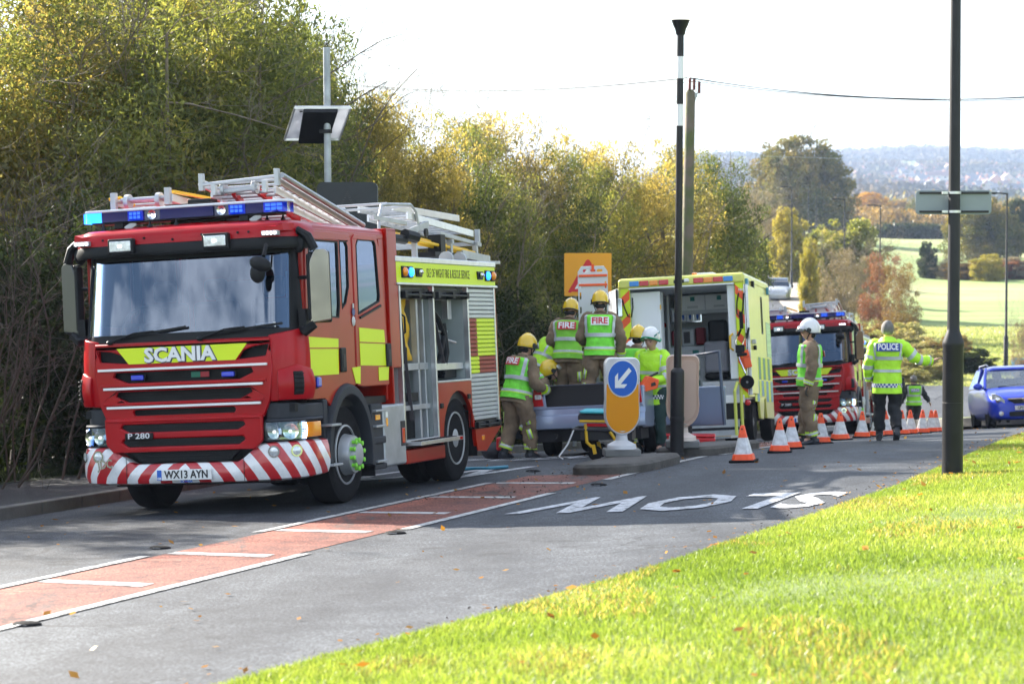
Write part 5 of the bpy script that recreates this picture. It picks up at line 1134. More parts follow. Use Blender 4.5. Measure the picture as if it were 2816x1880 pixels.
    tk.tube([(1.13,3.44,2.02),(1.16,3.52,1.98),(1.16,3.52,1.80),(1.13,3.44,1.76)],.014,6); tk.tube([(1.13,3.44,1.66),(1.16,3.52,1.62),(1.16,3.52,1.44)],.014,6); tk.bar((1.14,3.36,1.4),(1.14,3.42,.75),.05,.01); tk.box(.9,1.15,3.18,3.9,1.0,1.1); tk.build('hanging_tools',P,bevel=.006)
    for k,(y,z) in enumerate(((3.3,1.83),(3.3,1.7),(3.32,2.06))): MB().mat(alum).tube([(1.12,3.2,z),(1.13,3.36,z)],.018,8).build('tool_shaft',P)
    # contents of the second locker
    e=MB().mat(blackp); e.box(.35,1.05,4.36,4.75,1.24,1.5); e.box(.7,1.1,5.0,5.45,1.24,1.34); e.tube([(1.1,4.5,1.35),(1.14,4.72,1.45),(1.14,4.92,1.75),(1.12,4.80,1.95),(1.1,4.55,2.1)],.035,8); e.tube([(1.12,4.86,1.3),(1.14,4.98,1.55),(1.12,4.95,1.9)],.045,8); e.box(1.0,1.08,4.40,4.62,1.62,2.0); e.build('pump_gear',P,bevel=.008)
    hr=MB().mat(m_rhose)
    for rr in (.32,.27,.22): 
        hr.tube([(1.0,4.50+rr*math.cos(R(a)),2.2-.0+rr*1.4*math.sin(R(a))) for a in range(-95,10,15)],.02,7)
    hr.build('hose_reel',P)
    al=MB().mat(alum); al.box(.6,1.17,4.33,5.52,1.34,1.42); al.box(.98,1.1,4.62,5.0,1.86,1.91); al.box(1.0,1.12,4.34,4.60,1.66,1.69); al.tube([(1.1,4.72,1.80),(1.13,5.05,1.80)],.02,8); al.tube([(1.1,5.12,1.70),(1.14,5.34,1.66)],.018,8); al.box(1.02,1.1,5.22,5.36,1.95,2.2); al.build('bracket_shelf',P,bevel=.004)
    MB().mat(m_lock).box(.8,.82,4.95,5.5,1.22,2.3).build('slide_panel',P)
    sp=MB().mat(mat('strap_grey',(.08,.07,.075),.8)); sp.bar((1.16,4.50,1.98),(1.16,4.80,1.42),.05,.008); sp.bar((1.17,3.34,1.98),(1.17,3.60,.78),.05,.008); sp.build('strap',P)
    # ---- roof gear: triple ladder, short ladder, roof ladders
    def ladder(name,p0,p1,wd,xoff,n,rail=(.028,.085),m_=alum,rungm=dalum,lab=None,up=(0,0,1)):
        b=MB().mat(m_); p0=Vector(p0);p1=Vector(p1)
        for s_ in (-1,1):
            o_=Vector((s_*wd/2,0,0)); b.bar(p0+o_,p1+o_,rail[0],rail[1],up)
        lo=b.build(name,P,bevel=.004)
        r0=None
        for k in range(n):
            c=p0+(p1-p0)*(k+.4)/n
            if r0 is None: r0=MB().mat(rungm).tube([(-wd/2,0,0),(wd/2,0,0)],.016,8).build('rung',lo); o_=r0
            else: o_=r0.copy(); COL.objects.link(o_); o_.parent=lo
            o_.location=c
        return lo
    for i,(dx,dz_,w_) in enumerate(((0,0,.84),(0,-.11,.72),(0,-.22,.60))):
        ladder('ladder_section',(.42+dx,.68+.10*i,3.44+dz_),(.42,3.1,2.98+dz_*.3+.0*i),w_,0,14)
    lp=MB().mat(dalum); lp.tube([(.90,.70,3.47),(.90,3.0,3.03)],.032,8); lp.tube([(-.03,.66,3.42),(.85,.66,3.46)],.02,8)
    for x in (0,.14,.72,.86): lp.mat(dalum).box(x-.025,x+.025,.64,.70,3.30 if x not in(0,.86) else 3.36,3.42 if x not in(0,.86) else 3.54)
    lp.mat(dalum)
    for x in (.22,.58): lp.lathe((x-.02,.74,3.37),(1,0,0),[(0,.075),(.04,.075)],16)
    lp.mat(red); lp.bar((.30,.8,3.33),(.20,1.6,3.08),.04,.07); lp.bar((.54,.8,3.36),(.66,1.7,3.05),.04,.07); lp.mat(dalum).tube([(.2,.72,3.34),(.62,.72,3.36)],.03,8); lp.build('ladder_head',P,bevel=.004)
    ladder('short_ladder',(-.84,.95,3.33),(-.70,3.2,3.10),.70,0,10)
    lq=MB().mat(dalum); lq.box(-1.19,-1.13,.9,.96,3.24,3.42); lq.box(-.55,-.49,.9,.96,3.26,3.44); lq.mat(yellowp); lq.tube([(-1.25,1.0,3.36),(-1.12,1.0,3.37),(-1.0,1.1,3.28)],.02,6); lq.bar((-.5,1.0,3.40),(-.3,1.7,3.33),.05,.03); lq.mat(dalum)
    for x in (-1.03,-.66): lq.lathe((x-.02,1.0,3.32),(1,0,0),[(0,.08),(.05,.08)],16)
    lq.tube([(-1.1,.98,3.34),(-.55,.98,3.34)],.022,8); lq.build('ladder_head',P)
    # rear roof rack, hoop and stacked ladders over the body
    ladder('roof_ladder',(.62,4.55,3.20),(.62,7.0,3.06),.50,0,9); ladder('roof_ladder',(.30,5.0,3.34),(.45,7.05,3.27),.44,0,8)
    rk=MB().mat(dalum)
    for x in (.90,.05): rk.tube([(x,3.5,2.95),(x,3.52,3.14),(x,3.62,3.28),(x,3.80,3.30),(x,4.60,3.33),(x,4.78,3.25),(x,4.86,3.05),(x,4.86,2.95)],.02,8)
    for y in (3.8,4.6): rk.tube([(.05,y,3.31),(.90,y,3.31)],.016,8)
    for y in (3.45,4.6,5.9,6.9): rk.box(-.9,.98,y-.03,y+.03,2.90,2.95); rk.box(.90,.96,y-.03,y+.03,2.64,2.95)
    rk.bar((.9,3.3,3.13),(.9,4.4,3.10),.05,.05); rk.bar((.92,6.3,2.78),(.92,7.4,2.73),.09,.10); rk.bar((.92,6.85,2.68),(.92,7.8,2.70),.10,.04); rk.bar((.9,5.6,3.02),(.9,7.2,2.92),.04,.05); rk.box(.86,.92,7.1,7.16,2.93,3.12); rk.bar((.9,4.5,3.0),(.9,5.2,3.12),.03,.08)
    rk.build('roof_rack',P,bevel=.004)
    rp_=MB().mat(yellowp)
    for dz_,dx in ((0,0),(.04,.02),(.08,-.03),(.02,.07)): rp_.tube([(.86+dx,4.2,2.90+dz_),(.86+dx,6.85,2.80+dz_*.6)],.02,6)
    rp_.build('yellow_poles',P)
    bb=MB().mat(blackp); bb.tube([(.9,3.5,2.92),(.92,4.3,2.90)],.055,8); bb.box(.8,.97,5.45,5.62,2.72,3.0); bb.box(.7,.98,5.2,5.9,2.72,2.78); bb.lathe((.98,4.85,3.0),(1,0,0),[(0,.05),(.03,.05)],12); bb.tube([(.94,4.25,2.96),(.99,4.5,2.93)],.07,8); bb.build('strapped_gear',P)
    st_=MB().mat(dalum)
    for y in (5.05,5.55): st_.lathe((1.16,y,2.68),(0,1,0),[(0,.09),(.06,.09)],14)
    st_.build('roof_roller',P)
E0=placeframe(-3.318,24.71,17.6)
engine=thing('fire_engine','large red fire engine with open side lockers parked nearest, filling the left half','fire engine',E0,'fire engines')
build_engine(engine)
# ---- second engine further down the road
E1=placeframe(7.62,62.3,13.5)
engine2=dup(engine,E1,'smaller red fire engine parked behind the ambulance, further down the road')
for o in list(engine2.children):
    if o.name.startswith('number_plate'):
        for c in list(o.children):
            if c.name.startswith('lettering'): bpy.data.objects.remove(c)
    if o.name.startswith('dealer_badge'):
        for c in list(o.children): bpy.data.objects.remove(c)
        bpy.data.objects.remove(o)
# ---------------------------------------------------------------- ambulance (x right, y forwards, z up; rear doors at y = 0)
m_amb=mat('ambulance_yellow',(.66,.66,.13),.35,0,.4,var=.05)
m_orange=mat('orange_film',(.85,.10,.015),.45); m_bgreen=mat('film_green',(.03,.22,.13),.4); m_bblue=mat('film_blue',(.06,.26,.42),.35)
m_teal=mat('teal_label',(.0,.20,.18),.6); m_iw=mat('interior_white',(.78,.80,.82),.55); m_ig=mat('interior_grey',(.55,.58,.60),.6)
A0=placeframe(3.07,42.0,12.5); amb=thing('ambulance','yellow box ambulance with its rear doors open showing the equipped interior','ambulance',A0)
W=1.11; ax=lambda u:-1.11+(u-105)/1155*2.22
b=MB().mat(m_amb); b.box(-W,W,.0,3.75,2.80,2.965); b.build('roof',amb,bevel=.05,seg=3)
b=MB().mat(m_amb)
b.plate([(.0,.80),(1.45,.80),(1.60,.42),(2.05,.40),(2.20,.75),(2.45,.80),(2.6,.42),(3.75,.40),(3.75,2.82),(.0,2.82)],[[(2.32,1.98),(2.52,1.98),(2.52,2.62),(2.32,2.62)]],(W,0,0),(0,1,0),(0,0,1),.05); 
b.box(-W,-W+.05,0,3.75,.6,2.82); b.box(-W,W,3.70,3.75,.5,2.9); b.build('side_wall',amb,bevel=.01)
MB().mat(m_side).box(W-.03,W-.012,2.3,2.54,1.96,2.64).build('side_window',amb)
MB().mat(mat('window_rubber',(.03,.03,.03),.6)).plate([(2.30,1.96),(2.54,1.96),(2.54,2.64),(2.30,2.64)],[[(2.34,2.0),(2.50,2.0),(2.50,2.60),(2.34,2.60)]],(W+.006,0,0),(0,1,0),(0,0,1),.008).build('window_frame',amb)
b=MB().mat(m_side).box(W-.0,W+.006,3.0,3.7,1.55,2.2).build('side_window',amb)
fl=MB()
for r_,(z0,z1) in enumerate(((1.12,1.52),(.72,1.10))):
    for k in range(9):
        if r_==1 and k<1: continue
        y0=.45+.36*k
        m_=[hivis,m_bgreen][(k)%2] if r_==0 else [m_bblue,hivis][(k)%2]
        if y0+.35<3.74: fl.mat(m_).box(W+.0015,W+.005,y0,y0+.34,z0 if not(r_==1 and 1.4<y0<2.3) else .82,z1)
fl.build('battenburg_film',amb,smooth=False)
for s_ in (-1,1):
    x0,x1=(-W,ax(208)) if s_<0 else (ax(1168),W); b=MB().mat(hivis); n=7
    b.box(x0,x1,-.0,.08,.78,2.80); pl_=b.build('rear_pillar',amb,bevel=.02)
    o_=MB().mat(m_orange); 
    for k in range(5):
        zc=2.50-.40*k; 
        if s_>0: q=[(x0+.01,zc+.10),(x1-.005,zc-.06),(x1-.005,zc+.10),(x0+.01,zc+.26)]
        else: q=[(x0+.01,zc-.06),(x1-.005,zc+.10),(x1-.005,zc+.26),(x0+.01,zc+.10)]
        o_.plate(q,[],(0,-.003,0),(1,0,0),(0,0,1),.002)
    o_.build('orange_stripe',pl_,smooth=False)
b=MB().mat(m_amb).box(-W,W,-.03,.12,2.78,2.95); top=b.build('rear_header',amb,bevel=.045,seg=3)
MB().mat(alum).box(-.92,.93,-.045,-.02,2.765,2.785).build('gutter',top)
for (a,c,m_) in ((212,300,bluelens),(305,390,redlens),(397,475,amber),(482,572,redlens),(800,890,redlens),(893,975,amber),(980,1068,redlens),(1073,1160,bluelens)):
    MB().mat(m_ if m_ is not bluelens else mat('pale_blue_lens',(.02,.22,.62),.2,0,.5)).box(ax(a),ax(c),-.055,-.03,2.815,2.905).build('light_unit',top,bevel=.02,seg=3)
MB().mat(m_letter).box(ax(620),ax(715),-.045,-.03,2.83,2.89).build('number_recess',top,bevel=.01); MB().mat(white).box(ax(718),ax(765),-.10,-.03,2.84,2.90).build('camera',top,bevel=.015)
b=MB().mat(white).box(ax(810),ax(970),.3,.7,2.965,3.01).build('roof_vent',amb,bevel=.02); MB().mat(amber).lathe((ax(785),.4,2.965),(0,0,1),[(0,.05),(.05,.05),(.06,.03),(.06,0)],14).build('amber_beacon',amb)
b=MB().mat(m_iw); b.box(-W+.05,W-.05,.02,3.7,.76,.84); b.build('floor',amb,bevel=.01)
b=MB().mat(m_ig); b.box(-W+.05,W-.05,.1,3.7,2.765,2.80); b.box(-W+.05,-W+.07,.1,3.7,.84,2.78); b.box(W-.07,W-.051,.1,3.7,.84,2.78); b.box(-W+.05,W-.05,3.0,3.04,.84,2.78); b.build('lining',amb)
b=MB().mat(m_iw).box(-.93,-.40,.14,.5,.84,2.72).build('cupboard',amb,bevel=.02); MB().mat(yellowp).box(-.405,-.385,.12,.135,2.4,2.48).build('catch',b)
b=MB().mat(m_iw).box(ax(1105)-.02,ax(1165),.06,.12,1.12,2.76).build('inner_post',amb,bevel=.012)
MB().mat(m_ig).box(-.38,.7,2.2,2.9,2.38,2.74).build('overhead_locker',amb,bevel=.02)
for x0,x1,z0,z1 in ((-.34,.10,2.45,2.72),(.12,.62,2.45,2.72)): 
    o=MB().mat(m_iw).box(x0,x1,2.18,2.2,z0,z1).build('locker_door',amb,bevel=.012); MB().mat(m_teal).box((x0+x1)/2-.04,(x0+x1)/2+.04,2.17,2.18,z1-.1,z1-.02).build('label_tag',o); MB().mat(m_ig).box((x0+x1)/2-.1,(x0+x1)/2+.1,2.17,2.18,z0+.04,z0+.08).build('vent',o)
g=MB().mat(chrome).plate([(-.56,2.24),(.02,2.24),(.02,2.52),(-.56,2.52)],[[(-.54,2.26),(-.40,2.26),(-.40,2.50),(-.54,2.50)],[(-.38,2.26),(-.27,2.26),(-.27,2.50),(-.38,2.50)],[(-.25,2.26),(-.14,2.26),(-.14,2.50),(-.25,2.50)],[(-.12,2.26),(0,2.26),(0,2.50),(-.12,2.50)]],(0,2.3,0),(1,0,0),(0,0,1),.02).build('glove_rack',amb)
for x in (-.47,-.325,-.195,-.06): 
    MB().mat(m_iw).box(x-.06,x+.06,2.32,2.38,2.26,2.50).build('glove_box',g); MB().mat(mat('glove_blue',(.03,.10,.42),.6)).ell((x,2.315,2.37),(.025,.01,.09),8,6).build('glove',g)
un=MB().mat(m_iw).box(-.60,.03,2.35,2.95,.84,1.80).build('drawer_unit',amb,bevel=.01)
for k in range(4):
    z=1.04+.185*k; d=MB().mat(m_iw).box(-.57,.01,2.325,2.35,z,z+.17).build('drawer',un,bevel=.008); MB().mat(m_teal).box(-.18,-.06,2.318,2.325,z+.03,z+.13).build('label_tag',d)
MB().mat(m_iw).box(-.62,-.58,2.3,3,.84,2.76).build('partition',amb)
o=text('lettering','OEM',.09,m_eu,amb,face((-.85,.10,1.92),(1,0,0),(0,0,1)),.001,.002)
o=MB().mat(redlens).lathe((-.72,2.5,2.22),(0,-1,0),[(0,.05),(.005,.05),(.005,.038),(0,.038)],16).build('no_smoking_sign',amb)
for x0,x1,z0,z1,m_ in ((-.56,-.40,1.82,2.10,mat('dark_red_bag',(.22,.01,.02),.7)),(-.37,-.13,1.80,2.12,m_ig),(-.11,.06,1.82,2.14,M['dark_red_bag'])):
    o=MB().mat(m_).box(x0,x1,2.3,2.55,z0,z1).build('kit_bag' if m_ is not m_ig else 'monitor',amb,bevel=.035,seg=3)
    if m_ is m_ig: MB().mat(m_letter).box(x0+.04,x1-.08,2.29,2.3,z0+.06,z1-.05).build('screen',o)
MB().mat(mat('bulkhead_window',(.55,.62,.68),.3)).plate(rrect(-.5,.35,1.85,2.18,.08),[],(0,2.98,0),(1,0,0),(0,0,1),.02).build('bulkhead_window',amb)
se=MB().mat(blackp).box(.16,.52,2.0,2.15,1.15,2.25); se.box(.12,.56,1.55,2.1,1.15,1.28); se.mat(mat('grey_blanket',(.30,.30,.34),.9)).box(.14,.56,1.52,1.98,1.28,1.85); se.build('attendant_seat',amb,bevel=.07,seg=3)
MB().mat(m_iw).box(.1,.9,1.4,2.2,.84,1.12).build('seat_base',amb,bevel=.01)
rb=MB().mat(m_letter).box(-.28,-.04,1.6,1.8,.84,1.15); rb.tube([(-.22,1.7,1.15),(-.2,1.7,1.35),(-.12,1.7,1.42),(-.1,1.7,1.2)],.015,6); rb.build('black_holdall',amb,bevel=.03)
yb_=MB().mat(yellowp).box(.14,.36,.8,1.1,.84,.97); yb_.tube([(.40,.9,.84),(.42,.9,1.02),(.55,.9,1.02),(.56,.9,.86)],.025,8); yb_.mat(mat('dark_red_bag',(0,0,0))).box(.17,.33,.78,.80,.87,.93); yb_.build('yellow_case',amb,bevel=.01)
b=MB().mat(white).box(-.95,ax(1215),-.06,.06,.70,.84).build('rear_step',amb,bevel=.015)
b=MB().mat(m_ig).box(-.2,-.08,-.10,-.05,.35,.80); b.box(.12,.24,-.10,-.05,.35,.80); b.build('lift_arm',amb,bevel=.008)
b=MB().mat(dalum); b.box(-.75,.93,-1.35,-.12,.10,.14); b.box(-.75,.93,-.14,-.10,.12,.42); b.mat(blackp).box(-.75,.93,-.15,-.14,.24,.29); rmp=b.build('tail_lift_platform',amb,bevel=.006)
hz=MB().mat(yellowp).box(-.75,.93,-1.36,-1.30,.141,.146); hz.build('yellow_edge',rmp)
b=MB().mat(mat('lift_yellow',(.55,.60,.10),.4)); b.tube([(.90,-.35,.14),(.90,-.35,.9),(.93,-.2,1.05),(.98,-.12,1.02),(.98,-.12,.14)],.028,8); b.build('lift_rail',amb)
MB().mat(yellowp).tube([(.86,.05,1.62),(.82,-.02,1.66),(.82,-.02,1.86),(.86,.05,1.90)],.02,8).build('grab_handle',amb)
MB().mat(redlens).lathe((1.075,.0,.70),(0,-1,0),[(-.02,.05),(.02,.05),(.03,.03),(.03,0)],16).build('tail_lamp',amb)
b=MB().mat(M['chassis_black']).box(-.9,.9,.1,3.6,.38,.72); b.box(-1.0,1.0,.0,.12,.42,.72); b.build('chassis',amb)
for s_ in (-1,1):
    for xo in (1.06,.76):
        w_=MB().mat(rubber).lathe((s_*xo,1.0,.36),(s_,0,0),[(-.22,.2),(-.22,.33),(-.17,.365),(-.04,.365),(0,.33),(-.02,.2)],24).build('wheel',amb)
        if xo>1: MB().mat(dalum).lathe((s_*xo,1.0,.36),(s_,0,0),[(-.03,.215),(-.10,.18),(-.10,.1),(-.02,.08),(-.02,0)],18).build('rim',w_)
    w_=MB().mat(rubber).lathe((s_*.98,4.6,.36),(s_,0,0),[(-.22,.2),(-.22,.33),(-.17,.365),(-.04,.365),(0,.33),(-.02,.2)],24).build('wheel',amb)
cb=MB().mat(m_amb).loft([[Vector((x*w_,y,z)) for x,z in ((-1,.45),(-1,zb),(-.85,zt),(.85,zt),(1,zb),(1,.45))] for y,w_,zb,zt in ((3.76,1.0,1.4,2.35),(4.5,.99,1.35,2.25),(5.0,.97,1.2,1.45),(5.6,.9,1.0,1.12))]).build('cab',amb,bevel=.05,seg=3)
MB().mat(glassd).box(.96,1.0,3.95,4.6,1.4,2.0).build('window',cb)
# doors: left swung out, right folded back along the side
dl=MB().mat(m_iw); a_=Vector((-W-.02,.02,0)); e_=Vector((-W-.34,.95,0)); dl.bar(a_+Vector((0,0,1.82)),e_+Vector((0,0,1.82)),.06,1.95); dlo=dl.build('rear_door',amb,bevel=.02,label='left rear door swung open away from the body')
MB().mat(m_letter).bar(a_+Vector((-.01,-.04,.86)),a_+Vector((-.01,-.04,2.78)),.05,.03).build('door_seal',dlo); MB().mat(chrome).box(-W-.02,-W+.06,-.05,-.02,2.30,2.62).build('lock_plate',dlo,bevel=.01)
dr=MB().mat(m_amb).box(W+.012,W+.05,.04,1.0,.85,2.74); dro=dr.build('rear_door',amb,bevel=.012,label='right rear door folded back flat against the side')
de=MB().mat(alum).box(W-.02,W+.055,-.005,.038,.83,2.75); de.mat(m_letter).box(W+.0,W+.012,-.012,-.005,.83,2.75); de.build('door_edge',dro,bevel=.006)
MB().mat(dalum).box(W+.05,W+.11,.30,.48,1.72,1.80).build('door_lock',dro,bevel=.01); MB().mat(blackp).box(W+.05,W+.10,.5,.6,1.62,1.70).build('handle',dro,bevel=.01)
for sx in (ax(222),ax(1205)): 
    MB().mat(blackp).tube([(sx,-.02,2.6),(sx-.03 if sx>0 else sx,-.06,2.45),(sx-.04*(1 if sx>0 else -1),-.08,2.25),(sx+.02,-.08,2.15),(sx+.06,-.05,2.3),(sx+.09,-.03,2.6)] if sx>0 else [(sx+.02,-.02,2.62),(sx+.03,-.06,2.45),(sx,-.08,2.28),(sx-.06,-.08,2.3),(sx-.12,-.05,2.45),(sx-.16,-.03,2.6)],.014,6).build('door_strap',amb)
MB().mat(blackp).box(ax(1200),ax(1235),-.012,-.0,1.98,2.28).build('rear_reflector',amb,bevel=.01)
for y in (.12,.95,3.3): MB().mat(blackp if y<1 and y>.5 else m_bblue).box(W,W+.05,y,y+.14,2.72,2.86).build('side_light',amb,bevel=.015)
text('lettering','NHS',.06,white,amb,face((1.06,-.006,2.66),(1,0,0),(0,0,1)),.001,.001)
# folded carry chair hung at the rear corner: a thing of its own
cc=thing('carry_chair','folded carry chair with small wheel and orange straps hung at the ambulance corner','carry chair',A0@Matrix.Translation((1.0,-.10,.95)))
b=MB().mat(chrome); b.tube([(-.02,-.02,.95),(-.08,-.03,.8),(-.02,-.03,.5),(.10,-.02,.18)],.014,6); b.tube([(.12,-.02,.95),(.02,-.03,.7),(.14,-.02,.45),(.06,-.03,.15)],.014,6); b.build('frame',cc)
b=MB().mat(blackp); b.tube([(-.03,-.03,.9),(.03,-.03,1.02)],.022,8); b.tube([(.12,-.03,.85),(.17,-.03,1.04)],.022,8); b.cbox((0,-.03,.68),(.16,.06,.14)); b.cbox((.03,-.04,.58),(.18,.05,.06)); b.build('clamp',cc,bevel=.012)
b=MB().mat(rubber).lathe((.10,-.05,.10),(0,-1,0),[(-.02,.08),(-.02,.12),(.02,.12),(.02,.08)],20); w_=b.build('wheel',cc); MB().mat(dalum).lathe((.10,-.05,.10),(0,-1,0),[(0,.085),(.012,.03),(.02,.02),(.02,0)],10).build('rim',w_)
b=MB().mat(m_orange); b.bar((.08,-.04,.65),(.14,-.04,.35),.12,.03,(0,1,0)); b.bar((.02,-.05,.52),(.16,-.05,.56),.05,.02); b.build('strap',cc,bevel=.01)

# ---------------------------------------------------------------- generic car from stations
def carbody(st,n=7):
    """st: (y, half width low, half width belt, z low, z belt, z top)"""
    secs=[]
    for y,wl,wb,zl,zb,zt in st:
        L_=[(0,zl),(wl*.8,zl),(wl,zl+.07),(wb*1.01,zl+(zb-zl)*.5),(wb,zb),(wb*.93,zt-.02 if zt-zb>.05 else zt),(wb*.6,zt+.01),(0,zt+.02)]
        s_=[Vector((x,y,z)) for x,z in L_]+[Vector((-x,y,z)) for x,z in L_[-2:0:-1]]
        secs.append(s_)
    return secs
m_bcar=mat('blue_car_paint',(.008,.040,.52),.28,.1,.35); 
C0=placeframe(13.0,61.0,3,2.6,.8); car=thing('car','blue people carrier waiting at the right edge of the picture','car',C0)
st=[(.0,.50,.52,.24,.50,.58),(.05,.70,.72,.20,.62,.70),(.18,.80,.82,.19,.72,.80),(.45,.84,.86,.19,.82,.90),(.95,.85,.88,.2,.93,1.03),(1.15,.85,.89,.2,.95,1.06),(3.9,.85,.89,.2,.98,1.08),(4.2,.82,.86,.25,.98,1.06),(4.35,.75,.8,.3,.9,.95)]
MB().mat(m_bcar).loft(carbody(st)).build('body',car,sub=2)
gh=[(1.0,.80,1.03),(1.35,.76,1.26),(1.75,.66,1.52),(2.2,.64,1.59),(3.6,.64,1.57),(4.15,.72,1.2),(4.25,.76,1.03)]
def ghs(k0,k1,f=1.0): return [[Vector((-w_*1.06*f if z<1.4 else -w_*f,y,1.0)),Vector((-w_*f,y,z*f if 0 else z)),Vector((w_*f,y,z)),Vector((w_*1.06*f if z<1.4 else w_*f,y,1.0))] for y,w_,z in gh[k0:k1]]
wsb=MB().mat(winglass('car_windscreen',(.32,.36,.38),base=.04)); wsb.loft([[Vector((x*w_*(1-.0),y-.03*math.cos(x*1.5),z)) for x in (-1,-.6,-.2,.2,.6,1)] for y,w_,z in gh[0:3]],close=False); wsb.build('windscreen',car)
rb_=MB().mat(m_bcar); 
rb_.loft([[Vector((x*w_*1.04,y-.03*math.cos(x*1.5)*(y<1.9),z+(.02 if abs(x)<.9 else -.02))) for x in (-1,-.7,-.2,.2,.7,1)] for y,w_,z in [(1.70,.665,1.505),(1.85,.655,1.55),(2.2,.64,1.60),(3.6,.64,1.58),(3.75,.66,1.5)]],close=False)
rb_.build('roof',car,solid=.03)
for s_ in (-1,1):
    MB().mat(m_bcar).tube([(s_*.84,.98,1.0),(s_*.785,1.35,1.27),(s_*.685,1.74,1.53)],.04,6).build('pillar',car); MB().mat(m_bcar).tube([(s_*.69,2.4,1.57),(s_*.85,2.4,1.04)],.035,6).build('pillar',car)
    MB().mat(m_side).add([(s_*.86,1.25,1.05),(s_*.86,3.9,1.07),(s_*.68,3.6,1.54),(s_*.675,1.85,1.52)],[(0,1,2,3) if s_>0 else (3,2,1,0)]).build('side_window',car,smooth=False)
    o=MB().mat(m_bcar).ell((s_*1.0,1.15,1.08),(.12,.06,.085),12,8).build('door_mirror',car); MB().mat(blackp).bar((s_*.86,1.18,1.04),(s_*.95,1.16,1.05),.05,.04).build('mirror_stalk',o)
    MB().mat(dalum).tube([(s_*.60,1.95,1.62),(s_*.62,2.1,1.66),(s_*.62,3.4,1.65),(s_*.60,3.55,1.60)],.018,6).build('roof_bar',car)
    hl=MB().mat(lens).loft([[Vector((s_*x,y,z0)),Vector((s_*x,y,z1)),Vector((s_*x,y+.05,z1+.01)),Vector((s_*x,y+.05,z0))] for x,y,z0,z1 in ((.50,.025,.60,.70),(.60,.06,.585,.80),(.70,.10,.60,.86),(.80,.20,.66,.86))]); hlo=hl.build('headlamp',car); MB().mat(chrome).ell((s_*.66,.06,.70),(.07,.05,.07),10,8).build('reflector',hlo)
    MB().mat(lens).lathe((s_*.60,.01,.36),(0,-1,0),[(-.03,.06),(.01,.06),(.02,.0)],14).build('fog_lamp',car)
    for y in (.82,3.45):
        w_=MB().mat(rubber).lathe((s_*.86,y,.31),(s_,0,0),[(-.2,.2),(-.2,.30),(-.16,.315),(-.03,.315),(0,.29),(-.01,.2)],24).build('wheel',car); MB().mat(dalum).lathe((s_*.855,y,.31),(s_,0,0),[(-.02,.21),(-.05,.17),(-.02,.04),(-.02,0)],14).build('rim',w_)
gr=MB().mat(blackp); gr.plate([(-.26,.60),(.26,.60),(.42,.71),(-.42,.71)],[],(0,.005,0),(1,0,0),(0,0,1),.06); gro=gr.build('grille',car,bevel=.01); MB().mat(chrome).bar((-.43,-.0,.725),(.43,-.0,.725),.02,.03).build('grille_trim',gro,bevel=.004)
em=MB().mat(chrome); 
for rx,rz in ((.062,.04),(.028,.038)): em.tube([(rx*math.cos(R(a)),-.035,.70+rz*math.sin(R(a))) for a in range(0,361,24)],.007,5,caps=False)
em.tube([(.04*math.cos(R(a)),-.035,.715+.015*math.sin(R(a))) for a in range(0,361,24)],.006,5,caps=False); em.build('front_emblem',car)
MB().mat(blackp).plate(rrect(-.40,.40,.28,.40,.03),[],(0,-.012,0),(1,0,0),(0,0,1),.05).build('lower_grille',car)
po=MB().mat(m_plate).box(-.26,.26,-.05,-.03,.435,.545).build('number_plate',car,bevel=.004); text('lettering','GP03 PDZ',.105,m_letter,po,face((0,-.052,.49),(1,0,0),(0,0,1)),.001,.002,.85)
it=MB().mat(blackp); it.box(-.7,.7,1.15,1.4,.9,1.06); 
for x in (-.36,.36): it.box(x-.23,x+.23,2.2,2.35,.8,1.30); it.box(x-.1,x+.1,2.22,2.32,1.30,1.45)
it.box(-.6,.6,3.0,3.15,.8,1.3); it.build('interior',car,bevel=.05)
MB().mat(blackp).bar((-.5,1.02,1.06),(.2,1.10,1.10),.02,.02).build('wiper',car)

# ---------------------------------------------------------------- silver crashed car: roof cut away, boot open (x right, y forwards)
m_sil=mat('silver_blue_paint',(.26,.31,.43),.30,.35,.5,var=.05)
K0=placeframe(1.12,35.3,15,2.6,.8); cr=thing('car','crashed silver hatchback, boot open and roof cut off, firefighters standing in it','car',K0)
b=MB().mat(m_sil)
def rsec(y,w_,z0,z1): return [Vector((x,y,z)) for x,z in ((-w_*.9,z0),(-w_,z0+.1),(-w_,z1-.1),(-w_*.95,z1),(w_*.95,z1),(w_,z1-.1),(w_,z0+.1),(w_*.9,z0))]
b.loft([[Vector((x,y+.11*abs(x/.86)**5,z)) for y,z in ((.045,.70),(-.01,.695),(-.02,.615),(-.055,.60),(-.075,.50),(-.062,.415),(.04,.40))][::-1] for x in [-.86+1.72*k/24 for k in range(25)]][::-1]); b.build('rear_bumper',cr,smooth=True,sharp=28)
b=MB().mat(m_sil); b.plate([(-.84,.70),(.84,.70),(.80,1.05),(-.80,1.05)],[[(-.62,.735),(.62,.735),(.655,1.04),(-.655,1.04)]],(0,.05,0),(1,0,0),(0,0,1),.06); b.build('rear_panel',cr,bevel=.02)
MB().mat(m_letter).box(-.74,.74,.2,.22,.5,1.045).build('boot_lining',cr); MB().mat(m_letter).box(-.74,.74,.06,1.1,.60,.64).build('boot_floor',cr)
b=MB().mat(m_letter); b.box(-.76,-.70,.1,1.2,.6,1.04); b.box(.70,.76,.1,1.2,.6,1.04); b.build('boot_side',cr)
MB().mat(m_sil).bar((-.12,-.015,.655),(.12,-.015,.655),.02,.03).build('boot_handle',cr,bevel=.012)
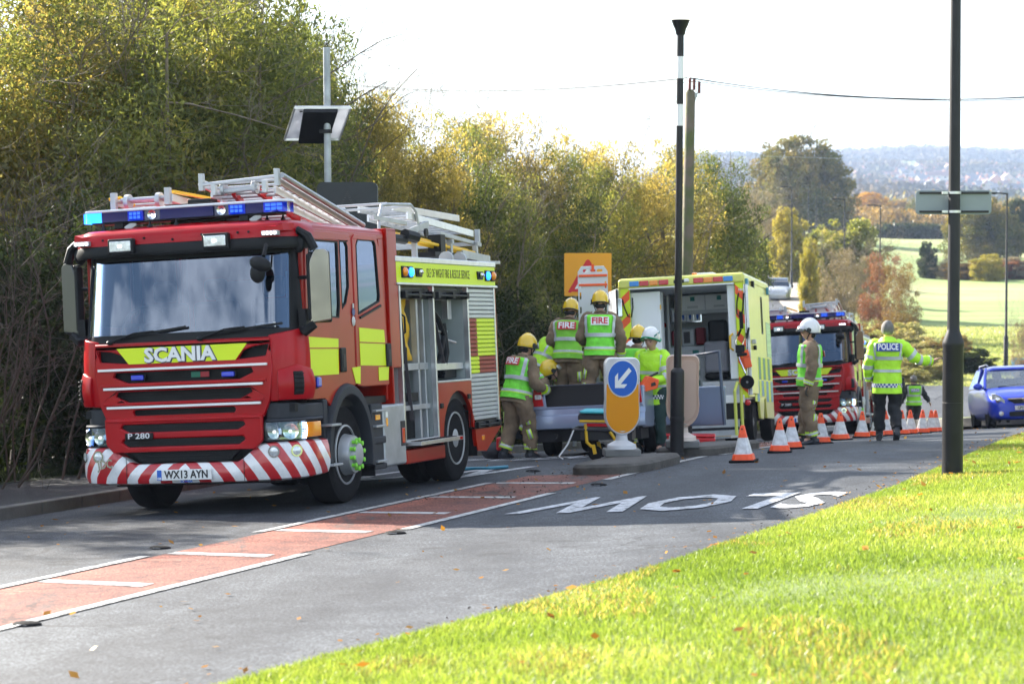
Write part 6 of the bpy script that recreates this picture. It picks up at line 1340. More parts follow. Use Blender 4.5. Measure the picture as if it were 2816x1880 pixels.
for s_ in (-1,1):
    b=MB().mat(m_sil); b.box(*sorted((s_*.80,s_*.855)),.08,4.0,.38,1.0); b.build('body_side',cr,bevel=.04,seg=3)
    b=MB().mat(mat('tail_red',(.48,.015,.02),.15,0,.8)); b.plate([(-.83,.745),(-.655,.745),(-.695,1.06),(-.80,1.06)] if s_<0 else [(.655,.745),(.83,.745),(.80,1.06),(.695,1.06)],[],(0,.04,0),(1,0,0),(0,0,1),.06); tl=b.build('tail_lamp',cr,bevel=.015); MB().mat(lens).box(*sorted((s_*.68,s_*.78)),-.0+.015,.03,.85,.92).build('reversing_lens',tl,bevel=.01)
    for y in (.95,3.4):
        w_=MB().mat(rubber).lathe((s_*.86,y,.30),(s_,0,0),[(-.18,.2),(-.18,.28),(-.15,.30),(-.03,.30),(0,.28),(-.01,.2)],22).build('wheel',cr); MB().mat(dalum).lathe((s_*.855,y,.30),(s_,0,0),[(-.02,.2),(-.05,.16),(-.02,.04),(-.02,0)],12).build('rim',w_)
b=MB().mat(m_sil); b.loft([rsec(y,w_,.35,z1)[::-1] for y,w_,z1 in ((2.9,.85,.98),(3.4,.84,.92),(3.9,.78,.8),(4.1,.6,.6))]); b.build('bonnet',cr,smooth=True,sharp=50)
b=MB().mat(M['chassis_black']); b.box(-.78,.78,.1,3.8,.22,.42); b.tube([(-.5,.0,.30),(-.5,.4,.30)],.035,8); b.build('underbody',cr)
b=MB().mat(m_seat); 
for x in (-.38,.38): b.box(x-.24,x+.24,1.9,2.05,.5,1.1); b.box(x-.24,x+.24,2.0,2.5,.45,.6)
b.build('seat',cr,bevel=.05)
dm=MB().mat(m_sil); d0=Vector((.86,2.25,0)); d1=Vector((1.72,1.72,0)); dd=(d1-d0)
dm.plate([(0,.35),(dd.length,.35),(dd.length+.02,.95),(0,.95)],[],d0,dd.normalized(),(0,0,1),.08); do_=dm.build('door',cr,bevel=.03,label='front side door swung wide open')
fr_=MB().mat(mat('dark_blue_trim',(.06,.08,.13),.4)); q=dd.normalized(); fr_.tube([d0+Vector((0,0,.95)),d0+q*.22+Vector((0,0,1.30)),d0+q*.45+Vector((0,0,1.43)),d0+q*.98+Vector((0,0,1.47)),d0+q*1.0+Vector((0,0,.95))],.026,8); fr_.tube([d0+q*1.0+Vector((0,-.01,.95)),d0+q*1.03+Vector((0,-.01,.35))],.03,6); fr_.build('window_frame',do_)
# distant silver car on the far road
F0=placeframe(at_px(1783,170),170,8,2.6,.8); fc=thing('car','small silver car far away on the winding road beyond the ambulance','car',F0)
b=MB().mat(mat('silver_paint',(.45,.47,.5),.3,.5,.5)); b.loft(carbody(st)); b.build('body',fc,smooth=True,sharp=45)
b=MB().mat(glassd); b.loft([[Vector((-w_*1.05,y,1.0)),Vector((-w_,y,z)),Vector((w_,y,z)),Vector((w_*1.05,y,1.0))] for y,w_,z in gh]); b.build('window',fc)
for s_ in (-1,1): MB().mat(lens).ell((s_*.68,.1,.72),(.12,.08,.08),8,6).build('headlamp',fc); MB().mat(blackp).ell((s_*1.0,1.15,1.05),(.1,.06,.08),8,6).build('door_mirror',fc)
# ---------------------------------------------------------------- street furniture
m_blackpaint=mat('black_gloss_paint',(.012,.012,.014),.42,0,.08,spec=.3,var=.25,vscale=3); m_galv=mat('galvanised_steel',(.34,.37,.40),.45,.55,var=.2,vscale=6); m_signback=mat('sign_back_grey',(.26,.30,.32),.55,.2,var=.08)
m_bollw=translu('bollard_white',(.78,.79,.82),.3); m_bollo=translu('bollard_orange',(.92,.40,.0),.35); m_bollb=mat('bollard_blue',(.0,.10,.50),.4)
m_peach=leafmat('peach_plastic',[(.62,.50,.42),(.68,.55,.46)],.55) if 0 else translu('peach_plastic',(.74,.56,.45),.35)
def base(x,y,rz=0,dz=0): return TR(x,y,h(x,y)+dz,rz)
def px(u,d): return at_px(u,d),d
# islands
m_isl=mat('island_concrete',(.075,.07,.062),.9,var=.35,vscale=5,bump=.5,bscale=25); m_isltop=mat('island_top',(.10,.095,.088),.9,var=.3,vscale=9,bump=.5,bscale=40)
def island(s0,s1,a0,a1,lab,nm):
    b=MB().mat(m_isl); out=[];n=28
    for i in range(n):
        t=2*math.pi*i/n; c_,s_=math.cos(t),math.sin(t); q=.42
        out.append(((s0+s1)/2+(s1-s0)/2*math.copysign(abs(c_)**q,c_),(a0+a1)/2+(a1-a0)/2*math.copysign(abs(s_)**.6,s_)))
    def ring(k,dz): 
        cs,ca=(s0+s1)/2,(a0+a1)/2; r_=[]
        for s_,a_ in out: r_.append(Vector(onsa(cs+(s_-cs)*(1-k/((s1-s0)/2)),ca+(a_-ca)*(1-k/((a1-a0)/2)),dz)))
        return r_
    b.loft([ring(0,-.1),ring(0,.09),ring(.035,.125),ring(.16,.13)][::1],caps=False)
    r_=ring(.16,.128); b.mat(m_isltop).add(r_,[tuple(range(n))]); b.f[-1]=b.f[-1]
    o=b.build(nm); tag(o,lab,'traffic island','kerbed traffic islands'); return o
i1=island(5.35,8.0,2.42,3.36,'nearest low kerbed island carrying the orange bollard','traffic_island'); i2=island(9.5,12.6,2.40,3.46,'second low kerbed island carrying the banded post and the peach bollard','traffic_island')
# internally lit bollards
def bollard(x,y,rz,front,lab):
    r_=thing('bollard',lab,'bollard',base(x,y,rz,.128),'bollards on the traffic islands')
    b=MB().mat(mat('bollard_base',(.16,.16,.155),.8,var=.2)); b.cbox((0,0,.05),(.58,.40,.10)); b.build('base_block',r_,bevel=.02)
    b=MB().mat(m_bollw if front else mat('peach_base',(.58,.50,.44),.6,var=.2)); b.lathe((0,0,.10),(0,0,1),[(0,.24),(.05,.23),(.08,.17),(.11,.10),(.18,.09),(.24,.13),(.26,0)],20)
    for k in range(6): a=2*math.pi*k/6; b.lathe((.20*math.cos(a),.17*math.sin(a),.13),(0,0,1),[(0,.03),(.03,.028),(.035,0)],8)
    b.build('pedestal',r_,smooth=True)
    # shell: tall shield outline, rounded foot
    def outl(k=0): 
        w_=.285-k; zt=1.30-k; zb=.30+k; pts=arc((w_-.07-k*.0,zt-.09),.09,0,math.pi/2,5)+arc((-w_+.07,zt-.09),.09,math.pi/2,math.pi,5)
        pts=[(w_-.012,.75)]+arc((w_-.10,zt-.10),.10,R(8),R(90),5)+arc((-w_+.10,zt-.10),.10,R(90),R(172),5)+[(-w_+.012,.75),(-w_-.0,.62)]+arc((0,.30+.27),w_,R(180),R(360),14)[1:-1]+[(w_,.62)]
        return pts
    mm_=m_bollw if front else m_peach
    secs=[]
    for y_,k in ((-.10,.035),(-.115,.012),(-.08,0),(.08,0),(.115,.012),(.10,.035)): secs.append([Vector((p[0]*(1-k*3),y_,.8+(p[1]-.8)*(1-k*1.6))) for p in outl()])
    b=MB().mat(mm_).loft(secs); sh=b.build('shell',r_,smooth=True,sharp=50)
    if front:
        b=MB().mat(m_bollo).plate([(-.262,.60)]+arc((0,.575),.262,R(180),R(360),18)+[(.262,.60),(.255,.955)]+arc((0,1.03),.25,R(-18),R(-162),12)+[(-.255,.955)],[],(0,-.118,0),(1,0,0),(0,0,1),.004); b.build('orange_panel',sh,smooth=False)
        b=MB().mat(white).lathe((0,-.112,1.03),(0,-1,0),[(0,.245),(.010,.245),(.012,.24),(.012,0)],36); b.build('sign_rim',sh,smooth=False)
        b=MB().mat(m_bollb).lathe((0,-.124,1.03),(0,-1,0),[(0,.232),(.003,.232),(.003,0)],36); b.build('sign_disc',sh,smooth=False)
        M2=face((0,-.1285,1.03),(1,0,0),(0,0,1)); arr=[(-.15,-.0)]
        a=R(225); d=(math.cos(a),math.sin(a)); n_=(-d[1],d[0]); P_=lambda t,w_: (d[0]*t+n_[0]*w_,d[1]*t+n_[1]*w_)
        arr=[P_(-.165,-.03),P_(.04,-.03),P_(-.0,-.075) if 0 else P_(.035,-.10),P_(.165,.0),P_(.035,.10),P_(.04,.03),P_(-.165,.03)]
        # barbed arrow head as on the sign
        arr=[P_(-.17,-.030),P_(.075,-.030),P_(-.0,-.105),P_(.07,-.105) ,P_(.175,.0),P_(.07,.105),P_(-.0,.105),P_(.075,.030),P_(-.17,.030)]
        b=MB().mat(white).plate(arr,[],(0,-.129,1.03),(1,0,0),(0,0,1),.002); b.build('arrow',sh,smooth=False)
    else:
        b=MB().mat(m_peach).plate([(p[0]*.8,.8+(p[1]-.8)*.86) for p in outl()],[],(0,-.118,0),(1,0,0),(0,0,1),.006); b.build('panel',sh,bevel=.004)
    r_.matrix_world=r_.matrix_world@Matrix.Diagonal((.80,.86,.97,1))
    return r_
bx,by=px(1426,30.9); bollard(bx,by,R(4),True,'white bollard with blue arrow disc and orange lower face on the nearest island')
bx,by=px(1566,33.0); bollard(bx,by,R(-4),False,'plain peach bollard without a sign behind the banded post')
# banded beacon post
def lathe_post(nm,x,y,segs,m_,lab,cat,dz=0,n=20,group=None):
    r_=thing(nm,lab,cat,base(x,y,0,dz),group); return r_
x,y=px(1553,32.6); bp=thing('beacon_post','tall black post with two white bands and a globe on top, on the second island','beacon',base(x,y,0,.05))
bp.matrix_world=bp.matrix_world@Matrix.Rotation(R(.35),4,'Y')@Matrix.Diagonal((1,1,.998,1))
b=MB().mat(m_blackpaint).lathe((0,0,0),(0,0,1),[(0,.10),(.015,.10),(.02,.093),(.45,.093),(.455,.098),(.50,.098),(.505,.093),(1.10,.093),(1.13,.09),(1.17,.052),(4.43,.046),(4.431,0)],24); b.build('lower_post',bp,smooth=True,sharp=40)
for z0,z1,m_ in ((4.43,4.72,white),(4.72,5.065,m_blackpaint),(5.065,5.36,white),(5.36,5.66,m_blackpaint)): MB().mat(m_).lathe((0,0,z0),(0,0,1),[(0,.0475),(z1-z0,.0455)],24).build('band',bp)
MB().mat(m_blackpaint).lathe((0,0,5.645),(0,0,1),[(0,.055),(.01,.06),(.08,.075),(.13,.10),(.20,.125),(.205,.10),(.205,0)],22).build('cup',bp); MB().mat(translu('globe_plastic',(.88,.87,.86),.7)).ell((0,0,6.0),(.20,.20,.20),26,18).build('globe',bp)
# foreground lamp column with the back of a sign
x,y=px(2187,24.7); fp=thing('lamp_column','thick black lamp column in the foreground grass with a grey sign back strapped to it','street lamp',base(x,y,R(-6),.03)@Matrix.Diagonal((.96,.96,.915,1)))
b=MB().mat(m_blackpaint).lathe((0,0,-.3),(0,0,1),[(0,.112),(.3,.112),(1.78,.110),(1.80,.115),(1.84,.115),(1.96,.070),(2.0,.066),(6.5,.052),(6.5,0)],32); b.build('column',fp,smooth=True,sharp=30)
MB().mat(m_letter).tube([(.113*math.cos(R(t)),.113*math.sin(R(t)),.86) for t in range(0,361,15)],.003,4,caps=False).build('door_seam',fp)
b=MB().mat(m_signback).plate(rrect(-.40,.40,2.96,3.23,.04),[],(0,.11,0),(1,0,0),(0,0,1),.006); sg=b.build('sign_plate',fp,bevel=.003)
for z in (2.99,3.20): MB().mat(m_letter).box(-.36,.37,.092,.104,z-.012,z+.012).build('rail',sg); MB().mat(alum).lathe((0,0,z-.014),(0,0,1),[(0,.0735),(.028,.0735)],20,).build('clip_band',sg); MB().mat(alum).box(-.13,-.07,-.05,.02,z-.014,z+.014).build('clip',sg)
# solar post with vehicle activated sign
x,y=px(757,33.2); sp_=thing('solar_sign_post','grey steel post behind the engine with a solar panel and a black electronic sign','road sign',base(x,y,0,-.06))
b=MB().mat(m_galv).cyl((0,0,-.1),(-.04,0,5.87),.048,.048,18); b.build('post',sp_)
pb=MB().mat(translu('solar_backsheet',(.66,.68,.72),.5)); T_=Matrix.Translation((-.20,.10,4.84))@Euler((R(-38),0,R(-2))).to_matrix().to_4x4()
sh_=Matrix(((1,-.32,0,0),(0,1,0,0),(0,0,1,0),(0,0,0,1)))
P3=[T_@sh_@Vector(v) for v in ((-.36,-.33,0),(.40,-.33,0),(.40,.33,0),(-.36,.33,0))]; nz_=(P3[1]-P3[0]).cross(P3[3]-P3[0]).normalized()*.03
pb.add(P3+[p+nz_ for p in P3],[(3,2,1,0),(4,5,6,7),(0,1,5,4),(1,2,6,5),(2,3,7,6),(3,0,4,7)]); po_=pb.build('solar_panel',sp_,smooth=False)
fm=MB().mat(alum); 
for i in range(4): fm.bar(P3[i]-nz_*.3,P3[(i+1)%4]-nz_*.3,.02,.03)
fm.build('panel_frame',po_)
bb_=MB().mat(blackp); q=[P3[0].lerp(P3[1],t) for t in (.16,.78)]; r_=[P3[3].lerp(P3[2],t) for t in (.26,.80)]; bq=[q[0],q[1],r_[1],r_[0]]; nn=-nz_*3; bb_.add([p+nn*.1 for p in bq]+[p+nn for p in bq],[(0,1,2,3),(7,6,5,4),(4,5,1,0),(5,6,2,1),(6,7,3,2),(7,4,0,3)]); bb_.build('mounting_box',po_,bevel=.01); MB().mat(m_letter).cbox(P3[0].lerp(P3[2],.18)+nn*.3+Vector((-.02,0,.06)),(.04,.04,.05)).build('junction_box',po_)
for z in (4.70,4.98): MB().mat(blackp).lathe((-.033,0,z),(0,0,1),[(0,.066),(.05,.066)],16).box(-.14,.02,-.07,-.02,z,z+.05).build('clamp',sp_)
b=MB().mat(mat('sign_black',(.012,.018,.020),.5)).plate(rrect(-.17,.66,3.2,4.03,.08,5),[],(0,-.12,0),(1,0,0),(0,0,1),.12); vs_=b.build('electronic_sign',sp_,bevel=.01)
dd=MB().mat(mat('led_dot',(.05,.05,.05),.4))
tri=[(.245-.27,3.36),(.245,3.90),(.245+.27,3.36)]
for k in range(3):
    a_,c_=tri[k],tri[(k+1)%3]
    for off in (0,.035):
        for i in range(20):
            t=i/20; xx=a_[0]+(c_[0]-a_[0])*t; zz=a_[1]+(c_[1]-a_[1])*t; cx,cz=.245,3.54; xx=cx+(xx-cx)*(1-off*3); zz=cz+(zz-cz)*(1-off*3); dd.box(xx-.005,xx+.005,-.126,-.121,zz-.005,zz+.005)
dd.f=dd.f; o=dd.build('led_dots',vs_,smooth=False); o['kind']='stuff'
# orange warning sign
x,y=px(1348,44.5); ws_=thing('warning_sign','orange square sign with a red bordered warning triangle standing behind the rescuers','road sign',base(x,y,R(2),.05))
MB().mat(m_galv).cyl((-.24,.05,0),(-.24,.05,3.4),.035,.035,12).build('post',ws_); MB().mat(m_galv).cyl((.2,.05,0),(.2,.05,3.4),.035,.035,12).build('post',ws_)
b=MB().mat(mat('sign_orange',(.80,.34,.01),.45)).plate(rrect(-.435,.435,2.77,3.56,.02),[],(0,0,0),(1,0,0),(0,0,1),.012); so_=b.build('panel',ws_,bevel=.003)
def rtri(s,cz,r_): 
    pts=[];c=[(-s,cz-s*.60),(s,cz-s*.60),(0,cz+s*1.0)]
    for i,(x_,z_) in enumerate(c): a0=[R(150+60),R(270),R(30)][i]; pts+=arc((x_*(1-r_/s),cz+(z_-cz)*(1-r_/s)),r_*.6,a0,a0+R(120),4)
    return pts
MB().mat(mat('sign_red',(.62,.015,.02),.45)).plate(rtri(.40,3.07,.07),[],(0,-.005,0),(1,0,0),(0,0,1),.003).build('red_triangle',so_,smooth=False)
MB().mat(white).plate(rtri(.25,3.05,.02),[],(0,-.009,0),(1,0,0),(0,0,1),.003).build('white_triangle',so_,smooth=False)
MB().mat(m_letter).plate([(-.02,3.0),(.12,3.0),(.02,3.17),(-.06,3.13)],[],(0,-.013,0),(1,0,0),(0,0,1),.003).build('symbol',so_,smooth=False)
# telegraph pole with insulators and wires
TD=54; x,y=px(1569,TD); tp=thing('utility_pole','mossy wooden power pole with rust red insulators on top','utility pole',base(x,y,0,-.1)); zz=lambda v,d: -(v-560)/5546*d
ztop=zz(208,TD)-h(x,y)+.1
b=MB().mat(mat('mossy_timber',(.10,.12,.045),.9,var=.35,vscale=2.5,bump=.6,bscale=8,col2=(.16,.13,.10))).lathe((0,0,0),(0,0,1),[(0,.15),(ztop-.06,.11),(ztop-.0,.07),(ztop,0)],18); b.build('pole',tp,smooth=True,sharp=40); tp.matrix_world=tp.matrix_world@Matrix.Rotation(R(.9),4,'Y')
m_ins=mat('insulator_red',(.22,.035,.02),.3,0,.4)
insp=[(-.02,-.04,ztop+.0),(.08,.0,ztop+.0),(.19,-.05,ztop-.08)]
for (ix,iy,iz) in insp: 
    b=MB().mat(m_ins); pr_=[]
    for k in range(8): pr_+=[(k*.032,.028),(k*.032+.01,.062),(k*.032+.018,.03)]
    b.lathe((ix,iy,iz),(0,0,1),pr_+[(.27,.02),(.27,0)],14).build('insulator',tp,smooth=False)
MB().mat(dalum).box(.06,.16,-.05,.02,ztop-.16,ztop-.06).bar((.12,0,ztop-.14),(.04,0,ztop-.5),.03,.04).build('bracket',tp)
wr_=mat('wire_dark',(.05,.06,.07),.6); wo=Vector((x,y,h(x,y)-.1))
for i,(ix,iy,iz) in enumerate(insp):
    P0=wo+Vector((ix+.05,iy,iz+.27)); 
    L_end=Vector((at_px([820,830,835][i],70),70,zz([196,199,201][i],70))); R_end=Vector((at_px([2420,2420,2420][i],52),52,zz([222,226,219][i],52)))
    for e_,nm,lab in ((L_end,'power_line','power line to the left of the pole'),(R_end,'power_line','power line to the right of the pole')):
        pts=[P0.lerp(e_,t)-Vector((0,0,.9*t*(1-t))) for t in [k/14 for k in range(15)]]
        o=MB().mat(wr_).tube(pts,.009,5).build(nm); tag(o,('thin dark '+lab+', '+['uppermost','middle','lowest'][i]+' of three'),'power line','wires on the pole')
for i,(vL,vR) in enumerate(((228,250),(262,300),(338,372))):
    pts=[Vector((at_px(-300,260),260,zz(vL-40,260))).lerp(Vector((at_px(2700,260),260,zz(vR+15,260))),k/10) for k in range(11)]
    o=MB().mat(mat('wire_pale',(.3,.33,.36),.6)).tube(pts,.018,4).build('power_line'); tag(o,'faint distant overhead line crossing the whole sky, '+['highest','middle','lowest'][i]+' of the pale lines','power line','far overhead lines')
# far lamp posts
lp_=thing('street_lamp','','street lamp',None,'lamp posts along the roads ahead'); 
b=MB().mat(m_blackpaint).lathe((0,0,-.4),(0,0,1),[(-2.6,.11),(1.9,.11),(2.0,.065),(8.4,.045),(8.4,0)],12).build('column',lp_); b=MB().mat(m_blackpaint).bar((.05,0,8.0),(-.62,0,8.05),.08,.07); b.cbox((-.72,0,8.03),(.42,.24,.10)); b.build('lantern',lp_,bevel=.02)
lampspec=[(2308,445,850,'lamp post at the right edge of the picture'),(2018,472,738,'lamp post in front of the rust red bush'),(1936,458,725,'lamp post carrying a small dark sign plate'),(1815,430,668,'lamp post standing at the bend of the far road'),(1871,440,560,'slim lamp post right of the yellow tree, nearer of the two'),(1853,428,545,'slim lamp post right of the yellow tree, further of the two'),(1735,422,570,'lamp post in the brown trees left of the great oak')]
for i,(u,vt,vb,lab) in enumerate(lampspec):
    d=[110,167,166,186,300,345,296][i]; x=at_px(u,d); zt=zz(vt,d)-8.0
    o=lp_ if i==0 else dup(lp_); o.matrix_world=TR(x,d,zt); o['label']='black '+lab
    if i==2: sg_=MB().mat(m_letter).box(-.75,.75,-.14,-.11,3.2,3.85).build('sign_plate',o)
# advert board at the right edge
d=100; x,y=px(2345,d); ab=thing('advert_board','blue advertising board with a red and white roundel at the right edge behind the car','board',base(x,y))
zb=zz(862,d)-h(x,y); b=MB().mat(mat('board_blue',(.03,.38,.62),.5)).box(-.42,.6,0,.05,zb,zb+.75).build('board',ab); b=MB().mat(mat('board_red',(.45,.04,.06),.5)).lathe((.12,-.005,zb+.36),(0,-1,0),[(0,.30),(.01,.30),(.01,0)],24); b.mat(white)
for k in range(9): a=2*math.pi*k/9; b.lathe((.12+.2*math.cos(a),-.016,zb+.36+.2*math.sin(a)),(0,-1,0),[(0,.04),(.004,.04),(.004,0)],10)
b.build('roundel',ab,smooth=False); MB().mat(m_galv).box(-.3,-.25,.05,.1,0,zb+.6).build('post',ab); MB().mat(m_galv).box(.4,.45,.05,.1,0,zb+.6).build('post',ab)
# cones
m_co=mat('cone_orange',(.88,.085,.012),.5,var=.16,vscale=9); m_cs=mat('cone_reflective',(.58,.59,.61),.4,var=.22,vscale=14); 
cn=thing('traffic_cone','','cone',None,'orange traffic cones along the lane')
def csec(w_,z,th=1): return [Vector((w_*math.cos(a),w_*math.sin(a),z)) for a in [R(45+90*k+d_) for k in range(4) for d_ in (-12,12)]]
b=MB().mat(m_co).loft([csec(.165,.03),csec(.145,.10),csec(.135,.105)]); b.loft([csec(.135,.10),csec(.118,.105)]); b.build('foot',cn,smooth=True,sharp=30)
b=MB().mat(m_co).loft([csec(.066,.31),csec(.030,.455),csec(.022,.465)]); tp_=b.build('tip',cn,smooth=True,sharp=30); MB().mat(m_letter).box(-.008,.008,-.052,-.04,.41,.43).build('lamp_hole',tp_)
MB().mat(m_cs).loft([csec(.128,.105),csec(.068,.31)]).build('reflective_sleeve',cn,smooth=True,sharp=30); MB().mat(rubber).box(-.165,.165,-.165,.165,0,.032).build('base_weight',cn,bevel=.01)
cones=[(1707,30.5,'closest cone, in front of the ambulance rear wheel'),(1790,32.8,'cone right of the ambulance lift rail, second from the left'),(1818,34.2,'cone just left of the officer in the white helmet'),(1884,37.0,'cone directly right of the white-helmeted firefighter'),(1929,39.8,'cone in front of the second engine bumper middle'),(1979,42.6,'cone in front of the second engine right headlamp'),(2013,44,'cone just left of the walking police officer\'s boots, half hidden'),(2034,45.0,'cone peeping out behind the walking police officer\'s heel'),(2070,46.0,'cone just left of the far policewoman\'s legs'),(2091,46.6,'cone overlapping the far policewoman\'s legs'),(2118,48.0,'lone cone right of the far policewoman'),(2139,50.6,'cone left of the overlapping far pair by the black column'),(2147,52.0,'rearmost cone, half behind its neighbour by the black column')]
for i,(u,d,lab) in enumerate(cones):
    o=cn if i==0 else dup(cn); x=at_px(u,d); o.matrix_world=TR(x,d,h(x,d)+.004,R((i*37)%30-15))@Matrix.Rotation(R(-2.2+((i*53)%7)*.4),4,'Y'); o['label']='orange and white '+lab if not lab.startswith('orange') else lab
# red toolbox behind the bollard
x,y=px(1578,36.5); tb_=thing('toolbox','red plastic case lying on the road behind the peach bollard','case',base(x,y,R(-5)))
MB().mat(mat('case_red',(.55,.015,.02),.4)).box(-.42,.42,-.15,.15,.0,.20).build('case_body',tb_,bevel=.03,seg=3); MB().mat(M['case_red']).box(-.42,.42,-.15,.15,.205,.24).build('lid',tb_,bevel=.02); MB().mat(blackp).tube([(-.08,-.16,.15),(-.07,-.2,.12),(.07,-.2,.12),(.08,-.16,.15)],.012,6).build('handle',tb_)
# spine board (held upright)
BD=36.6; x,y=px(1363,BD); bz=zz(795,BD)
sb=thing('spinal_board','white rescue board with orange straps held upright above the crashed car','stretcher board',Matrix.Translation((x,y,bz))@Euler((R(3),R(-1.5),R(2))).to_matrix().to_4x4())
BH=1.22; out=[(-.20,0),(.20,0),(.225,.3),(.225,BH-.08),(.17,BH),(-.17,BH),(-.225,BH-.08),(-.225,.3)]
hol=[rrect(-.15,-.06,BH-.09,BH-.045,.018),rrect(-.045,.045,BH-.085,BH-.05,.015),rrect(.06,.15,BH-.09,BH-.045,.018)]
for s_ in (-1,1):
    for z0 in (BH-.34,BH-.50,BH-.72): a_,c_=sorted((s_*.205,s_*.178)); hol.append(rrect(a_,c_,z0,z0+.11,.012))
MB().mat(mat('board_white',(.62,.64,.66),.4)).plate(out,hol,(0,0,0),(1,0,0),(0,0,1),.045).build('board',sb,bevel=.012)
for z0 in (BH-.14,BH-.28): MB().mat(m_orange).bar((-.215,-.012,z0),(.215,-.012,z0),.02,.035).build('strap',sb,bevel=.005)
MB().mat(m_orange).box(-.02,.02,-.02,.0,BH-.08,BH+.03).build('strap',sb)
# ambulance trolley behind the bollard
x,y=px(1385,33.4); ty=thing('stretcher_trolley','yellow and black ambulance trolley with turquoise sheet half hidden by the bollard','stretcher trolley',base(x,y,R(-10)))
b=MB().mat(mat('trolley_black',(.025,.025,.03),.5)); b.box(-.32,.45,-.28,.28,.56,.62); b.tube([(-.40,-.25,.42),(.45,-.25,.42)],.02,8); b.tube([(-.40,.25,.42),(.45,.25,.42)],.02,8); b.box(-.3,.42,-.2,.2,.28,.42); b.tube([(-.40,-.25,.42),(-.40,.25,.42)],.02,8); b.build('frame',ty)
MB().mat(mat('turquoise_sheet',(.05,.42,.48),.6,bump=.5,bscale=14)).box(-.30,.44,-.29,.29,.64,.68).build('sheet',ty,bevel=.025,seg=3,disp=.015,dscale=9); MB().mat(m_letter).box(-.32,.42,-.27,.27,.60,.645).build('mattress',ty,bevel=.03)
b=MB().mat(yellowp); b.tube([(-.30,-.27,.54),(.4,-.27,.54)],.02,8); b.tube([(-.22,-.25,.50),(-.20,-.25,.25),(-.10,-.25,.16)],.022,8); b.tube([(.12,-.25,.40),(.25,-.25,.20)],.022,8); b.build('leg_frame',ty); MB().mat(redlens).box(-.2,.38,-.27,-.2,.47,.51).build('red_rail',ty)
for xx,yy in ((-.08,-.25),(.28,-.22),(-.08,.25),(.42,.25)):
    w_=MB().mat(rubber).lathe((xx,yy-.02,.10),(0,1,0),[(0,.05),(0,.10),(.04,.10),(.04,.05)],16).build('wheel',ty); MB().mat(yellowp).bar((xx-.03,yy-.03,.22),(xx,yy-.03,.09),.05,.02,(0,1,0)).build('fork',w_,bevel=.006)
MB().mat(white).tube([(-.38,-.26,.42),(-.46,-.28,.22),(-.58,-.3,.05),(-.52,-.32,.02)],.012,5).build('strap',ty)
# hose and bits on the road
x,y=px(1112,31.4); hz_=MB().mat(mat('teal_hose',(.03,.22,.32),.4)); pts=[Vector((x-.30+.06*k,y+.06*math.sin(k*.8),0)) for k in range(11)]; hz_.tube([Vector((p.x,p.y,h(p.x,p.y)+.025)) for p in pts],.02,8); hz_.tube([Vector((p.x,p.y+.08,h(p.x,p.y+.08)+.025)) for p in pts],.02,8); o=hz_.build('hose'); tag(o,'short length of teal hose lying on the road by the engine rear wheel','hose')
x,y=px(1135,36.0); bg_=thing('kit_pile','red and dark kit bag on the road behind the engine rear corner','bag',base(x,y)); MB().mat(mat('dark_kit',(.03,.03,.035),.8)).ell((0,0,.12),(.22,.2,.13),12,8).build('bag_body',bg_,disp=.03); MB().mat(mat('case_red',(0,0,0))).box(.02,.16,-.22,-.1,.14,.34).build('red_pouch',bg_,bevel=.03)
# ---------------------------------------------------------------- people
skinm=mat('skin',(.52,.30,.22),.55,var=.06,vscale=8); m_tan=mat('tunic_brown',(.185,.13,.080),.85,var=.28,vscale=7,bump=1.0,bscale=13); m_vest=mat('vest_green',(.19,.76,.045),.6,var=.24,vscale=8,bump=.9,bscale=11)
m_lime=mat('jacket_lime',(.47,.88,.025),.55,var=.16,vscale=7,bump=.9,bscale=10); m_refl=mat('reflective_tape',(.50,.53,.55),.4,.1,var=.08,vscale=10); m_lt=mat('lime_trim',(.52,.80,.03),.5)
m_boot=mat('boot_black',(.02,.022,.03),.45,bump=.3,bscale=20); m_glove=mat('glove_dark',(.05,.042,.03),.8); m_trous=mat('trouser_black',(.014,.015,.018),.85,var=.2,vscale=5,bump=.4,bscale=12); m_dgreen=mat('trouser_green',(.010,.038,.034),.8,var=.15,vscale=5,bump=.4,bscale=12)
m_helm=mat('helmet_yellow',(.72,.47,.01),.25,0,.7,var=.10,vscale=6); m_helw=mat('helmet_white',(.74,.74,.74),.25,0,.7,var=.04,vscale=6); m_hair=mat('grey_hair',(.17,.16,.155),.9,var=.25,vscale=40,bump=.6,bscale=60); m_navy=mat('navy_badge',(.02,.04,.30),.5); m_rbadge=mat('red_badge',(.55,.02,.03),.5)
m_visor=mat('visor_clear',(.55,.55,.5),.1,.2,.5)
def cm(pts,t):
    """Catmull-Rom through control points"""
    n=len(pts)-1; q=min(max(t,0),.99999)*n; k=int(q); f=q-k; a,b,c,d=[Vector(pts[min(max(i,0),n)]) for i in (k-1,k,k+1,k+2)]
    return .5*((2*b)+(c-a)*f+(2*a-5*b+4*c-d)*f*f+(3*b-a-3*c+d)*f**3)
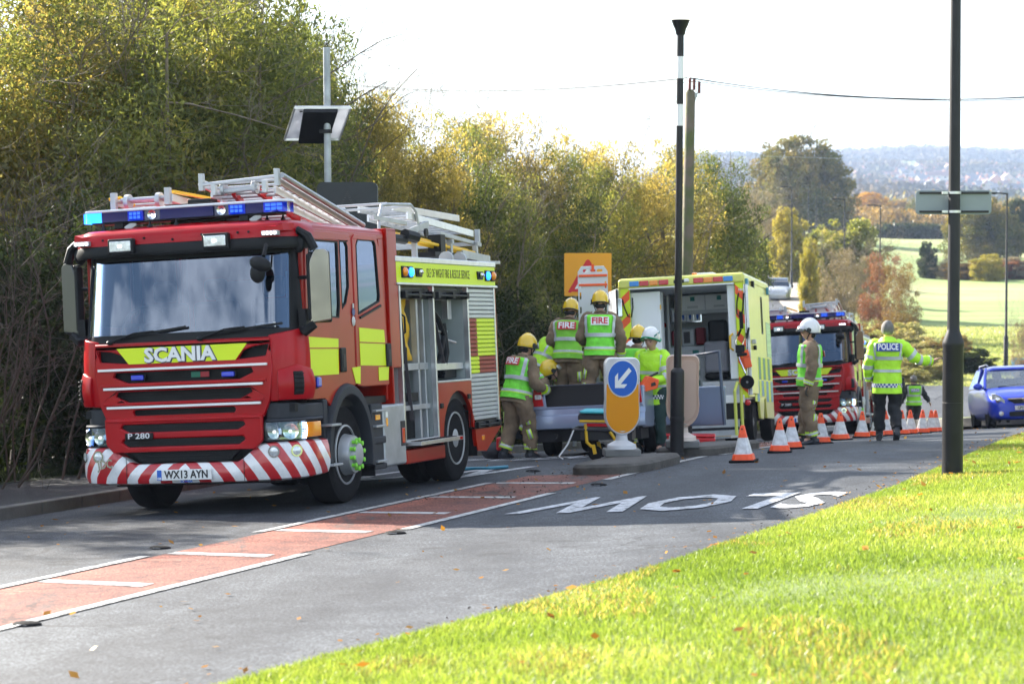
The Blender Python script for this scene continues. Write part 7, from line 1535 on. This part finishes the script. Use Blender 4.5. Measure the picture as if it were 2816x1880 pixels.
def sleeve(mb,pts,rad,n=14,seg=12,wr=.013,seed=0,sq=1,t0=0,t1=1,off=0,fr=3.2):
    """cloth tube along a bent limb with cross folds"""
    k=seg; C=[cm(pts,t0+(t1-t0)*i/k) for i in range(k+1)]; secs=[]; d0=(C[1]-C[0]).normalized(); a,b=orth(d0); m=len(rad)-1
    for i,c in enumerate(C):
        t=t0+(t1-t0)*i/k; d=(C[min(i+1,k)]-C[max(i-1,0)]).normalized(); a=(a-d*a.dot(d)).normalized(); b=d.cross(a); q=t*m; j=min(int(q),m-1); r=rad[j]+(rad[j+1]-rad[j])*(q-j)+off
        sec=[]
        for s_ in range(n):
            an=2*math.pi*s_/n; dr=a*math.cos(an)+b*math.sin(an)*sq; p=c+dr*r; w_=noise.noise(Vector((p.x*7+seed,p.y*7,t*fr*4)))*wr*1.6+math.sin(t*22+seed+math.sin(an)*1.5)*wr*.35
            sec.append(p+dr*w_)
        secs.append(sec)
    return mb.loft(secs)
def person(name,label,M4,J,outfit,group=None,head=True,seed=0):
    """J: joints in local space, x to the person's right, y the way they face, z up"""
    root=thing(name,label,'person',M4,group)
    V=Vector; g=lambda k: V(J[k])
    spine=[g('pelvis'),g('waist'),g('chest'),g('neck')]; shx=(g('shR')-g('shL')); xax=shx.normalized()
    # --- body, one continuous skin surface
    vs=[];ed=[];rd=[]
    def vtx(p,r,par=None): vs.append(tuple(p)); rd.append(r); i=len(vs)-1; (ed.append((par,i)) if par is not None else None); return i
    p0=vtx(g('pelvis'),(.13,.10)); w1=vtx(g('waist'),(.125,.095),p0); c1=vtx(g('chest'),(.14,.10),w1); n1=vtx(g('neck'),(.058,.058),c1)
    hd=g('head'); hn=(hd-g('neck')); n2=vtx(g('neck')+hn*.45,(.055,.06),n1); h1=vtx(g('neck')+hn*.8,(.070,.082),n2); h2=vtx(hd+hn.normalized()*.03,(.078,.095),h1); h3=vtx(hd+hn.normalized()*.10,(.055,.07),h2)
    for s_ in 'LR':
        a=vtx(g('sh'+s_),(.062,.062),c1); e=vtx(g('el'+s_),(.044,.044),a); k=vtx(g('wr'+s_),(.028,.024),e); hdv=V(J.get('hand'+s_,g('wr'+s_)-g('el'+s_))).normalized(); k2=vtx(g('wr'+s_)+hdv*.075,(.038,.018),k)
        l=vtx(g('hip'+s_),(.088,.088),p0); kn=vtx(g('kn'+s_),(.058,.06),l); an=vtx(g('an'+s_),(.040,.042),kn); td=V(J.get('toe'+s_,(0,1,-.15))).normalized(); vtx(g('an'+s_)+td*.15,(.04,.028),an)
    me=bpy.data.meshes.new('tmp'); me.from_pydata(vs,ed,[]); o=bpy.data.objects.new('tmp',me); COL.objects.link(o); md=o.modifiers.new('s','SKIN'); md.use_smooth_shade=True
    for i,r in enumerate(rd): me.skin_vertices[0].data[i].radius=r
    me.skin_vertices[0].data[0].use_root=True; m2=o.modifiers.new('u','SUBSURF'); m2.levels=1
    dg=bpy.context.evaluated_depsgraph_get(); dg.update(); em=bpy.data.meshes.new_from_object(o.evaluated_get(dg)); bpy.data.objects.remove(o)
    B=MB().mat(skinm); B.add([v.co for v in em.vertices],[tuple(p.vertices) for p in em.polygons])
    fy=V(J.get('look',(0,1,0))).normalized(); up=(hn.normalized()-fy*hn.normalized().dot(fy)).normalized(); fx=fy.cross(up)
    F4=Matrix((fx,fy,up)).transposed().to_4x4()
    def face_fn(p):   # p on the unit sphere, +y forwards: brow, eye hollows, nose, lips, chin
        x,y,z=p.x,p.y,p.z; d=0
        if y>0:
            nose=math.exp(-(x/.16)**2)*math.exp(-((z+.12)/.20)**2)*.24; eyes=-math.exp(-((abs(x)-.36)/.16)**2-((z-.06)/.10)**2)*.10; lip=math.exp(-(x/.26)**2-((z+.45)/.07)**2)*.07; chin=math.exp(-(x/.3)**2-((z+.80)/.16)**2)*.10; br=math.exp(-((z-.20)/.09)**2)*.05
            d=nose+eyes+lip+chin+br
        return Vector((x*(1-.18*max(0,-z)),y*(1+d)+d*.2,z))
    hc=hd+up*.02
    if head:
        B.ell(hc,(.086,.106,.130),24,18,F4,fn=face_fn)
        for s_ in (-1,1): B.ell(hc+fx*.080*s_-fy*.005-up*.005,(.012,.024,.034),8,6,F4)
    # hands: palm and five bent fingers each
    for s_ in 'LR':
        w_=g('wr'+s_); d=V(J.get('hand'+s_,w_-g('el'+s_))).normalized(); pl=V(J.get('palm'+s_,(0,0,1))); side=d.cross(pl).normalized(); pl=side.cross(d).normalized(); cu=J.get('curl'+s_,.5); gl=outfit.get('gloves'); 
        B.mat(gl or skinm); B.ell(w_+d*.055,(.042,.055,.018),10,8,Matrix((side,d,pl)).transposed().to_4x4())
        for i,(o_,ln,r_) in enumerate(((-.030,.068,.0088),(-.010,.078,.009),(.011,.074,.009),(.030,.058,.008))):
            p=w_+d*.088+side*o_; q=p+(d*(1-cu*.4)+side*o_*1.5-pl*cu*.5).normalized()*ln*.5; r2=q+(d*(1-cu*1.2)-pl*cu*1.2).normalized()*ln*.5; B.tube([p-d*.02,p,q,r2],[r_*1.1,r_*1.1,r_,r_*.75],6)
        ts=-1 if s_=='R' else 1; ts*=J.get('thumb'+s_,1); p=w_+d*.03+side*.034*ts; B.tube([p,p+(d*.7+side*ts*.7).normalized()*.035,p+(d*.7+side*ts*.7).normalized()*.035+(d-pl*cu*.6).normalized()*.03],[.012,.0105,.008],6)
    B.mat(m_letter) 
    if head:
        for s_ in (-1,1): B.ell(hc+fx*.033*s_+fy*.094+up*.010,(.014,.007,.008),8,5,F4).tube([hc+fx*(.012+.0)*s_+fy*.103+up*.030,hc+fx*.035*s_+fy*.101+up*.036,hc+fx*.056*s_+fy*.088+up*.028],.005,5)
        B.mat(mat('lips',(.30,.12,.10),.6)).tube([hc-fx*.026+fy*.088-up*.060,hc+fy*.102-up*.056,hc+fx*.026+fy*.088-up*.060],.0055,5)
        if of_hard(outfit): B.mat(mat('brown_hair',(.09,.06,.045),.9)).ell(hc-fy*.030+up*.006,(.090,.092,.105),16,10,F4)
        if outfit.get('hair'):
            B.mat(outfit['hair']); B.ell(hc-fy*.014+up*.010,(.098,.118,.134),20,12,F4@Matrix.Rotation(.45,4,'X'),zmin=-.42)
    B.build('body',root,smooth=True,sharp=80)
    # --- torso cloth
    k=outfit.get('bulk',1.0); bk=outfit.get('belly',0)
    RX=[.175,.165,.195,.20,.12]; RYY=[.135,.130,.145,.125,.085]; TS=[0,.34,.66,.88,1.0]
    def T(t,an,off=0,wr=.012):
        c=cm(spine,t); d=(cm(spine,min(1,t+.04))-cm(spine,max(0,t-.04))).normalized(); xa=(xax-d*xax.dot(d)).normalized(); ya=d.cross(xa)
        rx=float(np.interp(t,TS,RX))*k+off; ry=float(np.interp(t,TS,RYY))*k+off; cs,sn=math.cos(an),math.sin(an)
        p=c+xa*rx*math.copysign(abs(cs)**.85,cs)+ya*ry*math.copysign(abs(sn)**.85,sn); dn=(xa*cs/rx+ya*sn/ry).normalized()
        if sn<0: p-=ya*0
        n_=noise.noise(Vector((p.x*9+seed,p.y*9,p.z*6)))*wr*1.5+noise.noise(Vector((p.x*3.3,p.z*15+seed,p.y*4)))*wr*.9
        return p+dn*n_
    def torso(mb,t0,t1,off,wr=.008,n=28,m=18,hem=0): 
        secs=[]
        for i in range(m+1):
            t=t0+(t1-t0)*i/m; secs.append([T(t,2*math.pi*j/n,off+hem*max(0,1-i/3),wr) for j in range(n)])
        return mb.loft(secs)
    def strip(mb,t0,t1,a0,a1,off,n=10,m=8,th=.006):
        for i in range(m):
            for j in range(n):
                ta,tb=t0+(t1-t0)*i/m,t0+(t1-t0)*(i+1)/m; aa,ab=a0+(a1-a0)*j/n,a0+(a1-a0)*(j+1)/n
                mb.add([T(ta,aa,off),T(ta,ab,off),T(tb,ab,off),T(tb,aa,off)],[(0,1,2,3)])
        return mb
    of=outfit; jm=of['jacket']; hemt=of.get('hem',-.0)
    j=MB().mat(jm); torso(j,0 if hemt>=0 else 0,1.0,.02); 
    # skirt of the coat below the pelvis
    pel=g('pelvis'); kd=(g('waist')-pel).normalized(); sk=[]; L_=of.get('skirt',.10)
    for i in range(5):
        t=i/4; sk.append([T(0,2*math.pi*q/28,.020+.014*t)-kd*L_*(t)+Vector(noise.noise_vector(Vector((q*.9,t,seed))))*.008*t for q in range(28)])
    j.loft(sk[::-1]); 
    for s_ in 'LR':
        sleeve(j,[g('sh'+s_)+(g('neck')-g('sh'+s_))*.25-Vector((0,0,.01)),g('sh'+s_)*.35+g('el'+s_)*.65 if 0 else g('sh'+s_),g('sh'+s_).lerp(g('el'+s_),.55),g('el'+s_),g('el'+s_).lerp(g('wr'+s_),.55),g('wr'+s_)],[.085,.104,.096,.084,.074,.060],16,22,.015,seed+(5 if s_=='R' else 0))
    j.tube([cm(spine,.97),g('neck').lerp(g('head'),.22)],[.105,.080],14); jo=j.build('jacket',root,smooth=True,sharp=70)
    # --- trousers
    t=MB().mat(of['trousers']); 
    for s_ in 'LR':
        hp=g('hip'+s_); sleeve(t,[pel.lerp(hp,.6)+Vector((0,0,.08)),hp,hp.lerp(g('kn'+s_),.5),g('kn'+s_),g('kn'+s_).lerp(g('an'+s_),.5),g('an'+s_)+(g('kn'+s_)-g('an'+s_)).normalized()*of.get('cuff',.06)],[x*of.get('tb',1) for x in (.122,.130,.116,.100,.094,.088)],16,26,.019,seed+2)
    t.ell(pel-kd*.02,(.165*k,.125*k,.12),16,8); to=t.build('trousers',root,smooth=True,sharp=70)
    for s_ in 'LR':
        an=g('an'+s_); td=V(J.get('toe'+s_,(0,1,-.15))).normalized(); b=MB().mat(m_boot); up_=(g('kn'+s_)-an).normalized(); b.tube([an+up_*.16,an+up_*.04,an-up_*.05],[.062,.058,.056],12)
        b.tube([an-up_*.035-td*.075,an-up_*.03-td*.03,an-up_*.03+td*.06,an-up_*.045+td*.14,an-up_*.05+td*.19],[.038,.055,.052,.048,.028],12); b.tube([an-up_*.075-td*.07,an-up_*.075+td*.10,an-up_*.08+td*.18],[.035,.045,.032],10,squash=.5); b.build('boot',root,smooth=True,sharp=60)
    # --- vest
    vm=of.get('vest')
    if vm:
        v=MB().mat(vm); torso(v,.02,.93,.042,.010,hem=.018); L2=.08; v.loft([[T(.02,2*math.pi*q/28,.060)-kd*L2 for q in range(28)],[T(.02,2*math.pi*q/28,.058) for q in range(28)]]); vo=v.build('vest',root,smooth=True,sharp=70)
        v=MB().mat(m_refl); 
        for t0 in of.get('bands',(.06,.40)): strip(v,t0,t0+.085,0,2*math.pi,.056,36,2)
        for an in of.get('braces',(R(-90-52),R(-90+52),R(90-48),R(90+48))): strip(v,.45,.93,an-.13,an+.13,.057,3,10)
        v.build('reflective_band',vo,smooth=True,sharp=60)
        v=MB().mat(m_lt); strip(v,-.0,.045,0,2*math.pi,.066,36,1); v.build('hem_trim',vo)
    else: vo=jo
    if of.get('jbands'):
        v=MB().mat(m_refl)
        for t0 in of['jbands']: strip(v,t0,t0+.075,0,2*math.pi,.030,36,2)
        for an in (R(-90-50),R(-90+50),R(90-50),R(90+50)): strip(v,.5,.90,an-.10,an+.10,.031,3,8)
        for s_ in 'LR':
            for t0,t1 in ((.40,.47),(.60,.67),(.86,.91)): sleeve(v,[g('sh'+s_)+(g('neck')-g('sh'+s_))*.25,g('sh'+s_),g('sh'+s_).lerp(g('el'+s_),.55),g('el'+s_),g('el'+s_).lerp(g('wr'+s_),.55),g('wr'+s_)],[.085,.104,.096,.084,.074,.060],16,3,.011,seed+(5 if s_=='R' else 0),t0=t0,t1=t1,off=.006)
        v.build('reflective_band',jo,smooth=True,sharp=60)
        if of.get('chequer'):
            for z_ in range(2):
                v=MB(); 
                for q in range(56):
                    v.mat(of['chequer'] if (q+z_)%2 else white); a0=2*math.pi*q/56; a1=2*math.pi*(q+1)/56; zz0=-L_*.62+.032*z_
                    P_=lambda a,dz: T(0,a,.030+.014*.7,0)+kd*dz
                    v.add([P_(a0,zz0),P_(a1,zz0),P_(a1,zz0+.03),P_(a0,zz0+.03)],[(0,1,2,3)])
                v.build('chequered_band',jo,smooth=False)
    if of.get('cuffs'):
        v=MB().mat(m_lt)
        for s_ in 'LR': sleeve(v,[g('sh'+s_),g('el'+s_),g('wr'+s_)],[.104,.084,.061],14,3,.004,seed,t0=.80,t1=.92,off=.010)
        v.mat(m_refl)
        for s_ in 'LR': sleeve(v,[g('sh'+s_),g('el'+s_),g('wr'+s_)],[.104,.084,.061],14,2,.004,seed,t0=.835,t1=.885,off=.013)
        v.build('cuff_band',jo,smooth=True,sharp=60)
        v=MB(); 
        for s_ in 'LR':
            for m_,t0,t1,of_ in ((m_lt,.80,.90,.010),(m_refl,.832,.868,.014)):
                v.mat(m_); sleeve(v,[g('hip'+s_),g('kn'+s_),g('an'+s_)],[.130,.100,.090],14,3,.006,seed+2,t0=t0,t1=t1,off=of_)
        v.build('leg_band',to,smooth=True,sharp=60)
        for s_ in 'LR':
            for t0 in (.36,.62):
                c=g('hip'+s_).lerp(g('kn'+s_),t0*2) if t0<.5 else g('kn'+s_).lerp(g('an'+s_),(t0-.5)*2); dz=(g('kn'+s_)-g('hip'+s_)).normalized(); ox=xax*(.100 if s_=='R' else -.100); yb_=dz.cross(xax).normalized()
                for m_,w_ in ((m_lt,.036),(m_refl,.016)): 
                    n_=(ox.normalized()*.72+yb_*.7*(1 if of.get('pback',1)>0 else -1)).normalized(); tt=dz.cross(n_).normalized(); cc=c+n_*(.118 if m_ is m_lt else .121)
                    MB().mat(m_).add([cc-tt*w_-dz*.075,cc+tt*w_-dz*.075,cc+tt*w_+dz*.075,cc-tt*w_+dz*.075],[(0,1,2,3)]).build('leg_patch',to,solid=.004) if 1 else 0
    # --- back panel with lettering
    if of.get('back'):
        body,bm,tm,hgt,wd=of['back']; bt=of.get('backt',.70); ba=of.get('backa',-90); c0=T(bt,R(ba),.060,0); cu_=T(bt+.06,R(ba),.060,0); ca=T(bt,R(ba+10),.060,0); rt=(ca-c0).normalized() if ba<0 else (ca-c0).normalized()
        upv=(cu_-c0).normalized(); nn=rt.cross(upv).normalized(); Mx=face(c0+nn*.012,rt,upv)
        b=MB().mat(bm); cols=9; secs=[]
        for i in range(cols): 
            xx=-wd/2+wd*i/(cols-1); dz=-(xx*xx)*.9; secs.append([Mx@Vector((xx,-hgt/2,dz)),Mx@Vector((xx,hgt/2,dz)),Mx@Vector((xx,hgt/2,dz-.006)),Mx@Vector((xx,-hgt/2,dz-.006))])
        pn=b.loft([s_[::-1] for s_ in secs]).build('back_panel',vo,smooth=False)
        tx=text('lettering',body,hgt*1.05,tm,pn,Mx,.001,hgt*.03)
        xs=[v_.co.x for v_ in tx.data.vertices]; kx=wd*.86/(max(xs)-min(xs)); cx_=(max(xs)+min(xs))/2
        for v_ in tx.data.vertices: v_.co.x=(v_.co.x-cx_)*kx
        for v_ in tx.data.vertices: v_.co.z+= -(v_.co.x**2)*.9+.004
    # --- head gear
    hm=of.get('helmet')
    if hm:
        b=MB().mat(hm); ctr=hc+up*(.062 if of.get('hard') else .048)-fy*.010
        def hf(p): 
            x,y,z=p.x,p.y,p.z; r=1
            if z<-.05: r+= .10*(-z)*(1.6 if y<0 else .7)
            return Vector((x*r,y*r+(-.10*(-z) if z<0 and y<0 else 0),z+(.85*max(0,y)*min(1,-z*2) if z<0 else 0)))
        b.ell(ctr,(.128,.158,.150),26,14,F4,zmin=-.52,fn=hf)
        if not of.get('hard'): b.ell(ctr+up*.004,(.022,.160,.160),10,14,F4,zmin=.0)
        hb=b.build('helmet',root,smooth=True,sharp=70)
        if of.get('hard'):
            b=MB().mat(mat('rim_green',(.0,.22,.09),.4)); rr=[ctr-up*(.070-.105*max(0,math.sin(R(a))))+fx*math.cos(R(a))*.138+fy*(math.sin(R(a))*.168+.004) for a in range(0,361,15)]; b.tube(rr,.016,6,caps=False); b.build('green_rim',hb)
            MB().mat(m_helw).loft([[ctr+up*.036+fx*x*.1+fy*(.15-.05*abs(x)),ctr+up*.026+fx*x*.1+fy*(.205-.08*abs(x)),ctr+up*.018+fx*x*.1+fy*(.20-.08*abs(x)),ctr+up*.022+fx*x*.1+fy*(.15-.05*abs(x))] for x in (-1,-.5,0,.5,1)]).build('peak',hb)
            tx=text('lettering','AMBULANCE',.036,m_teal,hb,face(ctr+fx*.119*of.get('hside',1)+fy*.03+up*.045,fy*of.get('hside',1),up),.002,.0005)
        else:
            MB().mat(m_letter).tube([ctr-up*(.072-.105*max(0,math.sin(R(a))))+fx*math.cos(R(a))*.138+fy*(math.sin(R(a))*.166-.002) for a in range(0,361,15)],.010,6,caps=False).build('helmet_rim',hb)
            for s_ in (-1,1):
                MB().mat(m_letter).plate([(-.030,-.03),(.028,-.035),(.036,.01),(.0,.036),(-.034,.018)],[],ctr+fx*s_*.141-up*.018+fy*.022,fy*s_,up,.02).build('side_plate',hb,bevel=.004)
            vz=MB().mat(m_visor if hm is not m_helw else mat('visor_silver',(.5,.5,.52),.12,.6)); 
            vz.loft([[ctr+up*z_+fx*.138*math.sin(R(a))+fy*(.175+off_)*math.cos(R(a)) for z_,off_ in ((.035,0),(-.045,.035))] for a in range(-62,63,12)],close=False); vz.build('visor',hb,solid=.003)
            cs=MB().mat(m_letter); cs.tube([hc+fx*.10-up*.02,hc+fx*.06-up*.12+fy*.04,hc-fx*.06-up*.12+fy*.04,hc-fx*.10-up*.02],.008,5); cs.ell(hc-up*.055-fy*.055,(.085,.05,.05),12,6,F4); cs.build('neck_guard',hb)
    if of.get('cap'):
        b=MB().mat(m_letter); ctr=hc+up*.05; b.ell(ctr,(.095,.115,.085),18,8,F4,zmin=-.1); b.ell(ctr-fy*.02-up*.005,(.098,.118,.02),18,5,F4); cp=b.build('cap',root); 
        MB().mat(white).tube([ctr+up*.012+fx*math.cos(R(a))*.098+fy*math.sin(R(a))*.118 for a in range(0,361,20)],.007,4,caps=False).build('cap_band',cp)
    return root
def of_hard(o): return bool(o.get('hard'))
def pose(H=1.8,lean=0,twist=0,**kw):
    """standing figure; lean tips the spine forwards (degrees)"""
    k=H/1.8; L_=R(lean); J={}
    def sp(d): return (0,math.sin(L_)*d,.95+math.cos(L_)*d)
    J['pelvis']=(0,0,.95);J['waist']=sp(.16);J['chest']=sp(.38);J['neck']=sp(.56); hl=R(lean+kw.get('nod',0)); n=J['neck']; J['head']=(0,n[1]+math.sin(hl)*.145+.02,n[2]+math.cos(hl)*.145)
    n2=sp(.485)
    for s_,sg in (('L',-1),('R',1)):
        J['sh'+s_]=(sg*.185*math.cos(twist),n2[1]+sg*.185*math.sin(twist),n2[2]); J['el'+s_]=(sg*.25,n2[1]+.0,n2[2]-.29); J['wr'+s_]=(sg*.26,n2[1]+.08,n2[2]-.53)
        J['hip'+s_]=(sg*.10,0,.90);J['kn'+s_]=(sg*.115,.03,.50);J['an'+s_]=(sg*.125,-.0,.085)
    J['look']=(0,math.cos(R(kw.get('nod',0))),-math.sin(R(kw.get('nod',0))))
    for a,b in kw.items():
        if isinstance(b,(tuple,list)): J[a]=b
        elif a not in('nod',): J[a]=b
    sc_=('look','hand','palm','toe')
    return {a:(tuple(q*k for q in b) if isinstance(b,(tuple,list)) and not a.startswith(sc_) else b) for a,b in J.items()}
FF=dict(jacket=m_tan,trousers=m_tan,vest=m_vest,cuffs=1,helmet=m_helm,gloves=m_glove,tb=1.12,bulk=1.02,skirt=.13)
def at(u,d,rz,dz=0): x=at_px(u,d); return TR(x,d,h(x,d)+dz,R(rz))
G_='firefighters in tan tunics and green vests'
# facing: rz=0 looks away from the camera, rz=-90 looks right, rz=90 looks left
person('person','firefighter in yellow helmet at the engine rear corner, reaching right with both gloved hands',at(1184,35.6,-48),pose(1.80,lean=14,nod=12,twist=.0,elL=(-.27,.22,1.16),wrL=(-.17,.46,1.04),elR=(.30,.10,1.12),wrR=(.24,.40,1.0),knL=(-.13,.02,.50),anL=(-.16,-.10,.085),anR=(.15,.14,.085),knR=(.14,.14,.50)),dict(FF,back=('FIRE',m_rbadge,white,.12,.27),backt=.80),G_,seed=1)
person('person','firefighter with red FIRE panel on a leaning back, standing left of the spinal board',at(1303,37.2,-14,.62),pose(1.74,lean=10,nod=22,elL=(-.28,.02,1.18),wrL=(-.20,.24,1.08),elR=(.30,.20,1.24),wrR=(.30,.50,1.30)),dict(FF,back=('FIRE',m_rbadge,white,.125,.29),backt=.76,vest=mat('vest_worn_green',(.22,.62,.04),.6,var=.14,vscale=5,bump=.3,bscale=14)),G_,seed=2)
person('person','firefighter seen squarely from behind, white FIRE panel, standing in the open car boot',at(1376,36.0,-3,.61),pose(1.78,lean=5,nod=16,elL=(-.30,.06,1.14),wrL=(-.22,.30,1.06),elR=(.32,.02,1.12),wrR=(.30,.12,.86),anL=(-.17,0,.085),anR=(.17,0,.085),knL=(-.16,.02,.5),knR=(.16,.02,.5)),dict(FF,back=('FIRE',white,m_rbadge,.125,.27),backt=.76),G_,seed=3)
person('person','firefighter crouching low inside the cut-open car, only helmet, vest and back showing',at(1178,37.0,-75,.28),pose(1.74,lean=62,nod=-20,pelvis=(0,0,.62),waist=(0,.12,.72),chest=(0,.32,.84),neck=(0,.50,.93),head=(0,.62,1.03),shL=(-.18,.42,.90),shR=(.18,.42,.90),elL=(-.25,.50,.66),elR=(.26,.50,.66),wrL=(-.18,.66,.50),wrR=(.18,.68,.50),hipL=(-.1,0,.60),hipR=(.1,0,.60),knL=(-.14,.30,.50),knR=(.14,.30,.50),anL=(-.14,.0,.10),anR=(.14,.0,.10)),dict(FF),G_,seed=4)
person('person','helper in lime jacket with dark collar bending over the car behind the crouching firefighter',at(1232,38.6,-62,.40),pose(1.80,lean=30,nod=12,elL=(-.26,.44,1.08),elR=(.26,.44,1.06),wrL=(-.16,.62,.90),wrR=(.16,.64,.90)),dict(jacket=m_lime,trousers=m_trous,hair=m_hair,skirt=.16,jbands=(.10,.42)),None,seed=5)
person('person','firefighter in yellow helmet turned away behind the ambulance worker',at(1456,37.6,-28,.12),pose(1.78,lean=8,nod=8,elL=(-.30,.12,1.12),wrL=(-.22,.34,1.12),elR=(.28,.10,1.16),wrR=(.18,.34,1.10)),dict(FF),G_,seed=6)
person('person','rescuer in white helmet almost hidden between the two yellow-helmeted firefighters',at(1437,39.5,-60,.0),pose(1.72,lean=10),dict(FF,helmet=m_helw),None,seed=7)
pm=person('person','ambulance worker in white helmet and lime jacket looking down, holding an orange head block',at(1500,36.0,152),pose(1.80,lean=4,nod=14,elR=(.27,.12,1.14),wrR=(.14,.34,1.02),elL=(-.26,.12,1.14),wrL=(-.02,.36,1.02),curlR=.9,curlL=.9,anR=(.13,.06,.085)),dict(hardx=1,jacket=m_lime,trousers=m_dgreen,helmet=m_helw,hard=1,skirt=.22,jbands=(.10,.44),chequer=mat('check_dark',(.02,.06,.10),.5),hside=-1,bulk=1.03),None,seed=8)
b=MB().mat(m_dgreen); b.tube([(0,.0,1.42),(0,.01,1.50)],[.14,.105],14); b.build('collar',pm)
b=MB().mat(m_bblue).box(-.115,-.035,.155,.175,1.26,1.31); b.build('chest_badge',pm,bevel=.004)
x=at_px(1487,35.4); hbk=thing('head_block','bright orange foam head block with straps held in the ambulance worker hands','head block',TR(x,35.4,h(x,35.4)+.98,R(20)))
MB().mat(m_orange).plate([(-.10,-.08),(.13,-.03),(.16,.10),(-.02,.16),(-.12,.02)],[],(0,-.06,0),(1,0,0),(0,0,1),.14).build('block',hbk,bevel=.02); MB().mat(m_letter).plate([(.02,.0),(.10,.02),(.08,.07),(.02,.05)],[],(0,-.064,0),(1,0,0),(0,0,1),.004).build('vent',hbk); MB().mat(m_orange).bar((-.10,-.0,.02),(-.16,0,-.36),.035,.05,(0,1,0)).build('strap',hbk,bevel=.008); MB().mat(m_letter).bar((.0,-.03,.14),(.14,-.03,.20),.03,.03).build('buckle',hbk)
wf=person('person','fire officer in white helmet and green vest standing in profile, looking left',at(1857,36.5,88),pose(1.84,lean=-1,elL=(-.24,-.02,1.14),wrL=(-.25,.05,.88),elR=(.24,-.03,1.13),wrR=(.24,.07,.88),anL=(-.10,-.06,.085),anR=(.12,.06,.085)),dict(FF,helmet=m_helw,back=('FIRE',m_rbadge,white,.09,.22)),G_,seed=9)
po=person('person','police officer in long lime coat marked POLICE, walking away with the right arm stretched out',at(2036,37.2,-4),pose(1.84,lean=1,elR=(.46,.06,1.22),wrR=(.68,.16,1.19),handR=(.85,.15,.35),palmR=(-.3,.2,1),curlR=.15,shR=(.20,0,1.43),elL=(-.28,.0,1.14),wrL=(-.27,.08,.90),anL=(-.10,.14,.085),knL=(-.11,.12,.50),knR=(.12,.05,.50),anR=(.13,-.16,.14),toeR=(0,.8,-.6)),dict(jacket=m_lime,trousers=m_trous,hair=m_hair,skirt=.24,jbands=(.20,.50),chequer=m_navy,back=('POLICE',m_navy,white,.13,.36),backt=.80,bulk=1.12,tb=.98),None,seed=10)
b=MB().mat(m_lime); b.tube([(0,-.03,1.47),(0,-.045,1.53),(0,-.03,1.57)],[.16,.155,.12],16); b.build('collar',po); MB().mat(m_letter).box(.20,.27,-.08,.02,.74,.90).box(.20,.26,-.05,.03,.90,.97).build('belt_radio',po,bevel=.012)
pw=person('person','policewoman in bowler hat and lime vest far down the road beyond the cones',at(2097,72,4),pose(1.68,elL=(-.34,.0,1.16),wrL=(-.40,.02,.92),elR=(.36,.0,1.18),wrR=(.50,.03,.98)),dict(jacket=m_trous,trousers=m_trous,vest=mat('vest_lime',(.30,.80,.04),.6),cap=1,hair=m_hair,back=('POLICE',m_navy,white,.10,.27)),None,seed=11)
b=MB().mat(m_tan); 
# people in the blue car
CARI=C0
for i,(xx,lab,cl) in enumerate(((-.36,'passenger in pale top sitting behind the left of the blue car windscreen',mat('pale_top',(.42,.50,.48),.8)),(.34,'driver of the blue car, partly cut by the right edge of the picture',mat('dark_top',(.05,.05,.06),.8)))):
    person('person',lab,C0@TR(xx,1.95,-.28,R(180)),pose(1.72,pelvis=(0,0,.85),hipL=(-.1,.05,.82),hipR=(.1,.05,.82),knL=(-.12,.45,.88),knR=(.12,.45,.88),anL=(-.12,.55,.55),anR=(.12,.55,.55),elL=(-.24,.15,1.15),wrL=(-.12,.42,1.18),elR=(.24,.15,1.15),wrR=(.12,.42,1.18)),dict(jacket=cl,trousers=m_trous,hair=mat('dark_hair',(.03,.02,.015),.8)),None,seed=20+i)
